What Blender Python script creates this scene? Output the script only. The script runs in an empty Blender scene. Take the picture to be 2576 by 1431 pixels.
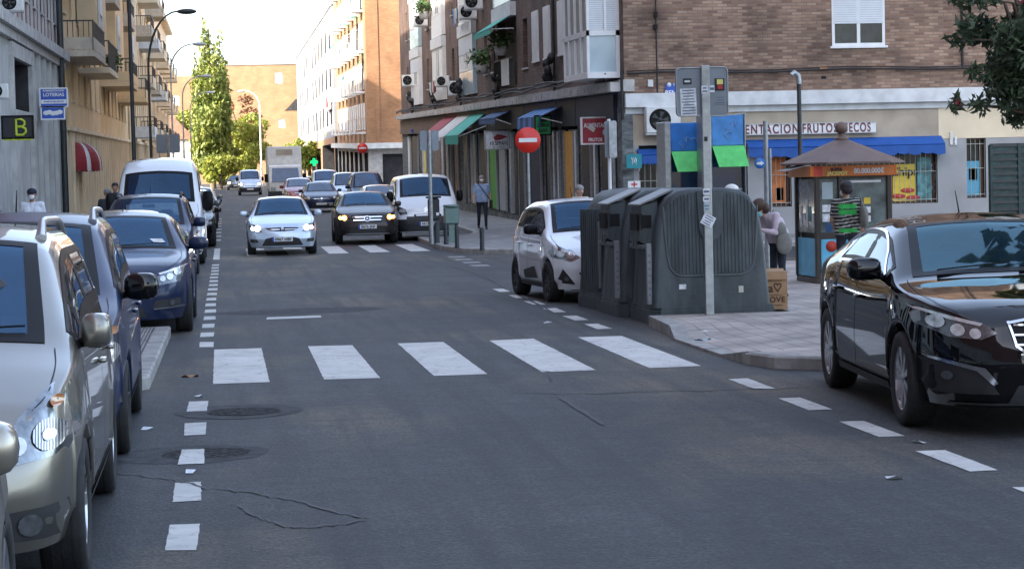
import bpy, bmesh, math, random
from mathutils import Vector, Matrix, geometry
from mathutils.bvhtree import BVHTree
R = math.radians
random.seed(7)
sc = bpy.context.scene
COL = sc.collection
# ------------------------------------------------------------------ camera
FPX, CX, CY, CAMH = 5400.0, 1288.0, 715.5, 1.79
Yc = Vector((565-CX, -(470-CY), -FPX)).normalized()
Uc = Vector((1, .024, 0)).cross(Yc).normalized()
if Uc.y < 0: Uc = -Uc
Xc = Yc.cross(Uc)
RM = Matrix((Xc, Yc, Uc))            # camera -> world
cam_d = bpy.data.cameras.new('camera'); cam = bpy.data.objects.new('camera', cam_d); COL.objects.link(cam)
cam_d.sensor_width = 36; cam_d.lens = FPX/2576*36; cam_d.clip_end = 3000; cam_d.clip_start = .1
cam.matrix_world = Matrix.Translation((0, 0, CAMH)) @ RM.to_4x4()
sc.camera = cam
# ------------------------------------------------------------------ world, sun, exposure
SUN_EL, SUN_AZ = 30.0, 60.0          # azimuth measured from -Y (behind the camera) towards -X (left)
w = bpy.data.worlds.new('World'); sc.world = w; w.use_nodes = True
nt = w.node_tree; bg = nt.nodes['Background']
sky = nt.nodes.new('ShaderNodeTexSky'); sky.sky_type = 'NISHITA'; sky.sun_disc = False
sky.sun_elevation = R(SUN_EL); sky.air_density = .9; sky.dust_density = 3.2; sky.ozone_density = 1.0
sun_dir = Vector((-math.sin(R(SUN_AZ))*math.cos(R(SUN_EL)), -math.cos(R(SUN_AZ))*math.cos(R(SUN_EL)), math.sin(R(SUN_EL))))
sky.sun_rotation = math.atan2(sun_dir.x, sun_dir.y)
hs = nt.nodes.new('ShaderNodeHueSaturation'); hs.inputs['Saturation'].default_value = .80; nt.links.new(sky.outputs[0], hs.inputs['Color']); nt.links.new(hs.outputs[0], bg.inputs[0]); bg.inputs[1].default_value = .15
sl = bpy.data.lights.new('sun', 'SUN'); sl.energy = 2.3; sl.angle = R(.5); sl.color = (1, .90, .76)
so = bpy.data.objects.new('sun', sl); COL.objects.link(so)
so.rotation_euler = sun_dir.to_track_quat('Z', 'Y').to_euler()
sc.view_settings.view_transform = 'Standard'; sc.view_settings.look = 'None'; sc.view_settings.gamma = 1
sc.view_settings.exposure = 2.45
sc.cycles.max_bounces = 8; sc.cycles.diffuse_bounces = 4; sc.cycles.glossy_bounces = 4
# ------------------------------------------------------------------ ground height and pixel helpers
def g(Y): return 0.0 if Y < 45 else (.009*(Y-45)**2/40 if Y < 65 else .009*(Y-55))
def ray(px, py): return RM @ Vector((px-CX, -(py-CY), -FPX))
def at(px, py, Y):
    r = ray(px, py); return r*(Y/r.y)+Vector((0, 0, CAMH))
def gr(px, py, dz=0):
    Y = 20
    for _ in range(40):
        r = ray(px, py); Y = (g(Y)+dz-CAMH)/r.z*r.y
    return at(px, py, Y)
# ------------------------------------------------------------------ materials
MC = {}
def mat(name, col, rough=.6, metal=0, coat=0, var=.12, scale=4, bump=0, bscale=60, emit=0, stretch=None, spec=.5, croll=None):
    if name in MC: return MC[name]
    m = bpy.data.materials.new(name); m.use_nodes = True; n = m.node_tree.nodes; l = m.node_tree.links
    b = n['Principled BSDF']; MC[name] = m
    b.inputs['Roughness'].default_value = rough; b.inputs['Metallic'].default_value = metal
    b.inputs['Coat Weight'].default_value = coat; b.inputs['Coat Roughness'].default_value = .03
    b.inputs['Specular IOR Level'].default_value = spec
    tc = n.new('ShaderNodeTexCoord'); nz = n.new('ShaderNodeTexNoise'); nz.inputs['Scale'].default_value = scale; nz.inputs['Detail'].default_value = 6
    src = tc.outputs['Object']
    if stretch:
        mp = n.new('ShaderNodeMapping'); mp.inputs['Scale'].default_value = stretch; l.new(src, mp.inputs[0]); src = mp.outputs[0]
    l.new(src, nz.inputs['Vector'])
    rp = n.new('ShaderNodeValToRGB'); c = col
    rp.color_ramp.elements[0].position = .3; rp.color_ramp.elements[1].position = .7
    rp.color_ramp.elements[0].color = (c[0]*(1-var), c[1]*(1-var), c[2]*(1-var), 1)
    rp.color_ramp.elements[1].color = (min(1, c[0]*(1+var)), min(1, c[1]*(1+var)), min(1, c[2]*(1+var)), 1)
    l.new(nz.outputs[0], rp.inputs[0]); l.new(rp.outputs[0], b.inputs['Base Color'])
    if bump:
        nb = n.new('ShaderNodeTexNoise'); nb.inputs['Scale'].default_value = bscale; nb.inputs['Detail'].default_value = 4; l.new(src, nb.inputs['Vector'])
        bp = n.new('ShaderNodeBump'); bp.inputs['Strength'].default_value = bump; bp.inputs['Distance'].default_value = .01
        l.new(nb.outputs[0], bp.inputs['Height']); l.new(bp.outputs[0], b.inputs['Normal'])
    if emit:
        b.inputs['Emission Color'].default_value = (col[0], col[1], col[2], 1); b.inputs['Emission Strength'].default_value = emit
    return m
def brick(name, c1, c2, mortar, axis, bw=.25, bh=.07, ms=.012, tint=None, rough=.85, lo=.58, hi=1.3):
    m = bpy.data.materials.new(name); m.use_nodes = True; n = m.node_tree.nodes; l = m.node_tree.links
    b = n['Principled BSDF']; b.inputs['Roughness'].default_value = rough
    ge = n.new('ShaderNodeNewGeometry'); sp = n.new('ShaderNodeSeparateXYZ'); cb = n.new('ShaderNodeCombineXYZ')
    l.new(ge.outputs['Position'], sp.inputs[0]); l.new(sp.outputs[axis], cb.inputs[0]); l.new(sp.outputs['Z'], cb.inputs[1])
    br = n.new('ShaderNodeTexBrick'); br.inputs['Scale'].default_value = 1
    br.inputs['Brick Width'].default_value = bw; br.inputs['Row Height'].default_value = bh; br.inputs['Mortar Size'].default_value = ms
    br.inputs['Mortar Smooth'].default_value = .3; br.inputs['Bias'].default_value = -.1
    br.inputs['Color1'].default_value = (*c1, 1); br.inputs['Color2'].default_value = (*c2, 1); br.inputs['Mortar'].default_value = (*mortar, 1)
    l.new(cb.outputs[0], br.inputs['Vector'])
    nz = n.new('ShaderNodeTexNoise'); nz.inputs['Scale'].default_value = .9; nz.inputs['Detail'].default_value = 8; l.new(ge.outputs['Position'], nz.inputs['Vector'])
    mr = n.new('ShaderNodeMapRange'); mr.inputs['From Min'].default_value = .3; mr.inputs['From Max'].default_value = .7
    mr.inputs['To Min'].default_value = lo; mr.inputs['To Max'].default_value = hi; l.new(nz.outputs[0], mr.inputs[0])
    mx = n.new('ShaderNodeMix'); mx.data_type = 'RGBA'; mx.blend_type = 'MULTIPLY'; mx.inputs[0].default_value = 1
    l.new(br.outputs[0], mx.inputs[6]); l.new(mr.outputs[0], mx.inputs[7]); l.new(mx.outputs[2], b.inputs['Base Color'])
    bp = n.new('ShaderNodeBump'); bp.inputs['Strength'].default_value = .6; bp.inputs['Distance'].default_value = .012; bp.invert = True
    l.new(br.outputs[1], bp.inputs['Height']); l.new(bp.outputs[0], b.inputs['Normal'])
    MC[name] = m
    return m
def asphalt():
    m = bpy.data.materials.new('asphalt'); m.use_nodes = True; n = m.node_tree.nodes; l = m.node_tree.links
    b = n['Principled BSDF']; ge = n.new('ShaderNodeNewGeometry'); P = ge.outputs['Position']
    def noise(s, d=6, st=None, r=.6):
        z = n.new('ShaderNodeTexNoise'); z.inputs['Scale'].default_value = s; z.inputs['Detail'].default_value = d; z.inputs['Roughness'].default_value = r
        if st:
            mp = n.new('ShaderNodeMapping'); mp.inputs['Scale'].default_value = st; l.new(P, mp.inputs[0]); l.new(mp.outputs[0], z.inputs['Vector'])
        else: l.new(P, z.inputs['Vector'])
        return z.outputs[0]
    def ramp(src, a, bb, ca, cbb):
        r = n.new('ShaderNodeValToRGB'); e = r.color_ramp.elements; e[0].position = a; e[1].position = bb; e[0].color = (*ca, 1); e[1].color = (*cbb, 1)
        l.new(src, r.inputs[0]); return r.outputs[0]
    def mix(f, a, bb, bl='MIX'):
        x = n.new('ShaderNodeMix'); x.data_type = 'RGBA'; x.blend_type = bl
        if isinstance(f, float): x.inputs[0].default_value = f
        else: l.new(f, x.inputs[0])
        l.new(a, x.inputs[6])
        if isinstance(bb, tuple): x.inputs[7].default_value = (*bb, 1)
        else: l.new(bb, x.inputs[7])
        return x.outputs[2]
    base = ramp(noise(.5, 8), .3, .7, (.033, .035, .038), (.060, .061, .064))
    # worn brownish patches further up the road
    pm = ramp(noise(.35, 3, (1, .5, 1)), .50, .66, (0, 0, 0), (1, 1, 1))
    base = mix(pm, base, (.110, .090, .066))
    # long darker repair bands and tyre streaks
    base = mix(ramp(noise(1.6, 3, (2.2, .10, 1)), .46, .66, (0, 0, 0), (.8, .8, .8)), base, (.028, .029, .033))
    base = mix(ramp(noise(3, 5, (.25, 2.5, 1)), .56, .70, (0, 0, 0), (.7, .7, .7)), base, (.029, .031, .036))
    base = mix(.8, base, ramp(noise(5.5, 5, None, .75), .3, .7, (.74, .74, .75), (1.3, 1.29, 1.26)), 'MULTIPLY')
    # fine aggregate
    vo = n.new('ShaderNodeTexVoronoi'); vo.inputs['Scale'].default_value = 60; l.new(P, vo.inputs['Vector'])
    sp = ramp(vo.outputs['Color'], .2, .95, (.55, .55, .55), (1.55, 1.55, 1.55))
    base = mix(.75, base, sp, 'MULTIPLY')
    fn = noise(35, 4, None, .8)
    base = mix(.8, base, ramp(fn, .35, .68, (.58, .58, .59), (1.6, 1.58, 1.54)), 'MULTIPLY')
    # sealed streak running diagonally through the foreground
    a, c = gr(1290, 1010), gr(1960, 1431); d = (c-a); d.z = 0; ln = d.length; d.normalize()
    def dot(vx, vy, k):
        x = n.new('ShaderNodeVectorMath'); x.operation = 'DOT_PRODUCT'; l.new(P, x.inputs[0]); x.inputs[1].default_value = (vx, vy, 0)
        y = n.new('ShaderNodeMath'); y.operation = 'ADD'; l.new(x.outputs['Value'], y.inputs[0]); y.inputs[1].default_value = k; return y.outputs[0]
    q = dot(-d.y, d.x, d.y*a.x-d.x*a.y); ab = n.new('ShaderNodeMath'); ab.operation = 'ABSOLUTE'; l.new(q, ab.inputs[0])
    wv = n.new('ShaderNodeMath'); wv.operation = 'MULTIPLY_ADD'; l.new(noise(2.5, 4), wv.inputs[0]); wv.inputs[1].default_value = .22; l.new(ab.outputs[0], wv.inputs[2])
    band = ramp(wv.outputs[0], .06, .26, (.5, .5, .5), (0, 0, 0))
    t = dot(d.x, d.y, -d.x*a.x-d.y*a.y); tr = ramp(t, 0, .05, (0, 0, 0), (1, 1, 1))
    mm = n.new('ShaderNodeMath'); mm.operation = 'MULTIPLY'; l.new(band, mm.inputs[0]); l.new(tr, mm.inputs[1])
    base = mix(mm.outputs[0], base, (.034, .036, .042))
    l.new(base, b.inputs['Base Color'])
    b.inputs['Roughness'].default_value = .72; b.inputs['Specular IOR Level'].default_value = .45
    bp = n.new('ShaderNodeBump'); bp.inputs['Strength'].default_value = .5; bp.inputs['Distance'].default_value = .006
    l.new(vo.outputs['Distance'], bp.inputs['Height']); l.new(bp.outputs[0], b.inputs['Normal'])
    b2 = n.new('ShaderNodeBump'); b2.inputs['Strength'].default_value = .25; b2.inputs['Distance'].default_value = .05
    l.new(noise(1.2, 3), b2.inputs['Height']); l.new(b2.outputs[0], bp.inputs['Normal'])
    MC['asphalt'] = m
    return m
def paving(name, col, joint, sx=.2, sy=.2, ribs=False):
    m = bpy.data.materials.new(name); m.use_nodes = True; n = m.node_tree.nodes; l = m.node_tree.links
    b = n['Principled BSDF']; b.inputs['Roughness'].default_value = .8
    ge = n.new('ShaderNodeNewGeometry'); br = n.new('ShaderNodeTexBrick'); br.offset = 0; br.inputs['Scale'].default_value = 1
    br.inputs['Brick Width'].default_value = sx; br.inputs['Row Height'].default_value = sy; br.inputs['Mortar Size'].default_value = .006
    br.inputs['Color1'].default_value = (*[c*.88 for c in col], 1); br.inputs['Color2'].default_value = (*[c*1.12 for c in col], 1); br.inputs['Mortar'].default_value = (*joint, 1)
    l.new(ge.outputs['Position'], br.inputs['Vector'])
    nz = n.new('ShaderNodeTexNoise'); nz.inputs['Scale'].default_value = 1.6; nz.inputs['Detail'].default_value = 8; l.new(ge.outputs['Position'], nz.inputs['Vector'])
    rp = n.new('ShaderNodeValToRGB'); rp.color_ramp.elements[0].position = .3; rp.color_ramp.elements[1].position = .72
    rp.color_ramp.elements[0].color = (.66, .66, .68, 1); rp.color_ramp.elements[1].color = (1.25, 1.22, 1.18, 1); l.new(nz.outputs[0], rp.inputs[0])
    mx = n.new('ShaderNodeMix'); mx.data_type = 'RGBA'; mx.blend_type = 'MULTIPLY'; mx.inputs[0].default_value = 1
    l.new(br.outputs[0], mx.inputs[6]); l.new(rp.outputs[0], mx.inputs[7]); l.new(mx.outputs[2], b.inputs['Base Color'])
    bp = n.new('ShaderNodeBump'); bp.inputs['Strength'].default_value = .4; bp.inputs['Distance'].default_value = .006
    l.new(br.outputs[1], bp.inputs['Height']); bp.invert = True; l.new(bp.outputs[0], b.inputs['Normal'])
    if ribs:
        wv = n.new('ShaderNodeTexWave'); wv.bands_direction = 'X'; wv.inputs['Scale'].default_value = 8; l.new(ge.outputs['Position'], wv.inputs['Vector'])
        b2 = n.new('ShaderNodeBump'); b2.inputs['Strength'].default_value = 1; b2.inputs['Distance'].default_value = .02
        l.new(wv.outputs[1], b2.inputs['Height']); l.new(bp.outputs[0], b2.inputs['Normal']); l.new(b2.outputs[0], b.inputs['Normal'])
    MC[name] = m
    return m
def worn_paint():
    m = bpy.data.materials.new('road_paint'); m.use_nodes = True; n = m.node_tree.nodes; l = m.node_tree.links
    b = n['Principled BSDF']; b.inputs['Roughness'].default_value = .7
    ge = n.new('ShaderNodeNewGeometry')
    def nz(s, a, c, ca, cb, d=8):
        z = n.new('ShaderNodeTexNoise'); z.inputs['Scale'].default_value = s; z.inputs['Detail'].default_value = d; z.inputs['Roughness'].default_value = .7; l.new(ge.outputs['Position'], z.inputs['Vector'])
        r = n.new('ShaderNodeValToRGB'); r.color_ramp.elements[0].position = a; r.color_ramp.elements[1].position = c
        r.color_ramp.elements[0].color = (*ca, 1); r.color_ramp.elements[1].color = (*cb, 1); l.new(z.outputs[0], r.inputs[0]); return r.outputs[0]
    x = n.new('ShaderNodeMix'); x.data_type = 'RGBA'; x.blend_type = 'MIX'
    l.new(nz(7, .56, .66, (0, 0, 0), (.9, .9, .9)), x.inputs[0])
    l.new(nz(3, .3, .7, (.58, .57, .54), (.74, .72, .67)), x.inputs[6]); x.inputs[7].default_value = (.40, .39, .37, 1)
    vo = n.new('ShaderNodeTexVoronoi'); vo.feature = 'DISTANCE_TO_EDGE'; vo.inputs['Scale'].default_value = 2.3; wn = n.new('ShaderNodeTexNoise'); wn.inputs['Scale'].default_value = 5; l.new(ge.outputs['Position'], wn.inputs['Vector'])
    ad = n.new('ShaderNodeVectorMath'); ad.operation = 'MULTIPLY_ADD'; l.new(wn.outputs['Color'], ad.inputs[0]); ad.inputs[1].default_value = (.25, .25, .25); l.new(ge.outputs['Position'], ad.inputs[2]); l.new(ad.outputs[0], vo.inputs['Vector'])
    r = n.new('ShaderNodeValToRGB'); r.color_ramp.elements[0].position = .0; r.color_ramp.elements[1].position = .03; r.color_ramp.elements[0].color = (.74, .74, .74, 1); r.color_ramp.elements[1].color = (1, 1, 1, 1); l.new(vo.outputs[0], r.inputs[0])
    y = n.new('ShaderNodeMix'); y.data_type = 'RGBA'; y.blend_type = 'MULTIPLY'; y.inputs[0].default_value = 1; l.new(x.outputs[2], y.inputs[6]); l.new(r.outputs[0], y.inputs[7])
    z2 = n.new('ShaderNodeMix'); z2.data_type = 'RGBA'; z2.blend_type = 'MULTIPLY'; z2.inputs[0].default_value = 1; l.new(y.outputs[2], z2.inputs[6]); l.new(nz(1.1, .3, .7, (.78, .78, .78), (1, 1, 1), 3), z2.inputs[7])
    l.new(z2.outputs[2], b.inputs['Base Color']); MC['road_paint'] = m
    return m
asphalt(); worn_paint()
def tint(c, f): return tuple(min(1, v*f) for v in c)
# ------------------------------------------------------------------ mesh builder
class MB:
    def __init__(s): s.v = []; s.f = []; s.mi = []; s.sm = []
    def add(s, vs, fs, mi=0, sm=False):
        o = len(s.v); s.v += [tuple(p) for p in vs]
        for f in fs: s.f.append([i+o for i in f]); s.mi.append(mi); s.sm.append(sm)
    def box(s, x0, x1, y0, y1, z0, z1, mi=0, M=None, bev=0):
        if x0 > x1: x0, x1 = x1, x0
        if y0 > y1: y0, y1 = y1, y0
        if z0 > z1: z0, z1 = z1, z0
        if bev:
            b = min(bev, (x1-x0)*.45, (y1-y0)*.45, (z1-z0)*.45); vs = []
            for ax in range(3):
                for sx in (0, 1):
                    for sy in (0, 1):
                        for sz in (0, 1):
                            q = [x1 if sx else x0, y1 if sy else y0, z1 if sz else z0]
                            for k, sg in enumerate((sx, sy, sz)):
                                if k != ax: q[k] += -b if sg else b
                            vs.append(q)
            I = lambda ax, sx, sy, sz: ax*8+sx*4+sy*2+sz
            fs = []
            for sg in (0, 1):
                fs.append([I(0, sg, 0, 0), I(0, sg, 1, 0), I(0, sg, 1, 1), I(0, sg, 0, 1)])
                fs.append([I(1, 0, sg, 0), I(1, 1, sg, 0), I(1, 1, sg, 1), I(1, 0, sg, 1)])
                fs.append([I(2, 0, 0, sg), I(2, 1, 0, sg), I(2, 1, 1, sg), I(2, 0, 1, sg)])
            for a in (0, 1):
                for c in (0, 1):
                    fs.append([I(0, a, c, 0), I(0, a, c, 1), I(1, a, c, 1), I(1, a, c, 0)])
                    fs.append([I(0, a, 0, c), I(0, a, 1, c), I(2, a, 1, c), I(2, a, 0, c)])
                    fs.append([I(1, 0, a, c), I(1, 1, a, c), I(2, 1, a, c), I(2, 0, a, c)])
                    for e in (0, 1): fs.append([I(0, a, c, e), I(1, a, c, e), I(2, a, c, e)])
        else:
            vs = [(x0, y0, z0), (x1, y0, z0), (x1, y1, z0), (x0, y1, z0), (x0, y0, z1), (x1, y0, z1), (x1, y1, z1), (x0, y1, z1)]
            fs = [[0, 3, 2, 1], [4, 5, 6, 7], [0, 1, 5, 4], [1, 2, 6, 5], [2, 3, 7, 6], [3, 0, 4, 7]]
        if M: vs = [M @ Vector(p) for p in vs]
        s.add(vs, fs, mi)
    def tube(s, pts, r, n=10, mi=0, caps=True):
        pts = [Vector(p) for p in pts]; rs = r if isinstance(r, (list, tuple)) else [r]*len(pts); rings = []; up = None
        for i, p in enumerate(pts):
            t = (pts[min(i+1, len(pts)-1)]-pts[max(i-1, 0)]).normalized()
            if up is None: up = Vector((0, 0, 1)) if abs(t.z) < .9 else Vector((1, 0, 0))
            a = t.cross(up).normalized(); b = a.cross(t).normalized(); up = b
            rings.append([p+(a*math.cos(2*math.pi*k/n)+b*math.sin(2*math.pi*k/n))*rs[i] for k in range(n)])
        vs = [q for rg in rings for q in rg]; fs = []
        for i in range(len(pts)-1):
            for k in range(n): fs.append([i*n+k, i*n+(k+1) % n, (i+1)*n+(k+1) % n, (i+1)*n+k])
        s.add(vs, fs, mi, True)
        if caps:
            s.add(rings[0], [list(range(n))[::-1]], mi); s.add(rings[-1], [list(range(n))], mi)
    def lathe(s, prof, n=24, mi=0, M=None, axis='z'):
        vs = []
        for (r, z) in prof:
            for k in range(n):
                a = 2*math.pi*k/n; p = (r*math.cos(a), r*math.sin(a), z)
                if axis == 'x': p = (z, r*math.cos(a), r*math.sin(a))
                if axis == 'y': p = (r*math.cos(a), z, r*math.sin(a))
                vs.append(M @ Vector(p) if M else p)
        fs = [[i*n+k, i*n+(k+1) % n, (i+1)*n+(k+1) % n, (i+1)*n+k] for i in range(len(prof)-1) for k in range(n)]
        s.add(vs, fs, mi, True)
    def ell(s, c, r, n=12, mi=0, e=1.0, M=None):
        def sg(v, p): return math.copysign(abs(v)**p, v)
        vs = []; m = n*2
        for i in range(n+1):
            ph = -math.pi/2+math.pi*i/n
            for k in range(m):
                th = 2*math.pi*k/m
                p = Vector((c[0]+r[0]*sg(math.cos(ph), e)*sg(math.cos(th), e), c[1]+r[1]*sg(math.cos(ph), e)*sg(math.sin(th), e), c[2]+r[2]*sg(math.sin(ph), e)))
                vs.append(M @ p if M else p)
        fs = [[i*m+k, i*m+(k+1) % m, (i+1)*m+(k+1) % m, (i+1)*m+k] for i in range(n) for k in range(m)]
        s.add(vs, fs, mi, True)
    def prism(s, poly, fr, d0, d1, mi=0):
        """polygon in (a,b) mapped by fr(a,b,d); extruded from d0 to d1"""
        n = len(poly); vs = [fr(a, b, d0) for a, b in poly]+[fr(a, b, d1) for a, b in poly]
        fs = [list(range(n))[::-1], [n+i for i in range(n)]]+[[i, (i+1) % n, n+(i+1) % n, n+i] for i in range(n)]
        s.add(vs, fs, mi)
    def quad(s, a, b, c, d, mi=0): s.add([a, b, c, d], [[0, 1, 2, 3]], mi)
    def build(s, name, mats, parent=None, loc=None, fix=True):
        me = bpy.data.meshes.new(name); me.from_pydata(s.v, [], s.f)
        for m in (mats if isinstance(mats, (list, tuple)) else [mats]): me.materials.append(MC[m] if isinstance(m, str) else m)
        me.polygons.foreach_set('material_index', s.mi); me.polygons.foreach_set('use_smooth', s.sm)
        if fix:
            bm = bmesh.new(); bm.from_mesh(me); bmesh.ops.recalc_face_normals(bm, faces=bm.faces); bm.to_mesh(me); bm.free()
        me.update(); o = bpy.data.objects.new(name, me); COL.objects.link(o)
        if parent: o.parent = parent
        if loc: o.location = loc
        return o
def tag(o, label=None, cat=None, group=None, kind=None):
    if label: o['label'] = label
    if cat: o['category'] = cat
    if group: o['group'] = group
    if kind: o['kind'] = kind
    return o
def thing(name, label, cat, loc=(0, 0, 0), rz=0, group=None):
    o = bpy.data.objects.new(name, None); COL.objects.link(o); o.location = loc; o.rotation_euler = (0, 0, rz); o.empty_display_size = .2
    return tag(o, label, cat, group)
def kids(o): return [c for c in bpy.data.objects if c.parent == o]
def copy_tree(o, parent=None, km=None):
    if km is None:
        km = {}
        for c in bpy.data.objects:
            if c.parent: km.setdefault(c.parent.name, []).append(c)
    c = o.copy(); COL.objects.link(c); c.parent = parent
    for ch in km.get(o.name, []): copy_tree(ch, c, km)
    return c
def dup(o, label, loc=None, rz=None):
    c = copy_tree(o); c['label'] = label
    if loc is not None: c.location = loc
    if rz is not None: c.rotation_euler[2] = rz
    return c
FONT = bpy.data.fonts.load('<builtin>') if False else None
def text(s, size, loc, rot, m, parent=None, ext=.004, bold=0, name='lettering', xs=1, sp=1, width=None):
    cu = bpy.data.curves.new(name, 'FONT'); cu.body = s; cu.size = size; cu.align_x = 'CENTER'; cu.align_y = 'CENTER'; cu.extrude = ext; cu.offset = bold
    cu.space_character = sp
    cu.materials.append(MC[m]); o = bpy.data.objects.new(name, cu); COL.objects.link(o)
    o.location = loc; o.rotation_euler = rot; o.scale = (xs, 1, 1)
    if width: bpy.context.view_layer.update(); o.scale.x = width/max(.01, o.dimensions.x)
    if parent: o.parent = parent
    return o
FRONT = (math.pi/2, 0, 0)        # lettering that faces the camera (-Y)
# ------------------------------------------------------------------ materials used
mat('white_wall', (.72, .72, .70), .8, var=.1, scale=1)
mat('tyre', (.018, .018, .019), .75, var=.3, scale=20, bump=.3)
mat('rim', (.55, .56, .58), .3, .9, var=.1)
mat('dark_rim', (.06, .06, .065), .35, .7)
mat('glass', (.008, .040, .11), .04, 0, 0, var=.5, scale=2, spec=.9)  # blue of the reflected sky is put into the base colour
mat('glass_teal_refl', (.01, .11, .14), .04, 0, 0, var=.6, scale=3, spec=1)  # turquoise reflection painted into the base colour
def pane(name, tintc, refl, ior=1.6, refl_film=.5):
    m = bpy.data.materials.new(name); m.use_nodes = True; n = m.node_tree.nodes; l = m.node_tree.links; n.remove(n['Principled BSDF'])
    t_ = n.new('ShaderNodeBsdfTransparent'); t_.inputs[0].default_value = (*tintc, 1); gl = n.new('ShaderNodeBsdfGlossy'); gl.inputs['Color'].default_value = (*refl, 1); gl.inputs['Roughness'].default_value = .025
    df = n.new('ShaderNodeBsdfDiffuse'); df.inputs[0].default_value = (refl[0]*.05, refl[1]*.09, refl[2]*.16, 1); tc = n.new('ShaderNodeTexCoord'); nz = n.new('ShaderNodeTexNoise'); nz.inputs['Scale'].default_value = 2.2; nz.inputs['Detail'].default_value = 6; l.new(tc.outputs['Object'], nz.inputs['Vector'])  # uneven bluish diffuse film imitates sky reflected in the pane
    mr = n.new('ShaderNodeMapRange'); mr.inputs['To Max'].default_value = refl_film; l.new(nz.outputs[0], mr.inputs[0]); a = n.new('ShaderNodeMixShader'); l.new(mr.outputs[0], a.inputs[0]); l.new(t_.outputs[0], a.inputs[1]); l.new(df.outputs[0], a.inputs[2])
    fr = n.new('ShaderNodeFresnel'); fr.inputs[0].default_value = ior; x = n.new('ShaderNodeMixShader'); l.new(fr.outputs[0], x.inputs[0]); l.new(a.outputs[0], x.inputs[1]); l.new(gl.outputs[0], x.inputs[2]); l.new(x.outputs[0], n['Material Output'].inputs[0]); MC[name] = m
pane('pane_clear', (.50, .62, .66), (.45, .72, 1.0)); pane('pane_teal_refl', (.45, .62, .62), (.60, .92, .98)); pane('pane_side', (.30, .33, .34), (.85, .92, 1.0), 1.7, .25)  # blue and turquoise sky reflection coloured into gloss and film
mat('side_glass', (.01, .013, .016), .05, 0, 1, var=.4, scale=2, spec=.8)
mat('trim_black', (.006, .006, .007), .4, var=.3, spec=.15)
mat('plastic_dark', (.025, .025, .027), .6, var=.25, scale=8)
mat('chrome', (.75, .76, .78), .12, 1, var=.05)
mat('lamp_lens', (.26, .28, .29), .18, .85, 1, var=.35, scale=25)
mat('bulb_bright', (.75, .77, .78), .22, .6, 1, var=.2, scale=30)
mat('lamp_amber', (.45, .16, .04), .3, 0, 1)
mat('lamp_red', (.5, .015, .015), .25, 0, 1)
mat('lamp_on', (1, .93, .78), .3, emit=14)
mat('lamp_on_soft', (1, .9, .7), .3, emit=3)
mat('amber_on', (1, .30, .03), .3, emit=7)
mat('plate', (.75, .76, .76), .4, var=.04)
mat('plate_blue', (.02, .08, .4), .4)
mat('ink', (.015, .015, .018), .6)
mat('interior', (.05, .05, .055), .8)
mat('paint_silver', (.26, .245, .21), .32, .85, 1, var=.03, scale=1)
mat('paint_navy', (.004, .015, .062), .36, .1, .4, var=.05, scale=1)
mat('paint_ink_blue', (.004, .014, .055), .36, .2, .4, var=.05, scale=1)
mat('paint_black', (.004, .004, .005), .3, .0, 1, var=.05, scale=1, spec=0)
mat('paint_ice', (.52, .60, .70), .3, .45, 1, var=.03, scale=1)
mat('paint_brown', (.035, .026, .022), .38, .4, .4, var=.04, scale=1)
mat('paint_white', (.74, .76, .78), .3, 0, 1, var=.02, scale=1)
mat('paint_red', (.25, .02, .025), .3, .2, 1, var=.03)
mat('paint_grey', (.16, .165, .17), .3, .6, 1, var=.03)
mat('concrete', (.30, .30, .29), .85, var=.25, scale=3, bump=.3)
mat('kerb_stone', (.33, .32, .30), .85, var=.3, scale=5, bump=.5, bscale=30)
mat('steel_galv', (.36, .38, .39), .42, .7, var=.2, scale=12)
mat('pole_dark', (.045, .05, .05), .5, .3, var=.2)
mat('tar', (.018, .019, .022), .6, var=.3)

def flute():
    m = bpy.data.materials.new('lamp_flute'); m.use_nodes = True; n = m.node_tree.nodes; l = m.node_tree.links; b = n['Principled BSDF']; b.inputs['Metallic'].default_value = .6; b.inputs['Roughness'].default_value = .2
    tc = n.new('ShaderNodeTexCoord'); wv = n.new('ShaderNodeTexWave'); wv.bands_direction = 'X'; wv.inputs['Scale'].default_value = 28; wv.inputs['Distortion'].default_value = 1; l.new(tc.outputs['Object'], wv.inputs['Vector'])
    r = n.new('ShaderNodeValToRGB'); r.color_ramp.elements[0].color = (.10, .10, .11, 1); r.color_ramp.elements[1].color = (.75, .76, .76, 1); l.new(wv.outputs[0], r.inputs[0]); l.new(r.outputs[0], b.inputs['Base Color']); MC['lamp_flute'] = m
flute()
# ================================================================== GROUND, ROAD, PAVEMENTS
def sheet(name, poly, dz, m, kind='structure', step=2.0, thick=0):
    """polygon in X,Y draped over the ground at height dz; optional kerb face down to the road"""
    pts = []
    n = len(poly)
    for i in range(n):
        a, b = Vector(poly[i]), Vector(poly[(i+1) % n]); k = max(1, int((b-a).length/step))
        for j in range(k): pts.append(a+(b-a)*(j/k))
    xs = [p.x for p in pts]; ys = [p.y for p in pts]; m0 = len(pts); ins = list(pts)
    y = min(ys)+step
    verts, edges, faces, *_ = geometry.delaunay_2d_cdt(ins, [], [list(range(m0))], 1, 1e-5)
    mb = MB(); mb.add([(v.x, v.y, g(v.y)+dz) for v in verts], [list(f) for f in faces])
    if thick:
        for i in range(m0):
            a, b = pts[i], pts[(i+1) % m0]
            mb.quad((a.x, a.y, g(a.y)+dz), (b.x, b.y, g(b.y)+dz), (b.x, b.y, g(b.y)-.05), (a.x, a.y, g(a.y)-.05))
    o = mb.build(name, m, fix=False)
    if kind: o['kind'] = kind
    return o
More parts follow.
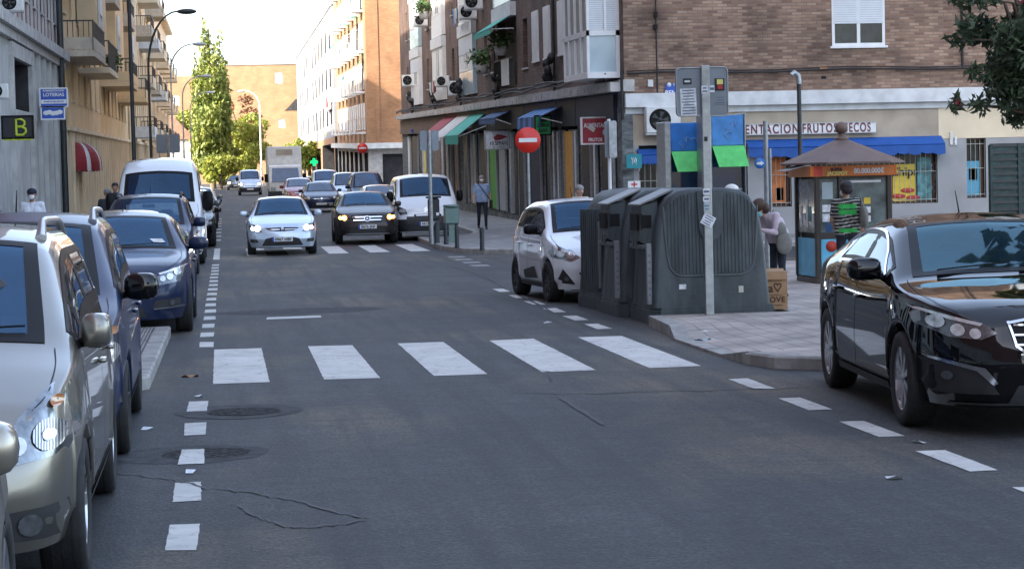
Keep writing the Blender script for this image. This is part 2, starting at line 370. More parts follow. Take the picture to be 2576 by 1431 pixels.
mb = MB(); ys = [-120, -40, 0, 20, 40]+[45+2*i for i in range(12)]+[75, 90, 110, 140, 180, 230, 300, 400, 600, 900]
xs = [-400, -60, -6, -3, 0, 3, 6, 12, 30, 60, 400]
vs = [(x, y, g(y)) for y in ys for x in xs]; nx = len(xs)
mb.add(vs, [[j*nx+i, j*nx+i+1, (j+1)*nx+i+1, (j+1)*nx+i] for j in range(len(ys)-1) for i in range(nx-1)])
mb.build('road', 'asphalt', fix=False)['kind'] = 'structure'
def marking(name, polys, dz=.004):
    mb = MB()
    for poly in polys: mb.add([(x, y, g(y)+dz) for x, y in poly], [list(range(len(poly)))])
    o = mb.build(name, 'road_paint', fix=False); o['kind'] = 'structure'; return o
def rect(x0, x1, y0, y1): return [(x0, y0), (x1, y0), (x1, y1), (x0, y1)]
def jr(x0, x1, y0, y1, j=.012):
    P = [(x+random.uniform(-j, j), y+random.uniform(-j*3, j*3)) for x, y in rect(x0, x1, y0, y1)]; O = []
    for (a, b), (c, d) in zip(P, P[1:]+P[:1]):
        n = max(2, int(math.hypot(c-a, d-b)/.09))
        for k in range(n): t = k/n; w_ = .003 if k else 0; O.append((a+(c-a)*t+random.uniform(-w_, w_), b+(d-b)*t+random.uniform(-w_, w_)*1.5))
    return O
marking('zebra_crossing', [jr(-.155+1.01*k, .35+1.01*k, 19.68, 23.82) for k in range(5)])
marking('zebra_crossing', [jr(2.6+1.04*k, 3.1+1.04*k, 54.8, 60.2) for k in range(-2, 3)])
dash = [jr(-.35, -.19, 11.08+1.66*k-.41, 11.08+1.66*k+.41, .008) for k in range(5)]
dash += [jr(-.34, -.18, y-.4, y+.4, .008) for y in [24.64+1.66*k for k in range(16)]]
dash += [jr(-.34, -.18, 53, 61)]+[jr(-.36, -.16, y-.5, y+.5) for y in range(68, 100, 4)]
marking('parking_line', dash)
marking('parking_line', [jr(4.32, 4.5, y-.48, y+.48, .008) for y in [25.47, 27.15, 28.9, 30.8, 32.6, 34.6, 12.67, 14.42, 16.15, 17.87, 11, 9.3]])
marking('drain_line', [[(.50, 28.9), (1.24, 28.95), (1.25, 29.4), (.52, 29.35)]]); marking('side_street_marking', [jr(5.1+.03*k, 5.48+.03*k, 44.6+1.8*k, 45.4+1.8*k) for k in range(4)]).data.materials[0] = mat('paint_faded', (.26, .26, .26), .8, var=.4, scale=8)
# cracks and sealed joints in the asphalt
def crack(pix, w, m='tar', z=.006):
    mb = MB(); P = []
    for a, b in zip(pix[:-1], pix[1:]):
        for k in range(8):
            t = k/8; p = gr(a[0]+(b[0]-a[0])*t, a[1]+(b[1]-a[1])*t); p.x += random.uniform(-.012, .012); p.y += random.uniform(-.05, .05); P.append(p)
    P.append(gr(*pix[-1])); n = len(P); vs = []
    for i, p in enumerate(P):
        t = (P[min(i+1, n-1)]-P[max(i-1, 0)]); t.z = 0; t.normalize(); q = Vector((-t.y, t.x, 0)); ww = w*random.uniform(.4, 1.2)*(1 if 0 < i < n-1 else .2)
        vs += [p+q*ww+Vector((0, 0, z)), p-q*ww+Vector((0, 0, z))]
    mb.add(vs, [[2*i, 2*i+1, 2*i+3, 2*i+2] for i in range(n-1)])
    o = mb.build('road_crack', m, fix=False); o['kind'] = 'structure'
crack([(268, 1188), (420, 1205), (520, 1228), (640, 1240), (760, 1265), (850, 1290), (925, 1305)], .012)
crack([(600, 1270), (640, 1297), (720, 1325), (800, 1325), (930, 1308)], .014)
crack([(1410, 1000), (1440, 1020), (1480, 1045), (1520, 1070)], .024)
crack([(1240, 990), (1500, 990), (1800, 982), (2060, 975)], .018, 'tar')
crack([(1330, 930), (1380, 935), (1388, 962)], .012)
crack([(600, 650), (700, 655), (760, 652)], .05); crack([(1130, 665), (1230, 700), (1290, 735), (1400, 790)], .03)
mat('manhole_iron', (.05, .05, .05), .95, 0, var=.9, scale=26, bump=1, bscale=30, spec=.1)
mat('patch_asphalt', (.044, .045, .048), .85, var=.55, scale=9, bump=.6)
def disc(name, px, py, rx, ry, m, z, n=28):
    c = gr(px, py); mb = MB()
    pts = [(c.x+rx*math.cos(2*math.pi*k/n)*random.uniform(.93, 1.05), c.y+ry*math.sin(2*math.pi*k/n)*random.uniform(.93, 1.05)) for k in range(n)]
    mb.add([(x, y, g(y)+z) for x, y in pts], [list(range(n))]); o = mb.build(name, m, fix=False); o['kind'] = 'structure'; return o
disc('asphalt_patch', 600, 1035, .52, .55, 'patch_asphalt', .003); disc('manhole', 615, 1036, .3, .3, 'manhole_iron', .006)
disc('asphalt_patch', 480, 1143, .52, .5, 'patch_asphalt', .002); disc('manhole', 520, 1140, .3, .3, 'manhole_iron', .0035)
disc('asphalt_patch', 760, 782, 1.2, .7, 'patch_asphalt', .002)
# kerbs and pavements
paving('paving_grey', (.27, .27, .265), (.12, .12, .12)); paving('paving_ribbed', (.30, .285, .28), (.14, .14, .14), .3, .3, True); paving('paving_pink', (.42, .375, .34), (.17, .15, .15), .2, .2)
def kerb(pts, h=.13, w=.16, seg=1.0):
    """stone kerb along pts; stones about one metre long with open joints"""
    mb = MB()
    for a, b in zip(pts[:-1], pts[1:]):
        a, b = Vector(a), Vector(b); L = (b-a).length; n = max(1, round(L/seg)); d = (b-a)/L; q = Vector((-d.y, d.x))*w
        for i in range(n):
            p0 = a+d*(L*i/n+.004); p1 = a+d*(L*(i+1)/n-.004); c = .02
            for (u0, u1, z0, z1, k0, k1) in [(0, 1, 0, 0, 0, 0)]:
                P = []
                for p in (p0, p1):
                    z = g(p.y)+random.uniform(-.004, .004)
                    P += [(p.x, p.y, z-.05), (p.x, p.y, z+h-c), (p.x+q.x*.12, p.y+q.y*.12, z+h), (p.x+q.x, p.y+q.y, z+h), (p.x+q.x, p.y+q.y, z-.05)]
                mb.add(P, [[0, 1, 6, 5], [1, 2, 7, 6], [2, 3, 8, 7], [3, 4, 9, 8], [0, 4, 3, 2, 1], [5, 6, 7, 8, 9]])
    o = mb.build('kerb', 'kerb_stone', fix=False); o['kind'] = 'structure'; return o
LX = -2.65
sheet('pavement', [(LX-.15, -30), (LX-.15, 260), (-5.6, 260), (-5.6, -30)], .12, 'paving_grey'); kerb([(LX, 26.4), (LX, 150)]); kerb([(LX, -12), (LX, 18.95)])
# kerb extension on the left, beside the crossing
sheet('pavement', [(-.85, 19.2), (-.85, 26.2), (LX-.1, 26.2), (LX-.1, 19.2)], .115, 'paving_ribbed')
kerb([(LX-.1, 19.05), (-.95, 19.05), (-.72, 19.4), (-.70, 26.35), (LX-.1, 26.4)][::1], .12, .17, .7)
# right pavement beside the kiosk, dropped to the road at the crossing
mb = MB(); nu, nv = 16, 22; vs = []; ex = []
edge = [(7.0, 18.95), (5.45, 18.95), (5.02, 19.3), (4.92, 19.9), (4.88, 20.5), (4.86, 21.2), (4.88, 22.2), (4.95, 23.0), (5.02, 23.7), (5.06, 24.3), (5.12, 25.3)]
def eh(y): return .015+.105*max(0, min(1, (abs(y-21.7)-1.3)/.8))
for j, (x, y) in enumerate(edge[1:]):
    for i in range(9):
        t = i/8; X = x+(12-x)*t**1.6; h = eh(y); z = h+(.12-h)*min(1, (X-x)/1.3); vs.append((X, y, z))
n9 = 9; mb.add(vs, [[j*n9+i, j*n9+i+1, (j+1)*n9+i+1, (j+1)*n9+i] for j in range(len(edge)-2) for i in range(8)])
mb.build('pavement', 'paving_pink', fix=False)['kind'] = 'structure'
sheet('pavement', [(12, 18.95), (12, 40), (60, 40), (60, 18.95)], .12, 'paving_pink')
sheet('pavement', [(6.75, 25.3), (12, 25.3), (12, 40), (7.6, 40), (6.95, 39.2), (6.9, 31)], .12, 'paving_pink')
sheet('pavement', [(7.15, -30), (60, -30), (60, 18.95), (7.15, 18.95)], .12, 'paving_pink')
kerb([(7.0, 18.8), (5.45, 18.8), (4.95, 19.15), (4.83, 19.75)][::-1][::-1], .12, -.16, .8)
mb = MB()
for (x0, y0, h0), (x1, y1, h1) in zip([(4.83, 19.75, .12), (4.79, 20.6, .03), (4.79, 22.8, .03), (4.9, 23.6, .12)], [(4.79, 20.6, .03), (4.79, 22.8, .03), (4.9, 23.6, .12), (5.0, 25.3, .125)]):
    mb.add([(x0, y0, -.02), (x0, y0, h0), (x0+.17, y0, h0+.001), (x1, y1, -.02), (x1, y1, h1), (x1+.17, y1, h1+.001)], [[0, 1, 4, 3], [1, 2, 5, 4]])
mb.add([(5.0, 25.3, -.02), (5.0, 25.3, .125), (6.8, 25.3, .121), (6.8, 25.3, -.02)], [[0, 1, 2, 3]])
mb.build('kerb', 'kerb_stone', fix=False)['kind'] = 'structure'
kerb([(7.0, -12), (7.0, 18.8)], .12, -.16); kerb([(6.8, 25.3), (6.78, 39.2), (7.5, 39.95), (60, 39.95)], .12, -.16)
# pavement round the corner building
cor = [(60, 51.0), (6.9, 51.0), (6.2, 51.7), (5.75, 53), (5.5, 55.6), (5.55, 62.5), (7.3, 64.5), (7.6, 66), (9.0, 110), (9.2, 126), (60, 126)]
sheet('pavement', [(60, 51.2), (7.0, 51.2), (6.35, 51.85), (5.92, 53), (5.68, 55.6), (5.73, 62.4), (7.45, 64.4), (7.78, 66), (9.15, 110), (9.35, 126), (60, 126)], .12, 'paving_grey')
kerb(cor[:-1][::-1], .125, .17); sheet('pavement', [(9.4, 134), (10.4, 300), (60, 300), (60, 134)], .12, 'paving_grey')
# ================================================================== BUILDINGS
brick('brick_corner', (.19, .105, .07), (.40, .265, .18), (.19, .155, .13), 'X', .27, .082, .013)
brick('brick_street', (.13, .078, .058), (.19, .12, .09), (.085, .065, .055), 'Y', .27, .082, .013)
brick('brick_orange_street', (.30, .16, .075), (.38, .21, .11), (.26, .16, .10), 'Y', .28, .09, .014, lo=.8, hi=1.15)
brick('brick_orange_gable', (.30, .15, .065), (.38, .20, .10), (.26, .15, .09), 'X', .28, .09, .014, lo=.8, hi=1.15)
brick('brick_far', (.25, .15, .075), (.29, .18, .095), (.24, .16, .10), 'X', .5, .2, .02, lo=.85, hi=1.12)
brick('brick_red_panel', (.26, .10, .08), (.32, .14, .11), (.22, .13, .11), 'Y', .27, .09, .012)
mat('plaster_grey', (.44, .44, .42), .85, var=.2, scale=1.2, bump=.2); mat('plaster_yellow', (.74, .55, .31), .85, var=.14, scale=.8, bump=.1); mat('plaster_cream', (.70, .59, .42), .85, var=.15, scale=.8)
mat('plaster_tan', (.66, .51, .32), .85, var=.15, scale=.8); mat('plaster_white', (.24, .25, .27), .85, var=.06, scale=.5); mat('plaster_beige', (.40, .34, .26), .85, var=.2, scale=1.5, bump=.2)
mat('plaster_slate', (.31, .31, .31), .85, var=.12, scale=1.5, bump=.15); mat('cornice_white', (.60, .62, .62), .7, var=.15, scale=3); mat('stone_band', (.44, .43, .41), .8, var=.25, scale=3)
mat('frame_white', (.70, .71, .71), .5, var=.06); mat('blind', (.60, .64, .67), .6, var=.05); mat('blind_wood', (.50, .40, .26), .6, var=.15); mat('curtain', (.68, .68, .64), .8, var=.15, scale=9, stretch=(6, 6, 1))
mat('frame_brown', (.09, .045, .03), .5); mat('shop_dark', (.022, .022, .026), .6, var=.5, scale=3); mat('win_glass', (.02, .025, .03), .12, 0, 0, var=.6, scale=3, spec=.45)
mat('glaze_blue', (.34, .44, .49), .25, 0, .4, var=.12, scale=1.5); mat('marble_green', (.12, .135, .135), .75, var=.75, scale=3, stretch=(1, 1, 2.5)); mat('shutter_metal', (.30, .31, .32), .5, .4, var=.15, scale=3)
mat('cable', (.015, .015, .016), .6); mat('roof_tile', (.22, .13, .09), .85, var=.3); mat('balcony_tan', (.50, .44, .35), .8, var=.15); mat('rail_dark', (.05, .05, .05), .5, .4)
mat('ac_white', (.62, .63, .61), .5, var=.1); mat('leaf_pot', (.05, .10, .02), .7, var=.5, scale=8); mat('dark_hole', (.01, .01, .01), .9)
def facade(mb, F, u0, u1, z0, z1, ops, mi=0, rev=.22, mr=0):
    """wall face with real openings; F(u, d, z) with d outwards"""
    us = sorted({u0, u1, *[o[0] for o in ops], *[o[1] for o in ops]}); zs = sorted({z0, z1, *[o[2] for o in ops], *[o[3] for o in ops]})
    us = [u for u in us if u0 <= u <= u1]; zs = [z for z in zs if z0 <= z <= z1]
    for a, b in zip(us[:-1], us[1:]):
        for c, d in zip(zs[:-1], zs[1:]):
            m, q = (a+b)/2, (c+d)/2
            if any(o[0] < m < o[1] and o[2] < q < o[3] for o in ops): continue
            mb.quad(F(a, 0, c), F(b, 0, c), F(b, 0, d), F(a, 0, d), mi)
    for a, b, c, d in [o[:4] for o in ops]:
        r = -rev
        mb.quad(F(a, 0, c), F(a, r, c), F(a, r, d), F(a, 0, d), mr); mb.quad(F(b, 0, c), F(b, 0, d), F(b, r, d), F(b, r, c), mr)
        mb.quad(F(a, 0, c), F(b, 0, c), F(b, r, c), F(a, r, c), mr); mb.quad(F(a, 0, d), F(a, r, d), F(b, r, d), F(b, 0, d), mr)
        mb.quad(F(a, r, c), F(b, r, c), F(b, r, d), F(a, r, d), mr)
def fbox(mb, F, a, b, d0, d1, c, e, mi=0):
    P = [F(a, d0, c), F(b, d0, c), F(b, d1, c), F(a, d1, c), F(a, d0, e), F(b, d0, e), F(b, d1, e), F(a, d1, e)]
    mb.add(P, [[0, 3, 2, 1], [4, 5, 6, 7], [0, 1, 5, 4], [1, 2, 6, 5], [2, 3, 7, 6], [3, 0, 4, 7]], mi)
def window(par, F, a, b, c, e, frame='frame_white', dep=-.12, blind=None, bl=.5, mull=1, sill=None, ft=.05, pane='win_glass', cur=None):
    mb = MB(); d0, d1 = dep-.05, dep
    fbox(mb, F, a, b, d0, d1, c, c+ft); fbox(mb, F, a, b, d0, d1, e-ft, e); fbox(mb, F, a, a+ft, d0, d1, c+ft, e-ft); fbox(mb, F, b-ft, b, d0, d1, c+ft, e-ft)
    for k in range(mull):
        x = a+(b-a)*(k+1)/(mull+1); fbox(mb, F, x-ft*.6, x+ft*.6, d0, d1, c+ft, e-ft)
    w_ = mb.build('window', frame, par)
    mb = MB(); fbox(mb, F, a+ft*.5, b-ft*.5, dep-.04, dep-.03, c+ft*.5, e-ft*.5); mb.build('pane', pane, w_)
    if cur:
        mb = MB(); n = 10; w0 = (b-a)*.36
        for q in (a+ft, b-ft-w0):
            mb = MB()
            for k in range(n):
                x0 = q+w0*k/n; x1 = q+w0*(k+1)/n; y0 = dep-.025+.012*(k % 2); y1 = dep-.025+.012*((k+1) % 2)
                mb.quad(F(x0, y0, c+ft), F(x1, y1, c+ft), F(x1, y1, e-ft), F(x0, y0, e-ft))
            mb.build('curtain', cur, w_, fix=False)
    if blind:
        mb = MB(); z = e-ft; h = (e-c)*bl; n = max(3, int(h/.06)); f = h/n
        for k in range(n):
            fbox(mb, F, a+ft*.6, b-ft*.6, dep-.01, dep+.012, z-(k+1)*f+.006, z-k*f)
        mb.build('roller_blind', blind, w_)
    if sill:
        mb = MB(); fbox(mb, F, a-.06, b+.06, -.03, .07, c-.06, c-.002); mb.build('sill', sill, w_)
    return w_
def ac_unit(label, p, face, sc_=1, fan=True):
    """air conditioning box; p = centre; face = angle its fan looks to"""
    t = thing('air_conditioner', label, 'air conditioner', p, face)
    mb = MB(); mb.box(-.4*sc_, .4*sc_, -.15*sc_, .15*sc_, -.3*sc_, .3*sc_, bev=.02); mb.build('casing', 'ac_white', t)
    mb = MB(); M = Matrix.Translation((-.08*sc_, -.152*sc_, 0))
    mb.lathe([(.005, -.012), (.22*sc_, -.008), (.245*sc_, -.012), (.255*sc_, .004)], 24, 0, M, 'y'); fg = mb.build('fan_grille', 'trim_black', t)
    mb = MB()
    for k in range(5):
        a = k*2*math.pi/5
        mb.add([(M @ Vector(q)) for q in [(.03*math.cos(a), -.018, .03*math.sin(a)), (.2*sc_*math.cos(a-.25), -.02, .2*sc_*math.sin(a-.25)), (.2*sc_*math.cos(a+.35), -.016, .2*sc_*math.sin(a+.35))]], [[0, 1, 2]])
    mb.lathe([(.0, -.03), (.05*sc_, -.03), (.05*sc_, -.01)], 12, 0, M, 'y'); mb.build('fan', 'pole_dark', t, fix=False)
    mb = MB(); mb.box(-.42*sc_, .42*sc_, -.14*sc_, .17*sc_, -.34*sc_, -.305*sc_); mb.build('bracket', 'steel_galv', t)
    return t
GR = 'air conditioners hung on the street facades'
# ---------------- corner building: brick block with the food shop
SL = .02
def FR(u, d, z): return (10.5-d, 56+u, z+SL*u)               # street side, looks to -X
def FC(u, d, z): return (10.55+u, 56-d, z)                   # shop side, looks to the camera
cb_ = thing('corner_building', 'brown brick corner building with white cornice and shops on its ground floor', 'building', (0, 0, 0))
H = 20
wx0, wx1 = at(2093, 100, 56).x-10.55, at(2226, 100, 56).x-10.55; wz0 = at(2160, 116, 56).z
mb = MB(); opsC = [(wx0+k*5.2, wx1+k*5.2, wz0+3*f, wz0+1.75+3*f) for f in range(4) for k in range(3)]
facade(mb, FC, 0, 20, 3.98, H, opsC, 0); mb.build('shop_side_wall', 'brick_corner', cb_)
bays = [20.4+12.2*k for k in range(4)]                        # recessed bays on the street side
opsR = []; win2 = []
for k, b0 in enumerate(bays):
    for f in range(5): opsR.append((b0, b0+5.3, 4.75+3.05*f, 7.25+3.05*f))
    for f in range(5):
        for q in (b0+6.3, b0+8.6): win2.append((q, q+.95, 5.45+3.05*f, 7.0+3.05*f))
cw = [(6.2, 7.6), (9.2, 10.6), (12.3, 13.6), (14.9, 16.2)]
for f in range(5):
    for a, b in cw: win2.append((a, b, 5.45+3.05*f, 7.1+3.05*f))
    win2.append((17.6, 18.7, 5.3+3.05*f, 7.0+3.05*f))
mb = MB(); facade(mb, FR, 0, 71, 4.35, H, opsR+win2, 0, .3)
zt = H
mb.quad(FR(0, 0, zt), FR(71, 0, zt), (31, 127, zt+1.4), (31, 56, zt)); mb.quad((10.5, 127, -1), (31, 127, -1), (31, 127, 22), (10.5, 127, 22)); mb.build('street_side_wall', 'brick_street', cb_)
mb = MB(); fbox(mb, FC, -.02, 20, -.3, .22, 3.62, 3.98); fbox(mb, FC, 0, 20, -.3, .06, 3.45, 3.62); mb.build('cornice', 'cornice_white', cb_)
mb = MB(); fbox(mb, FR, -.1, 71, -.3, .35, 4.05, 4.3); fbox(mb, FR, -.1, 71, -.3, .05, 4.3, 4.36)
for k in range(60): fbox(mb, FR, .5+k*1.17, .85+k*1.17, .3, .37, 4.08+.04*(k % 2), 4.22)
mb.build('ledge', 'stone_band', cb_)
k = 0
for i, (a, b, c, d) in enumerate(win2):
    if c > 13.5: continue
    white = a < 17
    if white:
        w_ = window(cb_, FR, a, b, c, d, 'frame_white', .05, 'frame_white', 1, 0, 'frame_white', .07)
    else: window(cb_, FR, a, b, c, d, 'frame_brown', -.2, ('blind_wood', 'blind', None)[i % 3], .3+.2*(i % 4), 0, 'stone_band', .06, cur=('curtain' if i % 2 else None))
for k, b0 in enumerate(bays):
    for f in range(3):
        a, b, c, d = b0, b0+5.3, 4.75+3.05*f, 7.25+3.05*f
        o = MB(); fbox(o, FR, a-.05, b+.05, -.05, .22, d, d+.5); o.build('balcony_slab', 'cornice_white', cb_)
        o = MB(); open_ = (k == 0 and f < 1)
        if not open_:
            window(cb_, FR, a+.02, b-.02, c+1.0, d, 'frame_white', .16, 'blind' if (k+f) % 2 else None, .45, 5, None, .10, cur='curtain'); fbox(o, FR, a-.02, a+.02, 0, .18, c, d)
            fbox(o, FR, a+.03, b-.03, .06, .16, c, c+.98); o.build('balcony_panel', ('frame_white', 'glaze_blue', 'curtain')[(k+f) % 3], cb_)
        else:
            for q in range(24): fbox(o, FR, a+.1+q*.22, a+.13+q*.22, .1, .13, c, c+1.0)
            fbox(o, FR, a+.05, b-.05, .08, .15, c+1.0, c+1.05); fbox(o, FR, a+1.2, a+2.6, .02, .08, c+.05, c+.98); o.build('railing', 'rail_dark', cb_)
            o = MB(); fbox(o, FR, a+1.0, a+2.9, .16, .2, c+.05, c+1.0); o.build('balcony_mat', 'curtain', cb_)
# cables and pipes on the walls
mb = MB()
cz = at(1580, 186, 56).z
pts = [(10.6, 55.9, cz)]+[(10.6+k*1.0, 55.9, cz+.03*math.sin(k*1.3)-.0*k) for k in range(1, 19)]
mb.tube(pts, .028, 6); mb.tube([(p[0], 55.93, p[2]+.06) for p in pts], .018, 6)
x = at(1650, 100, 56).x; mb.tube([(x, 55.94, 4.0), (x, 55.94, 20)], .02, 6); x = at(2418, 100, 56).x; mb.tube([(x, 55.93, cz), (x, 55.93, 20)], .035, 6); mb.tube([(x-.25, 55.93, 6.3), (x-.25, 55.93, 7.6), (x-.25, 55.93, 20)], .02, 6)
mb.tube([(10.45, 55.85, 3.3), (10.45, 55.85, 4.6), (10.5, 55.9, cz)], .04, 6)
mb.build('cable', 'cable', cb_)
for q in range(3):
    mb = MB(); P = []
    for k in range(36):
        P.append(FR(.3+2*k, .38+.03*math.sin(k+q), 4.38+.05*q+.12*abs(math.sin(k*.8+q*1.7))))
    mb.tube(P, .03, 5); mb.build('cable', 'cable', cb_)
for u in (11.4, 26.3, 38.5, 50, 63):
    mb = MB(); mb.tube([FR(u, .06, 4.2), FR(u, .06, 19)], .05, 6); mb.build('drainpipe', 'pole_dark', cb_)
for i, u in enumerate((11.0, 24, 36.6, 48.5, 61)):
    mb = MB()
    for k in range(7): mb.ell(FR(u+random.uniform(-.3, .3), .2+random.uniform(0, .2), 4.5+random.uniform(0, .9)), (.13, .13, .16), 4)
    mb.build('cable_bundle', 'cable', cb_)
# small wall details on the shop side
def wallbox(px0, px1, py0, py1, m, name, d=.06):
    a = at(px0, py1, 55.95); b = at(px1, py0, 55.95); mb = MB(); mb.box(a.x, b.x, 56-d, 56.0, a.z, b.z, bev=.006); return mb.build(name, m, cb_)
wallbox(1630, 1643, 201, 219, 'ac_white', 'junction_box'); wallbox(2067, 2079, 192, 199, 'dark_hole', 'air_brick', .004); wallbox(1646, 1653, 30, 45, 'dark_hole', 'flue', .12); wallbox(1644, 1653, 62, 74, 'dark_hole', 'flue', .12)
wallbox(2062, 2081, 171, 178, 'lamp_amber', 'cable_joint', .1)
wallbox(2390, 2397, 332, 365, 'ac_white', 'junction_box'); wallbox(2402, 2407, 345, 365, 'frame_white', 'junction_box')
# big window with roller blind
window(cb_, FC, wx0, wx1, wz0, wz0+1.75, 'frame_white', .02, 'blind', .62, 1, 'frame_white', .075)
for (a, b, c, d) in opsC:
    if abs(c-wz0) > .1 or a > wx0+1: window(cb_, FC, a, b, c, d, 'frame_white', .02, 'blind', .55, 1, 'frame_white', .075)
# glazed bay at the corner
bz0, bz1 = 4.5, 7.25
for f in range(3):
    z0 = 4.42+3.05*f; mb = MB(); W = 4; D = .85
    def bayplan(z, d): return [FR(.35, -.02, z), FR(.35, D, z), FR(2.0, D+.0, z), FR(10.2, D, z), FR(10.2, -.02, z)]
    fbox(mb, FR, .3, 4.3, -.02, D+.03, z0, z0+.16); fbox(mb, FR, .3, 4.3, -.02, D+.03, z0+1.12, z0+1.26); fbox(mb, FR, .3, 4.3, -.02, D+.03, z0+2.83, z0+3.02)
    for u in (.3, 1.3, 2.3, 3.3, 4.2): fbox(mb, FR, u, u+.1, D-.04, D+.03, z0+.16, z0+2.83)
    fbox(mb, FR, .3, .4, 0, .1, z0+.16, z0+2.83); fbox(mb, FR, .29, .35, .35, .41, z0+1.2, z0+2.83)
    g_ = mb.build('glazed_bay', 'frame_white', cb_)
    mb = MB(); fbox(mb, FR, .34, .37, .06, D, z0+.16, z0+1.12); fbox(mb, FR, .36, 4.2, D-.05, D-.02, z0+.16, z0+1.12); mb.build('bay_panel', 'glaze_blue', g_)
    mb = MB()
    for k in range(28): fbox(mb, FR, .34, .37, .1, D-.04, z0+1.27+k*.056, z0+1.27+k*.056+.05)
    mb.build('roller_blind', 'blind', g_)
    mb = MB(); fbox(mb, FR, .45, 4.2, D-.06, D-.03, z0+1.26, z0+2.83); mb.build('pane', 'glaze_blue' if f else 'win_glass', g_)
# corner pier with dark marble cladding and the shop front
sw = MB(); z = .1
def XA(px): return at(px, 400, 56).x-10.55
shopops = [(XA(1607), XA(1668), .9, 2.75), (XA(1700), XA(1880), .15, 2.75), (XA(1940), XA(1990), .9, 2.6), (XA(2040), XA(2358), .9, 2.75), (XA(2432), XA(2480), 1.0, 2.85)]
facade(sw, FC, XA(1580), 20, .05, 2.62, shopops[:0]+[(a, b, c, min(d, 2.61)) for a, b, c, d in shopops], 0, .35, 1); sw.build('ground_floor_wall', ['plaster_slate', 'shop_dark'], cb_)
mb = MB(); fbox(mb, FC, XA(1580), XA(2362), -.2, 0, 2.62, 3.45); mb.build('fascia_wall', 'plaster_beige', cb_)
mb = MB(); fbox(mb, FC, XA(2362), 20, -.2, .01, 2.62, 3.45); mb.build('fascia_wall', 'plaster_cream', cb_)
mb = MB(); fbox(mb, FC, -.1, XA(1582)+.12, -.6, .04, .05, 3.62); mb.build('marble_pier', 'marble_green', cb_)
mb = MB(); fbox(mb, FC, .75, 20, -12, -.5, 0, 4.0); mb.build('inner_block', 'shop_dark', cb_)
# street-side shop fronts: piers, shutters, glazed doors
sp_ = [(1.0, 3.2), (3.7, 6.5), (7.5, 10.5), (11.2, 14.0), (15, 18.2), (19, 22), (23.4, 27.2), (28.6, 32.5), (34, 38), (40, 44), (46, 51), (54, 58), (61, 67)]
mb = MB(); facade(mb, FR, 0, 71, -1.5, 4.05, [(a, b, .1, 3.2) for a, b in sp_], 0, .5, 1); mb.build('shop_wall', ['marble_green', 'shop_dark'], cb_)
mat('door_green', (.08, .36, .05), .5); mat('stripe_orange', (.62, .28, .04), .6); mat('stripe_cream', (.60, .57, .48), .7); mat('door_grey', (.35, .38, .38), .5)
mat('door_brown', (.19, .11, .075), .6); mat('poster_white', (.70, .71, .70), .6, var=.3, scale=6); mat('yellow_post', (.70, .66, .2), .6)
cols = ['trim_black', 'shop_dark', 'door_grey', 'stripe_cream', 'door_grey', 'frame_white', 'door_green', 'shutter_metal', 'door_brown', 'poster_white', 'stripe_orange', 'steel_galv']
seqs = {0: ['door_grey', 'stripe_cream'], 1: ['shop_dark', 'stripe_cream', 'stripe_orange', 'stripe_orange', 'trim_black', 'frame_white'], 2: ['shop_dark', 'door_grey', 'trim_black', 'paint_navy'], 3: ['paint_navy', 'trim_black', 'frame_white'],
        4: ['shop_dark', 'poster_white', 'shop_dark', 'poster_white'], 5: ['trim_black', 'door_green', 'door_green', 'stripe_cream'], 6: ['door_brown', 'trim_black', 'poster_white', 'trim_black']}
for i, (a, b) in enumerate(sp_):
    s = seqs.get(i) or [random.choice(['shop_dark', 'door_grey', 'stripe_cream', 'door_brown', 'trim_black', 'yellow_post' if i == 11 else 'poster_white']) for _ in range(5)]
    n = len(s)
    for j, m in enumerate(s):
        mb = MB(); x0 = a+(b-a)*j/n; x1 = a+(b-a)*(j+1)/n
        fbox(mb, FR, x0+.03, x1-.12, -.14, -.03-.05*(j % 2), .16, 3.0-.25*(j % 3)); fbox(mb, FR, x1-.1, x1-.03, -.2, .03, .12, 3.1, 1)
        mb.build('shop_door', [m, ('steel_galv', 'frame_white', 'pole_dark')[j % 3]], cb_)
mat('fascia_navy', (.015, .02, .05), .6, var=.3); mat('fascia_brown', (.13, .085, .06), .7, var=.3); mat('door_orange', (.70, .33, .04), .5); mat('glass_pale', (.35, .42, .48), .2, var=.5, scale=2)  # the last one is a pale, mottled blue grey pane colour
for (u0, u1, m) in [(1.2, 3.0, 'trim_black'), (3.9, 4.4, 'frame_white'), (4.8, 6.3, 'trim_black'), (7.2, 7.7, 'frame_white'), (7.8, 9.5, 'door_orange'), (9.6, 9.9, 'trim_black'), (10.6, 11.1, 'frame_white'), (11.5, 12.0, 'glass_pale'), (12.4, 13.2, 'trim_black'), (14.6, 17.0, 'fascia_navy'), (17.5, 17.9, 'frame_white'), (18.5, 21.2, 'trim_black'), (20.0, 20.5, 'glass_pale'), (22, 22.5, 'glass_pale'), (23.6, 25.6, 'door_grey'), (26.3, 28.4, 'door_green'), (28.6, 29.2, 'frame_white'), (29.4, 31.6, 'trim_black'), (33, 34, 'stripe_cream'), (36, 37.5, 'trim_black'), (40, 41.5, 'door_brown'), (44, 45.2, 'stripe_cream'), (48, 50.5, 'door_brown'), (55, 56.8, 'yellow_post'), (60, 63.5, 'trim_black')]:
    mb = MB(); fbox(mb, FR, u0, u1, .035, .075, .15, 3.05); fbox(mb, FR, u0-.06, u0, .03, .11, .12, 3.1, 1); mb.build('shop_panel', [m, 'steel_galv'], cb_)
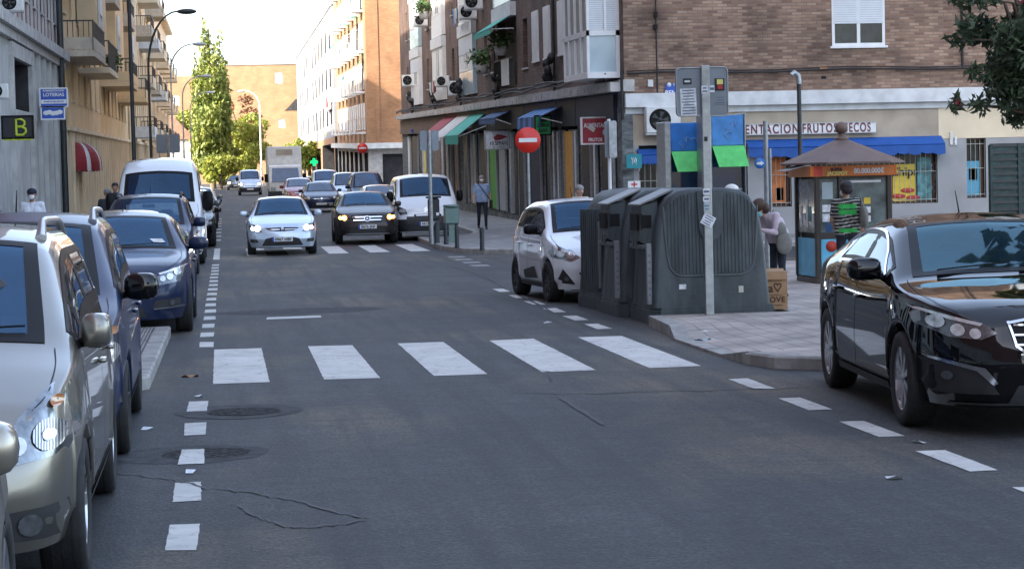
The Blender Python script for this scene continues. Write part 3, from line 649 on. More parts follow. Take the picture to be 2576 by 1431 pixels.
for (u0, u1, m) in [(.8, 7.0, 'fascia_navy'), (7.1, 10.8, 'shop_dark'), (10.9, 18.0, 'fascia_navy'), (18.1, 28.5, 'shop_dark'), (28.6, 45, 'fascia_brown'), (45.1, 70.8, 'fascia_brown')]:
    mb = MB(); fbox(mb, FR, u0, u1, .0, .12, 3.2, 4.0); mb.build('shop_fascia', m, cb_)
# ---------------- orange brick building beyond the side street
def FO(u, d, z): return (10.5-d, 157+u, z+1.1+SL*u)
def FG(u, d, z): return (10.5+u, 157-d, z+1.1)
ob = thing('brick_building', 'orange brick apartment building whose blank gable is half in sun', 'building', (0, 0, 0))
mb = MB(); mb.quad(FG(0, 0, 3.6), FG(20, 0, 3.6), FG(20, 0, 21), FG(0, 0, 21)); fbox(mb, FG, .6, .9, 0, .06, 3.6, 21); mb.build('gable_wall', 'brick_orange_gable', ob)
opO = [(3+5.5*k+q, 3+5.5*k+q+1.5, 4.6+3*f, 6.6+3*f) for k in range(7) for q in (0, 2.6) for f in range(5)]
mb = MB(); facade(mb, FO, 0, 43, 3.6, 21, opO, 0, .3); mb.quad(FO(0, 0, 21), FO(43, 0, 21), (30, 200, 22.5), (30, 157, 22.1)); mb.build('street_wall', 'brick_orange_street', ob)
for i, (a, b, c, d) in enumerate(opO):
    window(ob, FO, a, b, c, d, 'frame_white', .02, 'blind', .5, 1, None, .09)
for k in range(7):
    for f in range(5):
        mb = MB(); fbox(mb, FO, 2.7+5.5*k, 4.8+5.5*k, 0, .8, 4.3+3*f, 4.45+3*f); fbox(mb, FO, 2.7+5.5*k, 4.8+5.5*k, .74, .8, 4.45+3*f, 5.3+3*f); mb.build('balcony', 'cornice_white', ob)
mb = MB(); facade(mb, FG, 0, 20, -1, 3.2, [(1, 4, .2, 2.8), (5, 9, .2, 2.8)], 0, .4, 1); facade(mb, FO, 0, 43, -2, 3.2, [(1+6*k, 5+6*k, .2, 2.9) for k in range(7)], 0, .4, 1); mb.build('ground_floor_wall', ['stone_band', 'shop_dark'], ob)
mb = MB(); fbox(mb, FG, -.5, 20, -.1, .6, 3.2, 3.6); fbox(mb, FO, 0, 43, -.1, .6, 3.2, 3.6); mb.build('ledge', 'cornice_white', ob)
mat('awning_green', (.03, .33, .25), .7, var=.1)
def awning(label, F, a, b, z, out, drop, m, stripes=None, val=.25, arms=True, group=None):
    t = thing('awning', label, 'awning', F((a+b)/2, 0, z)); o = Vector(t.location); mb = MB()
    def G(u, d, zz): return Vector(F(u, d, zz))-o
    n = 8; k0 = 0
    for k in range(n):
        x0 = a+(b-a)*k/n; x1 = a+(b-a)*(k+1)/n; mi = k % 2 if stripes else 0
        mb.add([G(x0, .02, z), G(x1, .02, z), G(x1, out, z-drop), G(x0, out, z-drop)], [[0, 1, 2, 3]], mi)
        mb.add([G(x0, .02, z+.02), G(x1, .02, z+.02), G(x1, out+.01, z-drop+.02), G(x0, out+.01, z-drop+.02)], [[0, 1, 2, 3]], mi)
    mb.build('canopy', [m, stripes or m], t, fix=False); mb = MB()
    for k in range(n*2):
        x0 = a+(b-a)*k/(n*2); x1 = a+(b-a)*(k+1)/(n*2); mi = (k//2) % 2 if stripes else 0; lo = z-drop-val-.03*(k % 2)
        mb.add([G(x0, out, z-drop), G(x1, out, z-drop), G(x1, out+.005, lo-.015), G((x0+x1)/2, out+.012, lo-.04), G(x0, out+.005, lo)], [[0, 1, 2, 3, 4]], mi)
    mb.build('valance', [m, stripes or m], t, fix=False)
    if arms:
        for x in (a+.05, b-.05):
            mb = MB(); mb.tube([G(x, .05, z-.55), G(x, out-.02, z-drop-.02)], .018, 6); mb.build('arm', 'frame_white', t)
    if group: t['group'] = group
    return t
AG = 'green awnings on the sunlit brick building'
for i, (k, f) in enumerate([(0, 1), (1, 2), (0, 3), (3, 4), (3, 2)]):
    awning(['lowest green awning on the street side of the orange brick building', 'middle green awning on the orange brick building beyond the side street', 'green awning near the sunlit edge of the orange brick building, above two others', 'far high green awning on the orange brick facade', 'far low green awning on the orange brick facade'][i], FO, 2.6+5.5*k, 5+5.5*k, 6.8+3*f, 1.5, 1.2, 'awning_green', group=AG)
# ---------------- white building, sunlit, and its neighbours at the far end
def FW(u, d, z): return (10.3-d, 200.5+u, z+1.4+.008*u)
wb = thing('white_building', 'white building glaring in the sun beyond the orange brick one', 'building', (0, 0, 0))
opW = [(4+8*k, 6.6+8*k, 6+3.6*f, 8+3.6*f) for k in range(11) for f in range(3)]
mb = MB(); facade(mb, FW, 0, 98, 4.8, 17, opW, 0, .4, 1); mb.quad(FW(0, 0, 4.8), FW(0, -15, 4.8), FW(0, -15, 17), FW(0, 0, 17))
mb.quad(FW(0, 0, 17), FW(98, 0, 17), FW(98, -15, 17), FW(0, -15, 17)); mb.quad(FW(0, 0, 4.8), FW(98, 0, 4.8), FW(98, -3, 4.8), FW(0, -3, 4.8))
mb.build('wall', ['plaster_white', 'shop_dark'], wb)
mb = MB(); fbox(mb, FW, 0, 98, -.2, .12, 16.9, 17.15); mb.build('roof_edge', 'steel_galv', wb)
mb = MB(); facade(mb, FW, 0, 98, -2, 4.8, [(30+14*k, 40+14*k, .5, 4) for k in range(5)]+[(2, 26, -1, 4.2)], 0, 2, 1); mb.build('ground_floor_wall', ['brick_orange_street', 'shop_dark'], wb)
mb = MB()
for k in range(5): mb.tube([FW(3+k*1.2, -1, 17), FW(3+k*1.2, -1, 19+.5*(k % 2))], .08, 6)
fbox(mb, FW, 2.5, 8.5, -1.3, -.8, 18.2, 18.5); fbox(mb, FW, 3.5, 5.5, -2, -1, 17, 18.3); mb.build('roof_aerial', 'steel_galv', wb)
for (a, dx) in ((16, .12), (30, .1), (52, .1)):
    mb = MB(); fbox(mb, FW, a, a+1.2, 0, dx, 5, 16.5); mb.build('pilaster', 'plaster_cream', wb)
mat('sign_red', (.45, .03, .03), .5)
ws = thing('shop_sign', 'white board with a red flash high on the white building', 'sign', FW(6, .2, 8.2)); mb = MB(); mb.box(-.08, .08, -3, 3, -.8, .8); mb.build('board', 'frame_white', ws)
mb = MB(); mb.prism([(-2, -.5), (1.2, .55), (2.6, .5), (2.6, -.5)], lambda a, b, d: (-.08-d, a, b), .005, .03); mb.build('emblem', 'sign_red', ws)
fb = thing('far_building', 'wide orange brick building closing the end of the street', 'building', (0, 0, 0))
def FF(u, d, z): return (u, 302-d, z+2.2)
mb = MB(); facade(mb, FF, -60, -3.2, -2, 15, [(-7.0, -5.9, 11, 12.4)], 0, .3, 1); facade(mb, FF, -3.2, 10.6, -2, 16.4, [(7.4, 8.4, 13.8, 15.3), (7.7, 8.6, 7.6, 8.8)], 0, .3, 1)
mb.quad(FF(-60, 0, 15), FF(-3.2, 0, 15), FF(-3.2, -12, 15), FF(-60, -12, 15)); mb.quad(FF(-3.2, 0, 16.4), FF(10.6, 0, 16.4), FF(10.6, -12, 16.4), FF(-3.2, -12, 16.4)); mb.build('wall', ['brick_far', 'frame_white'], fb)
for z in (10.0, 2.5):
    mb = MB(); mb.prism([(8.6, z), (9.0, z+.3), (10.2, z+.75+.8), (10.6, z+1.55), (10.6, z)], lambda a, b, d: FF(a, d, b), .01, .08); mb.build('window', 'shop_dark', fb)
mb = MB()
for x in (-1, 2, 6.5): mb.tube([FF(x, -2, 16.4), FF(x, -2, 17.1)], .12, 6)
fbox(mb, FF, -3.2, 10.6, -.2, .1, 16.4, 16.55); mb.build('roof_trim', 'steel_galv', fb)
# ---------------- left side: grey building, yellow building, tan buildings
def mkF(X0, Y0, zb): return lambda u, d, z: (X0+d, Y0+u, z+zb+.012*u)
F1 = mkF(-5.5, 10, 0)
gb = thing('grey_building', 'grey plastered building with red brick panels between pale pilasters', 'building', (0, 0, 0))
op1 = [(47.9, 53.2, 3.4, 4.75)]+[(54.2+k*2.1, 55.2+k*2.1, .3, 2.9) for k in range(6)]+[(3+6*k, 6+6*k, .3, 3) for k in range(7)]
mb = MB(); facade(mb, F1, -90, 66.4, -.5, 5.5, op1, 0, .8, 1); mb.build('ground_floor_wall', ['plaster_grey', 'shop_dark'], gb)
op1b = [(a, a+1.1, 6.6+3*f, 8.6+3*f) for f in range(2) for a in [42.3+2.6*k for k in range(9)]]
mb = MB(); facade(mb, F1, -90, 66.4, 5.5, 33, op1b, 0, .25, 0); mb.quad((-5.5, 76.4, -1), (-17, 76.4, -1), (-17, 76.4, 34), (-5.5, 76.4, 34)); mb.quad(F1(-90, 0, 33), F1(66.4, 0, 33), F1(66.4, -14, 33), F1(-90, -14, 33))  # unseen height and stretch behind the camera added to shade the street
mb.quad(F1(-90, 0, -1), F1(-90, -14, -1), F1(-90, -14, 33), F1(-90, 0, 33)); mb.quad(F1(-90, -14, -1), F1(66.4, -14, -1), F1(66.4, -14, 33), F1(-90, -14, 33)); mb.build('upper_wall', 'brick_red_panel', gb)
mb = MB(); fbox(mb, F1, -90, 66.4, 0, .3, 5.45, 5.75); fbox(mb, F1, -90, 66.4, 0, .16, 5.2, 5.44); mb.build('ledge', 'stone_band', gb)
for k in range(19):
    u = 41.7+1.3*k; mb = MB(); fbox(mb, F1, u, u+.34, 0, .045, 5.76, 14); mb.build('pilaster', 'plaster_grey', gb)
for i, (a, b, c, d) in enumerate(op1b): window(gb, F1, a, b, c, d, 'frame_white', -.1, 'blind', .4+.3*(i % 3), 0, 'stone_band', .06)
mb = MB(); fbox(mb, F1, 47.5, 53.6, 0, .12, 4.76, 5.15); fbox(mb, F1, 47.5, 47.88, 0, .12, .1, 4.75); fbox(mb, F1, 53.22, 53.6, 0, .12, .1, 4.75); fbox(mb, F1, 47.9, 53.2, 0, .1, 3.2, 3.39); mb.build('door_surround', 'stone_band', gb)
for a, b, c, d in op1[1:7]: window(gb, F1, a, b, c, d, 'door_grey', -.1, 'shutter_metal', .9, 0, None, .06)
for k in range(6):
    mb = MB(); u = 53.75+2.1*k; fbox(mb, F1, u, u+.35, 0, .12, .1, 5.2); mb.build('pilaster', 'plaster_grey', gb)
for k in range(7):
    mb = MB(); u = 54.2+2.1*k; fbox(mb, F1, u, u+1.2, .0, .05, 3.2, 4.7); mb.build('lintel_panel', 'stone_band', gb) if k < 6 else None
mb = MB(); mb.tube([F1(63.5, .2, 0), F1(63.5, .2, 14)], .11, 10); mb.tube([F1(64.6, .16, 0), F1(64.6, .16, 14)], .07, 8); mb.build('drainpipe', 'pole_dark', gb)
def leftbuild(X0, Y0, Y1, Htop, zb, name, label, wallm, seed, bayd=3.6):
    rnd = random.Random(seed); F = mkF(X0, Y0, zb); L = Y1-Y0; t = thing(name, label, 'building', (0, 0, 0)); ops = []; n = int(L/bayd)
    nf = int((Htop-4.4)/3.05)
    for k in range(n):
        for f in range(nf): ops.append((k*bayd+1.0, k*bayd+2.3, 4.9+3.05*f, 6.9+3.05*f))
    gops = [(k*bayd+.5, k*bayd+1.6, .3, 2.7) for k in range(n)]
    mb = MB(); facade(mb, F, 0, L, 3.9, Htop, ops, 0, .25, 0); mb.quad(F(0, 0, Htop), F(L, 0, Htop), F(L, -12, Htop), F(0, -12, Htop)); mb.quad(F(L, 0, -2), F(L, -12, -2), F(L, -12, Htop), F(L, 0, Htop)); mb.quad(F(0, 0, -2), F(0, -12, -2), F(0, -12, Htop), F(0, 0, Htop)); mb.build('wall', wallm, t)
    mb = MB(); facade(mb, F, 0, L, -2, 3.75, gops, 0, .3, 1); mb.build('ground_floor_wall', [wallm, 'shop_dark'], t)
    mb = MB(); fbox(mb, F, 0, L, -.1, .14, 3.75, 3.9); fbox(mb, F, -.2, L+.2, -.3, .6, Htop-.3, Htop+.02); mb.build('ledge', 'plaster_cream', t)
    for k in range(n*2):
        mb = MB(); u = .15+k*bayd/2; fbox(mb, F, u, u+.22, 0, .1, -.3, 3.74); mb.build('pilaster', 'plaster_cream', t)
    for i, (a, b, c, d) in enumerate(ops):
        window(t, F, a, b, c, d, 'frame_white', -.08, rnd.choice(['blind', 'blind_wood', 'blind']), rnd.choice([.3, .6, 1]), 1, 'plaster_cream', .07)
    for a, b, c, d in gops: window(t, F, a, b, c, d, 'frame_brown', -.12, 'shutter_metal' if rnd.random() < .5 else None, .8, 1, None, .07)
    return t, F
yb, F2 = leftbuild(-5.5, 76.5, 128, 20, .15, 'yellow_building', 'ochre yellow building with balconies, next to the grey one', 'plaster_yellow', 1)
# projecting blocks and balconies of the yellow building
for (a, b, m) in ((9, 16, 'plaster_tan'), (24, 32, 'plaster_yellow'), (40, 48, 'plaster_tan')):
    mb = MB(); fbox(mb, F2, a, b, 0, .75, 6.9, 19.6); mb.build('oriel', m, yb)
    for f in range(4): window(yb, F2, a+1, a+3, 7.6+3.05*f, 9.4+3.05*f, 'frame_white', .82, 'blind', .5, 1, None, .08)
def balcony(t, F, a, b, z, d=1.0, m='balcony_tan', solid=True):
    mb = MB(); fbox(mb, F, a, b, 0, d, z-.22, z)
    if solid: fbox(mb, F, a, b, d-.08, d, z+.02, z+.45); fbox(mb, F, a, a+.08, 0, d-.1, z+.02, z+.45)
    bb = mb.build('balcony', m, t); mb = MB(); n = int((b-a)/.16)
    for k in range(n+1): x = a+(b-a)*k/n; fbox(mb, F, x-.012, x+.012, d-.05, d-.02, z, z+1.0)
    for k in range(6): x = d*k/6; fbox(mb, F, a+.02, a+.05, x, x+.03, z, z+1.0)
    fbox(mb, F, a, b, d-.07, d, z+1.0, z+1.05); fbox(mb, F, a, a+.07, 0, d-.08, z+1.0, z+1.05); mb.build('railing', 'rail_dark', bb); return bb
balcony(yb, F2, .6, 8.0, 6.55, 1.1); balcony(yb, F2, 9.0, 16, 6.3, 1.2, 'plaster_cream', False); balcony(yb, F2, 24, 32, 6.3, 1.4, 'plaster_yellow'); balcony(yb, F2, 40, 48, 6.0, 1.5, 'plaster_yellow')
for k, (a, f) in enumerate([(17, 1), (17, 2), (17, 3), (.6, 1), (.6, 2), (33, 0), (33, 1), (33, 2), (33, 3)]): balcony(yb, F2, a, a+5, 6.55+3.05*f, 1.1)
tb, F3 = leftbuild(-5.4, 128.2, 172, 18.6, .75, 'tan_building', 'tan building with stacked white balconies, half way down the street', 'plaster_tan', 2)
for k in range(3):
    for f in range(4): balcony(tb, F3, 4+14*k, 10+14*k, 4.3+3.05*f, 1.3, ('cornice_white', 'plaster_cream', 'balcony_tan')[(k+f) % 3])
cb2, F4 = leftbuild(-5.2, 172.2, 214, 15.3, 1.2, 'cream_building', 'cream building with narrow windows, last on the left before the trees', 'plaster_cream', 3, 3.0)
for k in range(4):
    for f in range(3): balcony(cb2, F4, 3+10*k, 7+10*k, 4.3+3.05*f, 1.0, 'plaster_cream')
hb = thing('low_house', 'small grey gabled house beside the far trees', 'building', at(472, 330, 236)); hb.location.z = g(236); mb = MB(); mb.box(-6, .3, 0, 9, 0, 5.4); mb.build('wall', 'plaster_grey', hb)
mb = MB(); mb.prism([(-6.2, 5.4), (.9, 5.4), (-1.6, 8.0), (-6.2, 8.0)], lambda a, b, d: (a, d, b), -.3, 9.3); mb.build('roof', 'roof_tile', hb)
mb = MB(); mb.box(-1.6, -.6, -.03, 0, 3, 4.4); mb.build('window', 'frame_white', hb)
# ================================================================== VEHICLES
def lerp(tab, x):
    if x <= tab[0][0]: return tab[0][1]
    for (a, va), (b, vb) in zip(tab[:-1], tab[1:]):
        if x <= b: return va+(vb-va)*(x-a)/(b-a) if b > a else vb
    return tab[-1][1]
def sm(tab, x, d=.08, lo=0, hi=99):
    d = min(d, abs(x-lo)+1e-4, abs(hi-x)+1e-4); return sum(lerp(tab, x+d*k/3) for k in range(-3, 4))/7
class Car:
    def __init__(s, spec):
        s.__dict__.update(dict(crown=.055, bulge=.06, res=1.0, lowz=.2, hoodcrown=.03, tum=.70, noseset=[(0, .10), (.3, .02), (.5, 0), (.62, .02), (.8, .12), (1.2, .25)], tailset=[(0, .06), (.3, 0), (.6, .0), (.9, .08), (1.3, .25), (1.9, .35)]))
        s.__dict__.update(spec); s.zb = s.lowz
    def prof(s, q):
        L = s.L; zt = sm(s.top, q, .1, 0, L); zs = min(sm(s.sh, q, .12, 0, L), zt-.02)
        w = sm(s.plan, q, .05, 0, L)*s.W/2; belt = s.belt; h = max(0, min(1, (zt-belt)/(s.H-belt)))
        wr = w*(1-.05)*(1-h)+(s.W/2*s.tum)*h if h > 0 else w*.95
        wr = min(wr, w*.97)
        cr = s.hoodcrown+(s.crown-s.hoodcrown)*h; zr = max(zs+.01, zt-cr)
        return zt, zs, w, wr, zr
    def keys(s, q):
        zt, zs, w, wr, zr = s.prof(q); zb = s.zb; ar = 0
        for c in (s.fa, s.ra):
            rr = s.R+.055
            if abs(q-c) < rr: ar = max(ar, s.R+math.sqrt(rr*rr-(q-c)**2)-.02)
        z0 = max(zb, ar); zm = max(zb+(zs-zb)*.55, z0+.04); fl = .012 if ar else 0
        zs = max(zs, zm+.05)
        return [(w-.05+fl, z0), (w-.01+fl, max(zb+.13, z0+.02)), (w+fl, zm), (w-.025, zs), (wr, max(zr, zs+.01)), (wr*.55, zt-(zt-zr)*.25), (0, zt)]
    def pt(s, q, v, side=1, smooth=True):
        K = s.keys(q)
        def P(u):
            u = max(0, min(6, u)); i = min(5, int(u)); t = u-i; return (K[i][0]+(K[i+1][0]-K[i][0])*t, K[i][1]+(K[i+1][1]-K[i][1])*t)
        d = .32 if v > 1.5 else 0
        d = min(d, 6-v if v > 5 else d)
        X = Z = 0
        for k in range(-2, 3): a = P(v+d*k/2); X += a[0]/5; Z += a[1]/5
        return Vector(s.defo(X*side, q, Z))
    def defo(s, x, q, z):
        f = max(0, 1-q/.7)**1.6; r = max(0, 1-(s.L-q)/.6)**1.6; w0 = s.plan[0][1]*s.W/2; w1 = s.plan[-1][1]*s.W/2
        y = q+f*(lerp(s.noseset, z)-s.bulge*(1-min(1, abs(x)/w0)**2))-r*(lerp(s.tailset, z)-s.bulge*(1-min(1, abs(x)/w1)**2))
        return (x, y-s.L/2, z)
    def nrm(s, q, v, side):
        a = s.pt(q+.02, v, side)-s.pt(q-.02, v, side); b = s.pt(q, min(6, v+.03), side)-s.pt(q, v-.03, side); n = a.cross(b)*side
        if n.length < 1e-9: return Vector((0, 0, 1))
        n.normalize(); c = s.pt(q, v, side)-Vector((0, 0, .6)); c.y = 0
        return n if n.dot(c) > 0 else -n
    def patch(s, q0, q1, v0, v1, off, nq=10, nv=6, side=1, q01=None):
        """curved panel lying on the body between stations q0..q1 and rows v0..v1"""
        vs = []
        for i in range(nq+1):
            for j in range(nv+1):
                v = v0+(v1-v0)*j/nv; t = i/nq
                a = q0(v) if callable(q0) else q0; b = q1(v) if callable(q1) else q1
                q = a+(b-a)*t; vs.append(s.pt(q, v, side)+s.nrm(q, v, side)*off)
        return vs, [[i*(nv+1)+j, i*(nv+1)+j+1, (i+1)*(nv+1)+j+1, (i+1)*(nv+1)+j] for i in range(nq) for j in range(nv)]
    def body(s, root, paint):
        L = s.L; st = {0, L}; q = 0; d = .09/s.res
        while q < L: st.add(round(q, 4)); q += d*(.4 if q < .5 or q > L-.5 else 1)
        for c in (s.fa, s.ra):
            for k in range(-14, 15): st.add(round(c+(s.R+.055)*math.sin(k*math.pi/28), 4))
        st = sorted(x for x in st if 0 <= x <= L); V = []; nv = int(36*s.res) if s.res >= 1 else 24
        for i in range(nv+1): V.append(6*i/nv)
        if s.open:
            V = sorted(set([round(v, 4) for v in V]+[3.34, 3.79, 4.44, 4.52])); st = set(st) | {s.cowl+.07, s.header-.06}
            for a, b in s.side: st |= {a+.02, b-.02}
            if s.rear0: st |= {s.rear0+.04, s.rear1-.04}
            st = sorted(x for x in st if 0 <= x <= L)
        mb = MB(); rows = len(V)*2-1; vs = []
        for q in st:
            r = [s.pt(q, v, 1) for v in V]; vs += r+[Vector((-p.x, p.y, p.z)) for p in r[-2::-1]]
        VV = V+V[-2::-1]
        def hole(i, j):
            q = (st[i]+st[i+1])/2; v = (VV[j]+VV[j+1])/2
            if not s.open: return False
            if s.cowl+.07 < q < s.header-.06 and v > 4.44: return True
            if s.rear0 and s.rear0+.04 < q < s.rear1-.04 and v > 4.52: return True
            return 3.34 < v < 3.79 and any(a+.02 < q < b-.02 for a, b in s.side)
        fs = [[i*rows+j, (i+1)*rows+j, (i+1)*rows+j+1, i*rows+j+1] for i in range(len(st)-1) for j in range(rows-1) if not hole(i, j)]
        mb.add(vs, fs, 0, True)
        for q, sg in ((0, 1), (L, -1)):
            zt, zs, w, wr, zr = s.prof(q); NV = 14; NX = 14; vv = []; K = [s.pt(q, v, 1) for v in V]
            n6 = [i for i, v in enumerate(V)]; half = len(V)-1
            # fan rows: join symmetric points across, following the crown for upper rows
            for i in range(half+1):
                p = K[i]
                for k in range(NX+1):
                    t = 1-2*k/NX; x = p.x*t
                    a = s.defo(x, q, p.z); vv.append(Vector(a))
            mb.add(vv, [[i*(NX+1)+k, i*(NX+1)+k+1, (i+1)*(NX+1)+k+1, (i+1)*(NX+1)+k] for i in range(half) for k in range(NX)], 0, True)
        o = mb.build('body', paint, root, fix=False)
        bm = bmesh.new(); bm.from_mesh(o.data); bmesh.ops.remove_doubles(bm, verts=bm.verts, dist=.0006); bmesh.ops.recalc_face_normals(bm, faces=bm.faces); s.bvh = BVHTree.FromBMesh(bm)
        bm.to_mesh(o.data); bm.free(); s.root = root; s.obj = o; return o
    def proj(s, name, poly, m, off=.006, plane='f', mirror=False, parent=None, step=.05, side=1, fit=True):
        """polygon in (x,z) [front 'f' / rear 'r'] or (q,z) [side 's'] laid onto the body"""
        obs = []
        for sg in ((1, -1) if mirror else (1,)):
            P = []; n = len(poly)
            for i in range(n):
                a, b = Vector(poly[i]), Vector(poly[(i+1) % n]); k = max(1, int((b-a).length/step))
                for j in range(k): P.append(a+(b-a)*j/k)
            m0 = len(P); x0 = min(p.x for p in P); x1 = max(p.x for p in P); z0 = min(p.y for p in P); z1 = max(p.y for p in P); I = []
            nx = max(1, int((x1-x0)/step)); nz = max(1, int((z1-z0)/step))
            for i in range(1, nx):
                for j in range(1, nz):
                    c = Vector((x0+(x1-x0)*i/nx, z0+(z1-z0)*j/nz))
                    if geometry.intersect_point_line and min((c-p).length for p in P) > step*.4: I.append(c)
            verts, _, faces, *_ = geometry.delaunay_2d_cdt(P+I, [], [list(range(m0))], 1, 1e-5)
            vs = []; ok = []
            for v in verts:
                if plane == 'f': o, d = Vector((v.x*sg, -9, v.y)), Vector((0, 1, 0))
                elif plane == 'r': o, d = Vector((v.x*sg, 9, v.y)), Vector((0, -1, 0))
                else: o, d = Vector((9*sg*side, v.x-s.L/2, v.y)), Vector((-sg*side, 0, 0))
                h = s.bvh.ray_cast(o, d); ok.append(h[0] is not None)
                if h[0] is None: vs.append(o); continue
                nn = h[1]; vs.append(h[0]-d*off/max(.4, abs(nn.dot(d))))
            mb = MB(); mb.add(vs, [list(f) for f in faces if all(ok[i] for i in f)], 0, True)
            o = mb.build(name, m, parent or s.root, fix=False); obs.append(o)
        return obs if mirror else obs[0]
    def seam(s, pts, w=.006, off=.0025, m='ink', side=1, name='panel_gap'):
        """thin dark gap along (q,v) points"""
        P = []
        for (a, b) in zip(pts[:-1], pts[1:]):
            n = max(2, int(abs(a[0]-b[0])/.08), int(abs(a[1]-b[1])*5))
            for k in range(n): P.append((a[0]+(b[0]-a[0])*k/n, a[1]+(b[1]-a[1])*k/n))
        P.append(pts[-1]); vs = []
        C = [s.pt(q, v, side)+s.nrm(q, v, side)*off for q, v in P]
        for i, c in enumerate(C):
            t = (C[min(i+1, len(C)-1)]-C[max(i-1, 0)]).normalized(); n = s.nrm(*P[i], side); u = t.cross(n)*w; vs += [c+u, c-u]
        return vs, [[2*i, 2*i+1, 2*i+3, 2*i+2] for i in range(len(C)-1)]
def wheel_mesh(R_, wd, spokes, rimm, root, x, y, name='wheel'):
    t = thing(name, None, None, (x, y, R_)); t.parent = root; sg = 1 if x > 0 else -1
    mb = MB(); r = R_; h = wd/2
    mb.lathe([(r*.66, -h*.9), (r*.80, -h), (r*.95, -h*.96), (r*.99, -h*.75), (r, -h*.3), (r, h*.3), (r*.99, h*.75), (r*.95, h*.96), (r*.80, h), (r*.66, h*.9), (r*.62, h*.4)], 36, 0, None, 'x')
    for k in range(3): mb.lathe([(r*1.001, -h*.5+k*h*.45), (r*1.004, -h*.47+k*h*.45), (r*1.001, -h*.36+k*h*.45)], 36, 0, None, 'x')
    mb.build('tyre', 'tyre', t)
    mb = MB(); f = sg*h*.86
    mb.lathe([(r*.70, f), (r*.665, f+sg*.004), (r*.64, f-sg*.012), (r*.60, f-sg*.06)], 36, 0, None, 'x')
    mb.lathe([(0, f-sg*.005), (r*.09, f-sg*.006), (r*.13, f-sg*.02), (r*.14, f-sg*.05)], 16, 0, None, 'x')
    for k in range(spokes):
        a = 2*math.pi*k/spokes
        def Q(rr, da, xx): return (xx, rr*math.cos(a+da), rr*math.sin(a+da))
        w0, w1 = .05/ (r*.12) * .35, .055/(r*.64)*.5
        A = [Q(r*.11, -w0, f-sg*.012), Q(r*.11, w0, f-sg*.012), Q(r*.655, w1, f-sg*.004), Q(r*.655, -w1, f-sg*.004)]
        B = [(p[0]-sg*.035, p[1], p[2]) for p in A]; mb.add(A+B, [[0, 1, 2, 3], [0, 4, 5, 1], [1, 5, 6, 2], [3, 2, 6, 7], [0, 3, 7, 4]])
    mb.build('rim', rimm, t)
    mb = MB(); mb.lathe([(0, f-sg*.07), (r*.64, f-sg*.07)], 24, 0, None, 'x'); mb.build('brake_disc', 'plastic_dark', t)
    return t
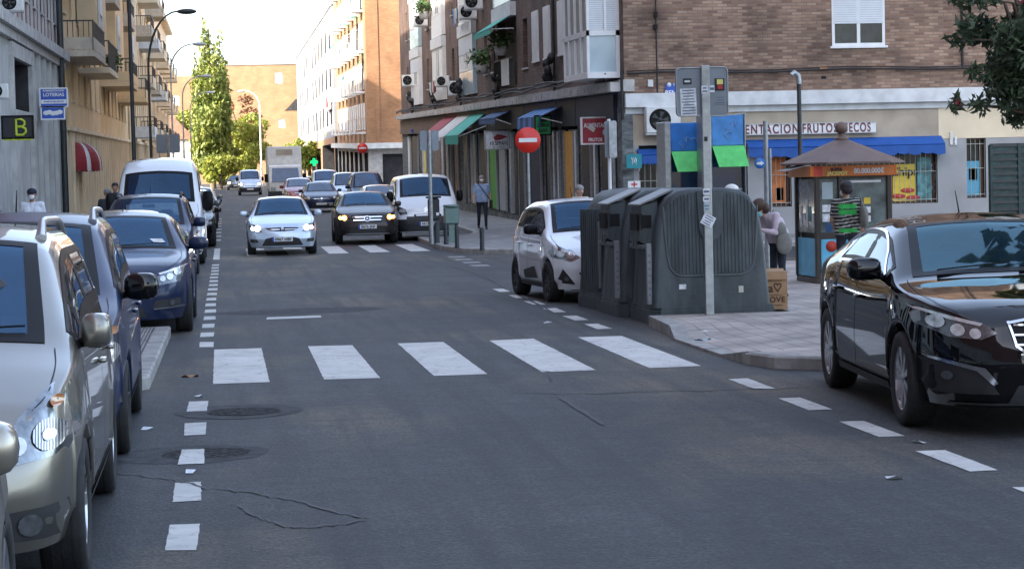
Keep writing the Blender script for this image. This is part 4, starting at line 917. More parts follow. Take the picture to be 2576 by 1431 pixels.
def car(name, label, cat, spec, paint, loc, rz=0, group=None, detail=2, plate=None, lights=None, rim='rim', spokes=5, rails=False, rear=False):
    s = Car(spec); s.res = 1.0 if detail > 1 else .6; s.open = detail > 1
    root = thing(name, label, cat, loc, rz, group); L = s.L; s.body(root, paint)
    uz = s.zb; mb = MB(); mb.box(-s.W/2+.30, s.W/2-.30, -L/2+.25, L/2-.25, uz-.02, .62)
    mb.box(-s.W/2+.09, s.W/2-.09, s.fa+s.R+.1-L/2, s.ra-s.R-.1-L/2, uz-.015, .4)
    mb.build('underbody', 'trim_black', root)
    tx = s.W/2-.115
    for (q, sgs) in ((s.fa, (1, -1)), (s.ra, (1, -1))):
        for sg in sgs: wheel_mesh(s.R, .215, spokes, rim, root, sg*tx, q-L/2)
    hi = detail > 1
    # glass: windscreen
    zt_lo, zt_hi = s.cowl, s.header
    def ws(v): return zt_lo+.03
    e = s.__dict__.get('seal', .045); mb = MB()
    for sd in (1, -1):
        vl = 4.30; vi = 4.47+e
        for (a, b, c, d) in ((zt_lo+.02, zt_hi-.01, vl, vi), (zt_lo+.02, zt_lo+.075+e*.5, vi, 6), (zt_hi-.065-e*.4, zt_hi-.01, vi, 6)):
            vs, fs = s.patch(a, b, c, d, .004, 12 if c == vl else 3, 2 if c == vl else 8, sd); mb.add(vs, fs, 0, True)
    mb.build('windscreen_seal', 'trim_black', root, fix=False); mb = MB()
    for sd in (1, -1): vs, fs = s.patch(zt_lo+.04, zt_hi-.03, 4.38, 6, .002, 10, 7, sd); mb.add(vs, fs, 0, True)
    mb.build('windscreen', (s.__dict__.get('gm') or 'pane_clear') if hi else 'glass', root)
    if hi:
        bz = s.belt-.04; C0 = s.cowl+.06-L/2; mb = MB(); mb.box(-s.W/2+.16, s.W/2-.16, C0, C0+.42, .6, bz-.03, bev=.05); mb.build('dashboard', 'interior', root)
        mb = MB(); mb.tube([(.36+.18*math.cos(a*math.pi/8), C0+.5+.05*math.sin(a*math.pi/8), bz-.03+.17*math.sin(a*math.pi/8)) for a in range(17)], .016, 6); mb.build('steering_wheel', 'trim_black', root)
        fq = s.side[0][1]-.05-L/2 if s.H < 1.9 else s.side[0][1]-.35-L/2
        for q, top in ((fq, min(s.H-.30, bz+.22)), (fq+.95, min(s.H-.32, bz+.14))):
            if q > L/2-.8 or (s.H > 1.9 and q > fq): continue
            for sg in (-1, 1):
                mb = MB(); mb.box(sg*.36-.24, sg*.36+.24, q-.06, q+.08, .45, top, bev=.06); se = mb.build('seat', 'interior', root); mb = MB(); mb.box(sg*.36-.13, sg*.36+.13, q-.03, q+.07, top+.03, top+.19, bev=.04); mb.build('headrest', 'interior', se)
        p = s.pt(s.header-.18, 6); mb = MB(); mb.box(-.12, .12, p.y+.03, p.y+.05, p.z-.14, p.z-.07, bev=.008); mb.build('inside_mirror', 'trim_black', root)
    if s.rear0:
        mb = MB()
        for sd in (1, -1):
            vs, fs = s.patch(s.rear0, s.rear1, 4.45, 6, .005, 6, 6, sd); mb.add(vs, fs, 0, True)
        mb.build('rear_window', 'pane_side' if hi else 'glass', root)
    # side windows
    for sd in (1, -1):
        mb = MB(); a, b = s.side[0][0], s.side[-1][1]
        if hi:
            for (q0, q1, c, d) in [(a-.05, b+.05, 3.22, 3.35), (a-.05, b+.05, 3.78, 3.88)]+[(x0, x1, 3.35, 3.78) for x0, x1 in zip([a-.05]+[z[1]-.03 for z in s.side], [z[0]+.03 for z in s.side]+[b+.05])]:
                vs, fs = s.patch(q0, q1, c, d, .004, 24 if q1-q0 > 1 else 2, 2, sd); mb.add(vs, fs, 0, True)
        else: vs, fs = s.patch(a-.05, b+.05, 3.22, 4-.12, .003, 24, 4, sd); mb.add(vs, fs, 0, True)
        mb.build('window_surround', 'trim_black', root, fix=False)
        for (a, b) in s.side:
            mb = MB(); vs, fs = s.patch(a, b, 3.32, 3.80, .002 if hi else .007, 10, 4, sd); mb.add(vs, fs, 0, True); mb.build('side_window', 'pane_side' if hi else 'side_glass', root)
        if s.__dict__.get('chromeline'):
            mb = MB(); P = [(s.side[0][0]-.05, 3.24), (s.side[-1][1]+.05, 3.24)]; vs, fs = s.seam(P, .011, .009, 'chrome', sd); mb.add(vs, fs, 0, True)
            P = [(s.side[0][0]-.02, 3.3), (s.side[0][0]+.35, 3.72), (s.side[0][0]+.8, 3.9), (s.side[-1][1]-.25, 3.9), (s.side[-1][1]+.05, 3.3)]; vs, fs = s.seam(P, .011, .009, 'chrome', sd); mb.add(vs, fs, 0, True)
            mb.build('window_chrome', 'chrome', root, fix=False)
        if hi:
            mb = MB()
            for q in s.doors:
                vs, fs = s.seam([(q, .6), (q, 1.5), (q-.02, 3.1)], .006, .003, side=sd); mb.add(vs, fs)
            vs, fs = s.seam([(s.doors[0], .6), (s.doors[-1], .6)], .005, .003, side=sd); mb.add(vs, fs)
            mb.build('door_gap', 'ink', root, fix=False)
            mb = MB()
            vs, fs = s.seam([(.16, 3.9), (.5, 4.05), (s.cowl-.03, 4.15)], .003, .005, side=sd); mb.add(vs, fs); mb.build('bonnet_gap', 'ink', root, fix=False)
            for q in s.doors[1:]:
                c = s.pt(q-.18, 2.62, sd)+s.nrm(q-.18, 2.62, sd)*.022; mb = MB(); mb.ell(c, (.022, .095, .016), 6, 0, .7); mb.build('door_handle', s.__dict__.get('handle', paint), root)
            mb = MB(); vs, fs = s.patch(s.fa+s.R+.1, s.ra-s.R-.1, .05, .5, .012, 12, 2, sd); mb.add(vs, fs, 0, True); mb.build('sill_trim', 'plastic_dark', root)
        # mirror
        q = s.side[0][0]+s.__dict__.get('mq', .16); c = s.pt(q, 3.2, sd); z = c.z+.07
        mx = c.x+sd*s.__dict__.get('mo', .13); mb = MB(); MM = Matrix.Translation((mx, c.y-.03, z)) @ Matrix.Rotation(-sd*.15, 4, 'Z'); ms = s.__dict__.get('mirr', (.105, .075, .075)); mb.ell((0, 0, 0), ms, 8, 0, .62, MM)
        mo = mb.build('mirror', s.__dict__.get('mirm', paint), root); mb = MB(); mb.tube([(c.x-.02*sd, c.y, z-.06), (mx-sd*.03, c.y-.03, z-.05)], .025, 8); mb.build('mirror_arm', 'trim_black', mo)
        if hi: mb = MB(); mb.ell((0, ms[1]*.93, 0), (ms[0]*.85, .008, ms[2]*.8), 6, 0, .6, MM); mb.build('mirror_glass', 'chrome', mo)
    # front
    for sg in (1, -1):
        hl = s.proj('headlight', [(x*sg, z) for x, z in s.head], s.__dict__.get('lensm', 'lamp_lens'), .007)
        xs = [p[0] for p in s.head]; zs = [p[1] for p in s.head]; cx = (min(xs)+max(xs))/2; cz = sum(zs)/len(zs)
        sp = s.__dict__.get('bulbs', [(.36, .065), (.68, .045)])
        for bi, (f, r, *zz) in enumerate(sp):
            x = min(xs)+(max(xs)-min(xs))*f; z = zz[0] if zz else cz
            poly = [(sg*x+r*math.cos(a*math.pi/8), z+r*math.sin(a*math.pi/8)) for a in range(16)]
            mm = 'lamp_flute' if hi and r > .06 else 'bulb_bright'
            if lights == 'on': mm = 'lamp_on'
            if lights == 'amber': mm = 'amber_on'
            s.proj('lamp', poly, mm, .013, parent=hl, step=.03)
            if hi and not lights and bi == 0 and r < .07:
                s.proj('bulb_ring', [(sg*x+r*.4*math.cos(a*math.pi/8), z+r*.4*math.sin(a*math.pi/8)) for a in range(16)], 'bulb_bright', .016, parent=hl, step=.03)
        if hi and s.__dict__.get('amberlamp'):
            ax, az, ar = s.amberlamp; s.proj('indicator', [(sg*ax+ar*math.cos(a*math.pi/6), az+ar*math.sin(a*math.pi/6)) for a in range(12)], 'lamp_amber', .014, parent=hl, step=.03)
    if s.__dict__.get('strip'): s.proj('lamp_strip', s.strip, 'bulb_bright', .013, mirror=True)
    if s.grille:
        gl = s.proj('grille', s.grille, 'trim_black', .007)
        zs = [p[1] for p in s.grille]; xs = [p[0] for p in s.grille]
        nb = s.__dict__.get('bars', 3)
        for k in range(nb):
            z = min(zs)+(max(zs)-min(zs))*(k+.7)/(nb+.4); h = s.__dict__.get('barh', .008)
            hw = max(xs)*(.86 if k in (0,) else .93)
            s.proj('grille_bar', [(-hw, z-h), (hw, z-h), (hw, z+h), (-hw, z+h)], s.__dict__.get('barm', 'chrome'), .016, parent=gl)
        if s.__dict__.get('gring'):
            n = len(s.grille); c = Vector((sum(xs)/n, sum(zs)/n)); o = [Vector(p) for p in s.grille]
            for i in range(n):
                a, b = o[i], o[(i+1) % n]; t = (b-a).normalized(); u = Vector((t.y, -t.x))*.008
                s.proj('grille_frame', [a-u-t*.01, b-u+t*.01, b+u+t*.01, a+u-t*.01], 'chrome', .018, parent=gl)
        if s.__dict__.get('badge'):
            bx, bz, br = s.badge; s.proj('badge', [(bx+br*math.cos(a*math.pi/8), bz+br*.9*math.sin(a*math.pi/8)) for a in range(16)], 'chrome', .022, step=.03)
            if br > .06: s.proj('badge_field', [(bx+br*.8*math.cos(a*math.pi/8), bz+br*.7*math.sin(a*math.pi/8)) for a in range(16)], 'ink', .025, step=.03)
    if s.lower: s.proj('air_intake', s.lower, 'plastic_dark', .006)
    for f in s.__dict__.get('fog', []):
        for sg in (1, -1):
            fo = s.proj('fog_light_recess', [(x*sg, z) for x, z in f[0]], 'plastic_dark', .006)
            if f[1]: x, z, r = f[1]; s.proj('fog_light', [(sg*x+r*math.cos(a*math.pi/6), z+r*math.sin(a*math.pi/6)) for a in range(12)], 'lamp_lens', .012, parent=fo, step=.03)
    for nm, poly, m, mir in s.__dict__.get('extra', []): s.proj(nm, poly, m, .012, mirror=mir)
    pz = s.__dict__.get('platez', .42); pl = s.proj('number_plate', [(-.26, pz-.055), (.26, pz-.055), (.26, pz+.055), (-.26, pz+.055)], 'plate', .024)
    if hi:
        s.proj('plate_band', [(-.26, pz-.055), (-.215, pz-.055), (-.215, pz+.055), (-.26, pz+.055)], 'plate_blue', .028, parent=pl)
        if plate:
            y = min(v.co.y for v in pl.data.vertices); text(plate, .105, (.02, y-.008, pz), FRONT, 'ink', pl, .001, .002)
        # wipers, antenna
        mb = MB()
        for (x0, x1) in ((-.55, -.0), (.05, .6)):
            P = []
            for k in range(7):
                t = k/6; q = s.cowl+.06+.07*t; x = x0+(x1-x0)*t; v = 6-min(1.6, abs(x)/ (s.W/2*.9)*1.7); p = s.pt(q, v, 1 if x >= 0 else -1); P.append((x, p.y, p.z+.022))
            mb.tube(P, .0055, 5)
        mb.build('wiper', 'trim_black', root)
        mb = MB(); p = s.pt(s.header+.12, 6); mb.tube([(0, p.y+.6, s.H-.01), (0, p.y+.72, s.H+.16)], [.007, .003], 6); mb.build('antenna', 'trim_black', root)
    if rails:
        for sd in (1, -1):
            mb = MB(); q0, q1 = s.header+.15, s.rear0-.1 if s.rear0 else L-.6; P = []
            for k in range(9):
                q = q0+(q1-q0)*k/8; p = s.pt(q, 4.25, sd); P.append((p.x, p.y, p.z+(.0 if k in (0, 8) else .055)))
            mb.tube(P, [.03]+[.022]*7+[.03], 8); mb.build('roof_rail', 'rim' if rails == 'light' else 'trim_black', root)
    # rear lamps
    for sg in (1, -1): s.proj('tail_light', [(x*sg, z) for x, z in s.__dict__.get('tail', [(.5, s.belt-.15), (.8, s.belt-.18), (.8, s.belt+.02), (.55, s.belt+.02)])], 'lamp_red', .006, 'r')
    return root, s
mat('lens_clear', (.16, .17, .18), .2, .7, 1, var=.35, scale=40)
CG = 'cars and vans queuing or parked along the street'
def P_hatch(L=4.28, W=1.775, H=1.48, **k):
    f = L/4.28
    d = dict(L=L, W=W, H=H, belt=.93, fa=.85*f, ra=.85*f+2.62*f, R=.315,
        top=[(0, .70), (.10, .78), (.95*f, .96), (1.12*f, 1.01), (1.95*f, H-.05), (2.4*f, H), (3.3*f, H-.02), (3.75*f, H-.10), (L-.12, 1.0), (L, .88)],
        sh=[(0, .66), (.25, .76), (1.0*f, .90), (2.5*f, .94), (3.8*f, .98), (L, .84)], plan=[(0, .60), (.06, .74), (.16, .85), (.35, .93), (.75, .985), (1.2, 1), (3.4*f, 1), (L-.35, .93), (L-.08, .8), (L, .68)],
        cowl=1.10*f, header=2.02*f, rear0=3.76*f, rear1=L-.22, side=[(1.42*f, 2.28*f), (2.36*f, 3.08*f), (3.14*f, 3.5*f)], doors=[1.2*f, 2.32*f, 3.2*f],
        head=[(.50, .60), (.60, .57), (.80, .62), (.85, .74), (.80, .80), (.68, .77)], grille=[(-.44, .69), (-.30, .62), (0, .60), (.30, .62), (.44, .69), (0, .70)], lower=[(-.52, .24), (.52, .24), (.42, .42), (.25, .46), (-.25, .46), (-.42, .42)],
        fog=[([(.60, .33), (.82, .32), (.80, .42), (.64, .40)], (.70, .37, .035))], bars=1, badge=(0, .66, .05), platez=.40)
    d.update(k); return d
def P_van(L, W, H, **k):
    d = dict(L=L, W=W, H=H, belt=1.1, fa=.95, ra=L-1.1, R=.33, tum=.86, crown=.09, lowz=.24,
        top=[(0, .95), (.10, 1.02), (.62, 1.22), (.75, 1.27), (1.55, H-.12), (1.95, H-.02), (2.4, H), (L-.3, H-.01), (L, H-.08)],
        sh=[(0, .86), (.25, .98), (.8, 1.12), (2.5, 1.14), (L, 1.14)], plan=[(0, .66), (.06, .80), (.16, .90), (.35, .96), (.75, .995), (1.2, 1), (L-.15, 1), (L-.04, .97), (L, .93)],
        cowl=.74, header=1.62, rear0=None, rear1=None, side=[(1.15, 2.1)], doors=[1.0, 2.15], head=[(.58, .78), (.80, .74), (.88, .90), (.86, 1.02), (.66, .92)], grille=[(-.40, .70), (.40, .70), (.40, .76), (-.40, .76)], lower=[(-.9, .26), (.9, .26), (.9, .62), (-.9, .62)],
        fog=[], bars=1, badge=(0, .88, .0), platez=.48, mirr=(.10, .09, .17), mirm='trim_black', tailset=[(0, .03), (3, .0)], mq=.05)
    d.update(k); return d
def gz(x, y): return (x, y, g(y))
def center(Yfront, L): return Yfront+L/2
# --- white hatchback driving towards us
c_i30, s_ = car('hatchback', 'ice blue white hatchback with lit headlights, first car at the far crossing', 'car', P_hatch(noseset=[(0, .12), (.22, .04), (.4, 0), (.55, .02), (.75, .13), (1.1, .2)]), 'paint_ice', gz(1.43, center(54.6, 4.28)), R(-.5), CG, 2, '0967 HBF', 'on')
s_.proj('emblem', [(.05*math.cos(a*math.pi/8)*1.25, .66+.032*math.sin(a*math.pi/8)) for a in range(16)], 'ink', .03, step=.02)
for q in ([(-.03, .645), (-.018, .645), (-.008, .675), (-.02, .675)], [(.012, .645), (.024, .645), (.034, .675), (.022, .675)], [(-.02, .656), (.025, .656), (.025, .664), (-.02, .664)]): s_.proj('emblem_letter', q, 'chrome', .034, step=.02)
# --- brown crossover with amber indicators
sp = P_hatch(4.42, 1.80, 1.50, belt=1.0, lowz=.26, R=.345, grille=[(-.46, .80), (-.40, .62), (.40, .62), (.46, .80), (.2, .83), (-.2, .83)], bars=2, barh=.02, badge=(0, .72, .09), lower=[(-.60, .30), (.60, .30), (.50, .43), (-.50, .43)],
    head=[(.52, .70), (.62, .62), (.84, .72), (.86, .86), (.72, .86)], extra=[('skid_trim', [(-.66, .27), (.66, .27), (.58, .305), (-.58, .305)], 'rim', False)], platez=.49, fog=[([(.62, .42), (.84, .42), (.82, .54), (.68, .52)], None)], mirm='paint_brown')
sp['sh'] = [(0, .74), (.25, .84), (1.0, .98), (2.5, 1.0), (4.0, 1.04), (4.42, .9)]; sp['top'] = [(0, .80), (.10, .88), (1.0, 1.05), (1.16, 1.09), (2.0, 1.45), (2.5, 1.50), (3.4, 1.48), (3.85, 1.38), (4.3, 1.05), (4.42, .92)]
c_gla, s_ = car('crossover_car', 'dark brown crossover with glowing amber indicators and a large round badge', 'car', sp, 'paint_brown', gz(4.02, center(60.9, 4.42)), R(-1), CG, 2, '8676 JNF', 'amber')
for a in (90, 210, 330): s_.proj('emblem_star', [(.066*math.cos(R(a)), .72+.058*math.sin(R(a))), (.012*math.cos(R(a+70)), .72+.012*math.sin(R(a+70))), (.012*math.cos(R(a-70)), .72+.012*math.sin(R(a-70)))], 'chrome', .030, step=.03)
# --- white panel van next to it
sp = P_van(4.8, 1.90, 1.96)
sp['extra'] = [('bumper_cover', [(-.62, .60), (.62, .60), (.62, .70), (-.62, .70)], 'plastic_dark', False)]
c_jum, s_ = car('panel_van', 'white panel van with black bumper parked behind the litter bin on the corner', 'van', sp, 'paint_white', gz(5.93, center(62.6, 4.8)), R(-1.5), CG, 2, '4412 FKT', None, 'dark_rim')
for z in (.86, .93): s_.proj('emblem_chevron', [(-.09, z-.02), (0, z+.05), (.09, z-.02), (.09, z-.045), (0, z+.02), (-.09, z-.045)], 'chrome', .016, step=.03)
text('> <', .22, (0, -2.47, .93), FRONT, 'chrome', c_jum, .004, .01, 'emblem') if False else None
# --- white city car behind the recycling containers
sp = P_hatch(3.67, 1.66, 1.50, grille=[(-.50, .44), (-.40, .30), (.40, .30), (.50, .44), (.30, .50), (-.30, .50)], lower=None, bars=3, barm='pole_dark', head=[(.46, .66), (.60, .60), (.79, .66), (.82, .80), (.72, .84)], fog=[([(.54, .27), (.76, .30), (.70, .50)], (.66, .35, .03))],
    mirm='trim_black', platez=.44, badge=(0, .62, .045), spokesz=1, R=.30)
c_i10, s_ = car('city_car', 'small white hatchback with black mirrors parked beyond the recycling containers', 'car', sp, 'paint_white', (5.35, center(30.28, 3.67), 0), R(4), CG, 2, '1832 KXD', None, 'dark_rim', 8)
s_.proj('door_trim', [(1.3, .33), (2.2, .30), (2.25, .42), (1.5, .50)], 'plastic_dark', .012, 's', side=-1); s_.proj('door_trim', [(1.3, .33), (2.2, .30), (2.25, .42), (1.5, .50)], 'plastic_dark', .012, 's', side=1)
# --- black saloon on the right
sp = dict(L=4.79, W=1.86, H=1.46, belt=.98, fa=.96, ra=3.78, R=.335, lowz=.21,
    lensm='lens_clear', gm='pane_teal_refl', top=[(0, .77), (.08, .85), (.30, .90), (1.15, 1.01), (1.32, 1.04), (2.15, 1.40), (2.6, 1.455), (3.0, 1.45), (3.5, 1.37), (4.15, 1.13), (4.6, 1.10), (4.79, .98)],
    sh=[(0, .73), (.25, .82), (1.0, .91), (1.4, .95), (2.5, .97), (4.0, 1.02), (4.6, 1.0), (4.79, .90)], plan=[(0, .56), (.06, .68), (.18, .80), (.38, .90), (.75, .975), (1.2, 1), (3.9, 1), (4.4, .94), (4.7, .84), (4.79, .72)],
    cowl=1.30, header=2.22, rear0=3.25, rear1=4.08, side=[(1.62, 2.52), (2.60, 3.42)], doors=[1.28, 2.56, 3.45],
    head=[(.46, .70), (.56, .66), (.74, .675), (.885, .75), (.905, .865), (.72, .80), (.52, .755)], grille=[(-.38, .77), (-.35, .62), (-.22, .52), (.22, .52), (.35, .62), (.38, .77), (.2, .80), (-.2, .80)], gring=True, bars=4, barh=.006,
    lower=[(-.40, .24), (.40, .24), (.34, .36), (-.34, .36)], fog=[([(.46, .30), (.82, .30), (.90, .42), (.88, .53), (.56, .45)], (.76, .42, .03))], platez=.42, badge=(0, .84, .04), chromeline=True, mirr=(.125, .085, .085), handle='paint_black', bulbs=[(.30, .034, .70), (.52, .040, .722), (.76, .044, .775)], strip=[(.54, .765), (.72, .812), (.895, .868), (.88, .845), (.73, .79), (.56, .748)],
    extra=[('fog_chrome', [(.90, .56), (.89, .54), (.60, .455), (.50, .36), (.47, .375), (.55, .475), (.62, .49)], 'chrome', True), ('lip_trim', [(-.75, .225), (.75, .225), (.75, .24), (-.75, .24)], 'pole_dark', False)])
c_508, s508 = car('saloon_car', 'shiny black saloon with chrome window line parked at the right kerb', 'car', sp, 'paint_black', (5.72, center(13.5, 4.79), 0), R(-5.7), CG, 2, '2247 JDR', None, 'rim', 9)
# --- silver people carrier, foreground left
def P_mpv(L, W, H, **k):
    d = P_hatch(L, W, H, belt=1.0, fa=.90, ra=3.62, R=.325, lowz=.24,
        top=[(0, .78), (.10, .86), (.85, 1.06), (.98, 1.10), (1.95, H-.07), (2.4, H), (3.5, H-.01), (L-.55, H-.08), (L-.1, 1.05), (L, .9)],
        sh=[(0, .72), (.25, .84), (.95, 1.0), (2.5, 1.02), (L-.4, 1.04), (L, .9)], cowl=.96, header=2.0, rear0=L-.5, rear1=L-.2, side=[(1.2, 1.55), (1.62, 2.5), (2.58, 3.3), (3.36, 3.95)], doors=[1.15, 2.54, 3.4],
        head=[(.55, .68), (.60, .62), (.83, .65), (.872, .72), (.868, .86), (.83, .94), (.76, .935), (.64, .82)], grille=[(-.36, .78), (-.28, .70), (.28, .70), (.36, .78)], lower=[(-.45, .25), (.45, .25), (.45, .42), (-.45, .42)], fog=[([(.52, .30), (.84, .28), (.88, .44), (.54, .42)], (.68, .36, .05))],
        mq=.10, mirr=(.12, .09, .095), platez=.52, bulbs=[(.66, .068, .735), (.26, .04, .70)], amberlamp=(.79, .87, .026), seal=.055, tum=.76)
    d.update(k); return d
c_ver, s_ = car('people_carrier', 'silver gold people carrier with round fog light, nearest car at the left kerb', 'car', P_mpv(4.36, 1.77, 1.63, mirr=(.07, .09, .085), mo=.08), 'paint_silver', (-1.56, center(9.25, 4.36), 0), R(.3), CG, 2, '9921 DVM', None, 'rim', 7, 'light')
c_zaf, s_ = car('people_carrier', 'dark navy people carrier squeezed between the silver one and the black saloon', 'car', P_mpv(4.32, 1.74, 1.64, mirm='paint_black'), 'paint_navy', (-1.56, center(13.85, 4.32), 0), R(.6), CG, 2, '3307 CPW', None, 'rim', 5, 'light')
# nearest car, only its mirror reaches the frame
mat('paint_gold', (.40, .36, .29), .3, .75, 1, var=.03, scale=1)
c_near, s_ = car('hatchback', 'gold beige car at the very left edge, only its mirror in view', 'car', P_hatch(3.7, 1.68, 1.46, mirr=(.13, .09, .085)), 'paint_gold', (-1.665, center(5.05, 3.7), 0), 0, CG, 2, None, None, 'rim', 6)
s_.proj('emblem', [(0, 0)], 'chrome') if False else None
# dark saloon with oval lights
sp = dict(s508.__dict__); sp = {k: v for k, v in sp.items() if k not in ('root', 'obj', 'bvh', 'zb', 'res')}
sp.update(gm='pane_clear', H=1.50, top=[(a, b+.04*(1 if b > 1.2 else 0)) for a, b in sp['top']], chromeline=False, gring=False, extra=[('fog_blade', [(.48, .33), (.84, .35), (.84, .365), (.48, .345)], 'chrome', True)], head=[(.48, .70), (.54, .62), (.80, .66), (.86, .84), (.70, .82)],
    grille=[(-.34, .78), (-.26, .52), (.26, .52), (.34, .78)], fog=[([(.46, .34), (.80, .36), (.80, .46), (.50, .44)], (.70, .41, .035))], handle='paint_ink_blue', badge=(0, .70, .08), platez=.46)
c_ins, s_ = car('saloon_car', 'dark blue black saloon with white paper behind its windscreen, third at the left kerb', 'car', sp, 'paint_ink_blue', gz(-1.36, center(26.2, 4.79)), R(-.2), CG, 2, '6618 GKB', None, 'rim', 7)
mb = MB(); a = s_.pt(s_.cowl+.16, 5.0, 1)+Vector((0, 0, .012)); b = s_.pt(s_.cowl+.16, 4.6, 1)+Vector((0, 0, .012)); c = s_.pt(s_.cowl+.26, 4.7, 1)+Vector((0, 0, .012)); d = s_.pt(s_.cowl+.25, 5.1, 1)+Vector((0, 0, .012)); mb.quad(a, b, c, d); o = mb.build('windscreen_paper', 'poster_white', c_ins)
c_sil, s_ = car('hatchback', 'silver grey car almost hidden behind the dark blue black saloon', 'car', P_hatch(4.2, 1.74, 1.47), 'paint_silver', gz(-1.62, center(32.3, 4.2)), 0, CG, 1)
sp = P_mpv(4.5, 1.84, 1.69, fog=[]); sp['extra'] = []
c_suv, s_ = car('off_road_car', 'dark blue off-road car parked right in front of the tall white van', 'car', sp, 'paint_ink_blue', gz(-1.50, center(41.3, 4.5)), R(-.8), CG, 2, '5540 HXC', None, 'rim', 5, True)
sp = P_van(5.9, 2.06, 2.52, belt=1.3, R=.35, tum=.84, crown=.10)
sp['top'] = [(0, 1.06), (.10, 1.14), (.60, 1.36), (.72, 1.42), (1.40, 2.16), (1.62, 2.30), (2.1, 2.47), (2.8, 2.52), (5.6, 2.52), (5.9, 2.42)]; sp['sh'] = [(0, .98), (.25, 1.12), (.8, 1.28), (2.5, 1.3), (5.9, 1.3)]
sp['header'] = 1.46; sp['lower'] = [(-.95, .26), (.95, .26), (.95, .60), (-.95, .60)]; sp['mirr'] = (.13, .10, .24); sp['head'] = [(.70, .82), (.90, .80), (.95, 1.05), (.86, 1.16), (.74, 1.0)]; sp['mq'] = -.02
c_mas, s_ = car('delivery_van', 'tall pale white delivery van towering over the parked cars on the left', 'van', sp, 'paint_white', gz(-1.52, center(49.8, 5.9)), R(0), CG, 2, None, None, 'dark_rim')
# --- distant traffic: one prototype per kind, then copies
def far(kind, label, px, py_unused, Y, paint, L=4.3, W=1.76, H=1.47, lights=None, dx=0, rz=0, rails=False):
    x = at(px, 460, Y).x+dx
    if kind == 'van': sp = P_van(L, W, H); nm, ct = 'panel_van', 'van'
    elif kind == 'mpv': sp = P_mpv(L, W, H, fog=[]); nm, ct = 'people_carrier', 'car'
    else: sp = P_hatch(L, W, H, fog=[]); nm, ct = 'hatchback', 'car'
    return car(nm, label, ct, sp, paint, gz(x, center(Y, sp['L'])), rz, CG, 1, None, lights, 'rim', 5, rails)[0]
far('hatch', 'dark blue car directly behind the brown crossover in the queue', 808, 455, 104, 'paint_navy')
far('mpv', 'maroon red car in front of the grey box lorry', 754, 460, 120, 'paint_red', 4.3, 1.78, 1.6)
far('mpv', 'dark off-road car with pale roof parked behind the white panel van', 928, 460, 108, 'paint_ink_blue', 4.5, 1.84, 1.9)
far('hatch', 'white low car parked just behind the white panel van', 962, 460, 88, 'paint_white', 4.2, 1.76, 1.42)
far('van', 'pale blue white van furthest up the right row', 822, 460, 138, 'paint_ice', 4.6, 1.85, 2.0)
far('mpv', 'light blue tall car parked between the pale van and the dark off-road car', 876, 460, 120, 'paint_ice', 4.3, 1.78, 1.85)
far('hatch', 'grey car parked to the right of the blue queueing car', 868, 460, 128, 'paint_grey'); far('hatch', 'tiny white car at the far end beside the lorry', 775, 460, 158, 'paint_white')
far('van', 'van with both headlights blazing far up the street', 629, 460, 172, 'paint_ice', 4.6, 1.86, 2.05, 'on'); far('hatch', 'tiny distant car with small lit headlights, left of the blazing van', 594, 460, 215, 'paint_grey', lights='on')
far('hatch', 'black car whose edge shows right behind the tall delivery van', 548, 460, 62, 'paint_black', dx=-.98); far('mpv', 'grey people carrier two places behind the tall delivery van', 548, 460, 70, 'paint_grey', 4.3, 1.78, 1.6, dx=-1.02); far('hatch', 'dark car far down the left kerb behind the grey people carrier', 552, 460, 80, 'paint_ink_blue', dx=-.98); far('hatch', 'silver car furthest down the left kerb', 552, 460, 90, 'paint_silver', dx=-.95)
# box lorry
mat('lorry_white', (.72, .71, .67), .6, var=.1)
Y = 132; x = at(718, 440, Y).x; lo = thing('box_lorry', 'grey white box lorry facing us at the far end of the queue', 'lorry', gz(x, Y), 0, CG)
mb = MB(); mb.box(-1.05, 1.05, 1.4, 6.5, .9, 3.5, bev=.04); mb.build('box', 'lorry_white', lo)
mb = MB(); mb.prism([(-.05, .5), (-.05, 1.25), (.35, 2.25), (.6, 2.35), (1.3, 2.35), (1.3, .5)], lambda a, b, d: (d, a, b), -.98, .98); cb3 = mb.build('cab', 'lorry_white', lo)
mb = MB(); M = [(-.85, -.045, 1.3), (.85, -.045, 1.3), (.78, .30, 2.16), (-.78, .30, 2.16)]; mb.add([(a, b-.03, c) for a, b, c in M], [[0, 1, 2, 3]]); mb.build('windscreen', 'glass', lo, fix=False)
mb = MB(); mb.box(-1.0, 1.0, -.12, .1, .35, .75, bev=.03); mb.build('bumper', 'plastic_dark', lo); mb = MB(); mb.box(-.5, .5, 1.36, 1.4, 2.95, 3.3); mb.build('name_board', 'plaster_beige', lo)
for sg in (1, -1):
    mb = MB(); mb.box(sg*.62, sg*.9, -.1, -.05, .8, 1.0); mb.build('headlight', 'lamp_lens', lo); mb = MB(); mb.box(sg*1.05, sg*1.28, .1, .2, 1.3, 1.8, bev=.02); mb.build('mirror', 'trim_black', lo)
    for q in (.9, 5.0): wheel_mesh(.42, .25, 5, 'steel_galv', lo, sg*.85, q)
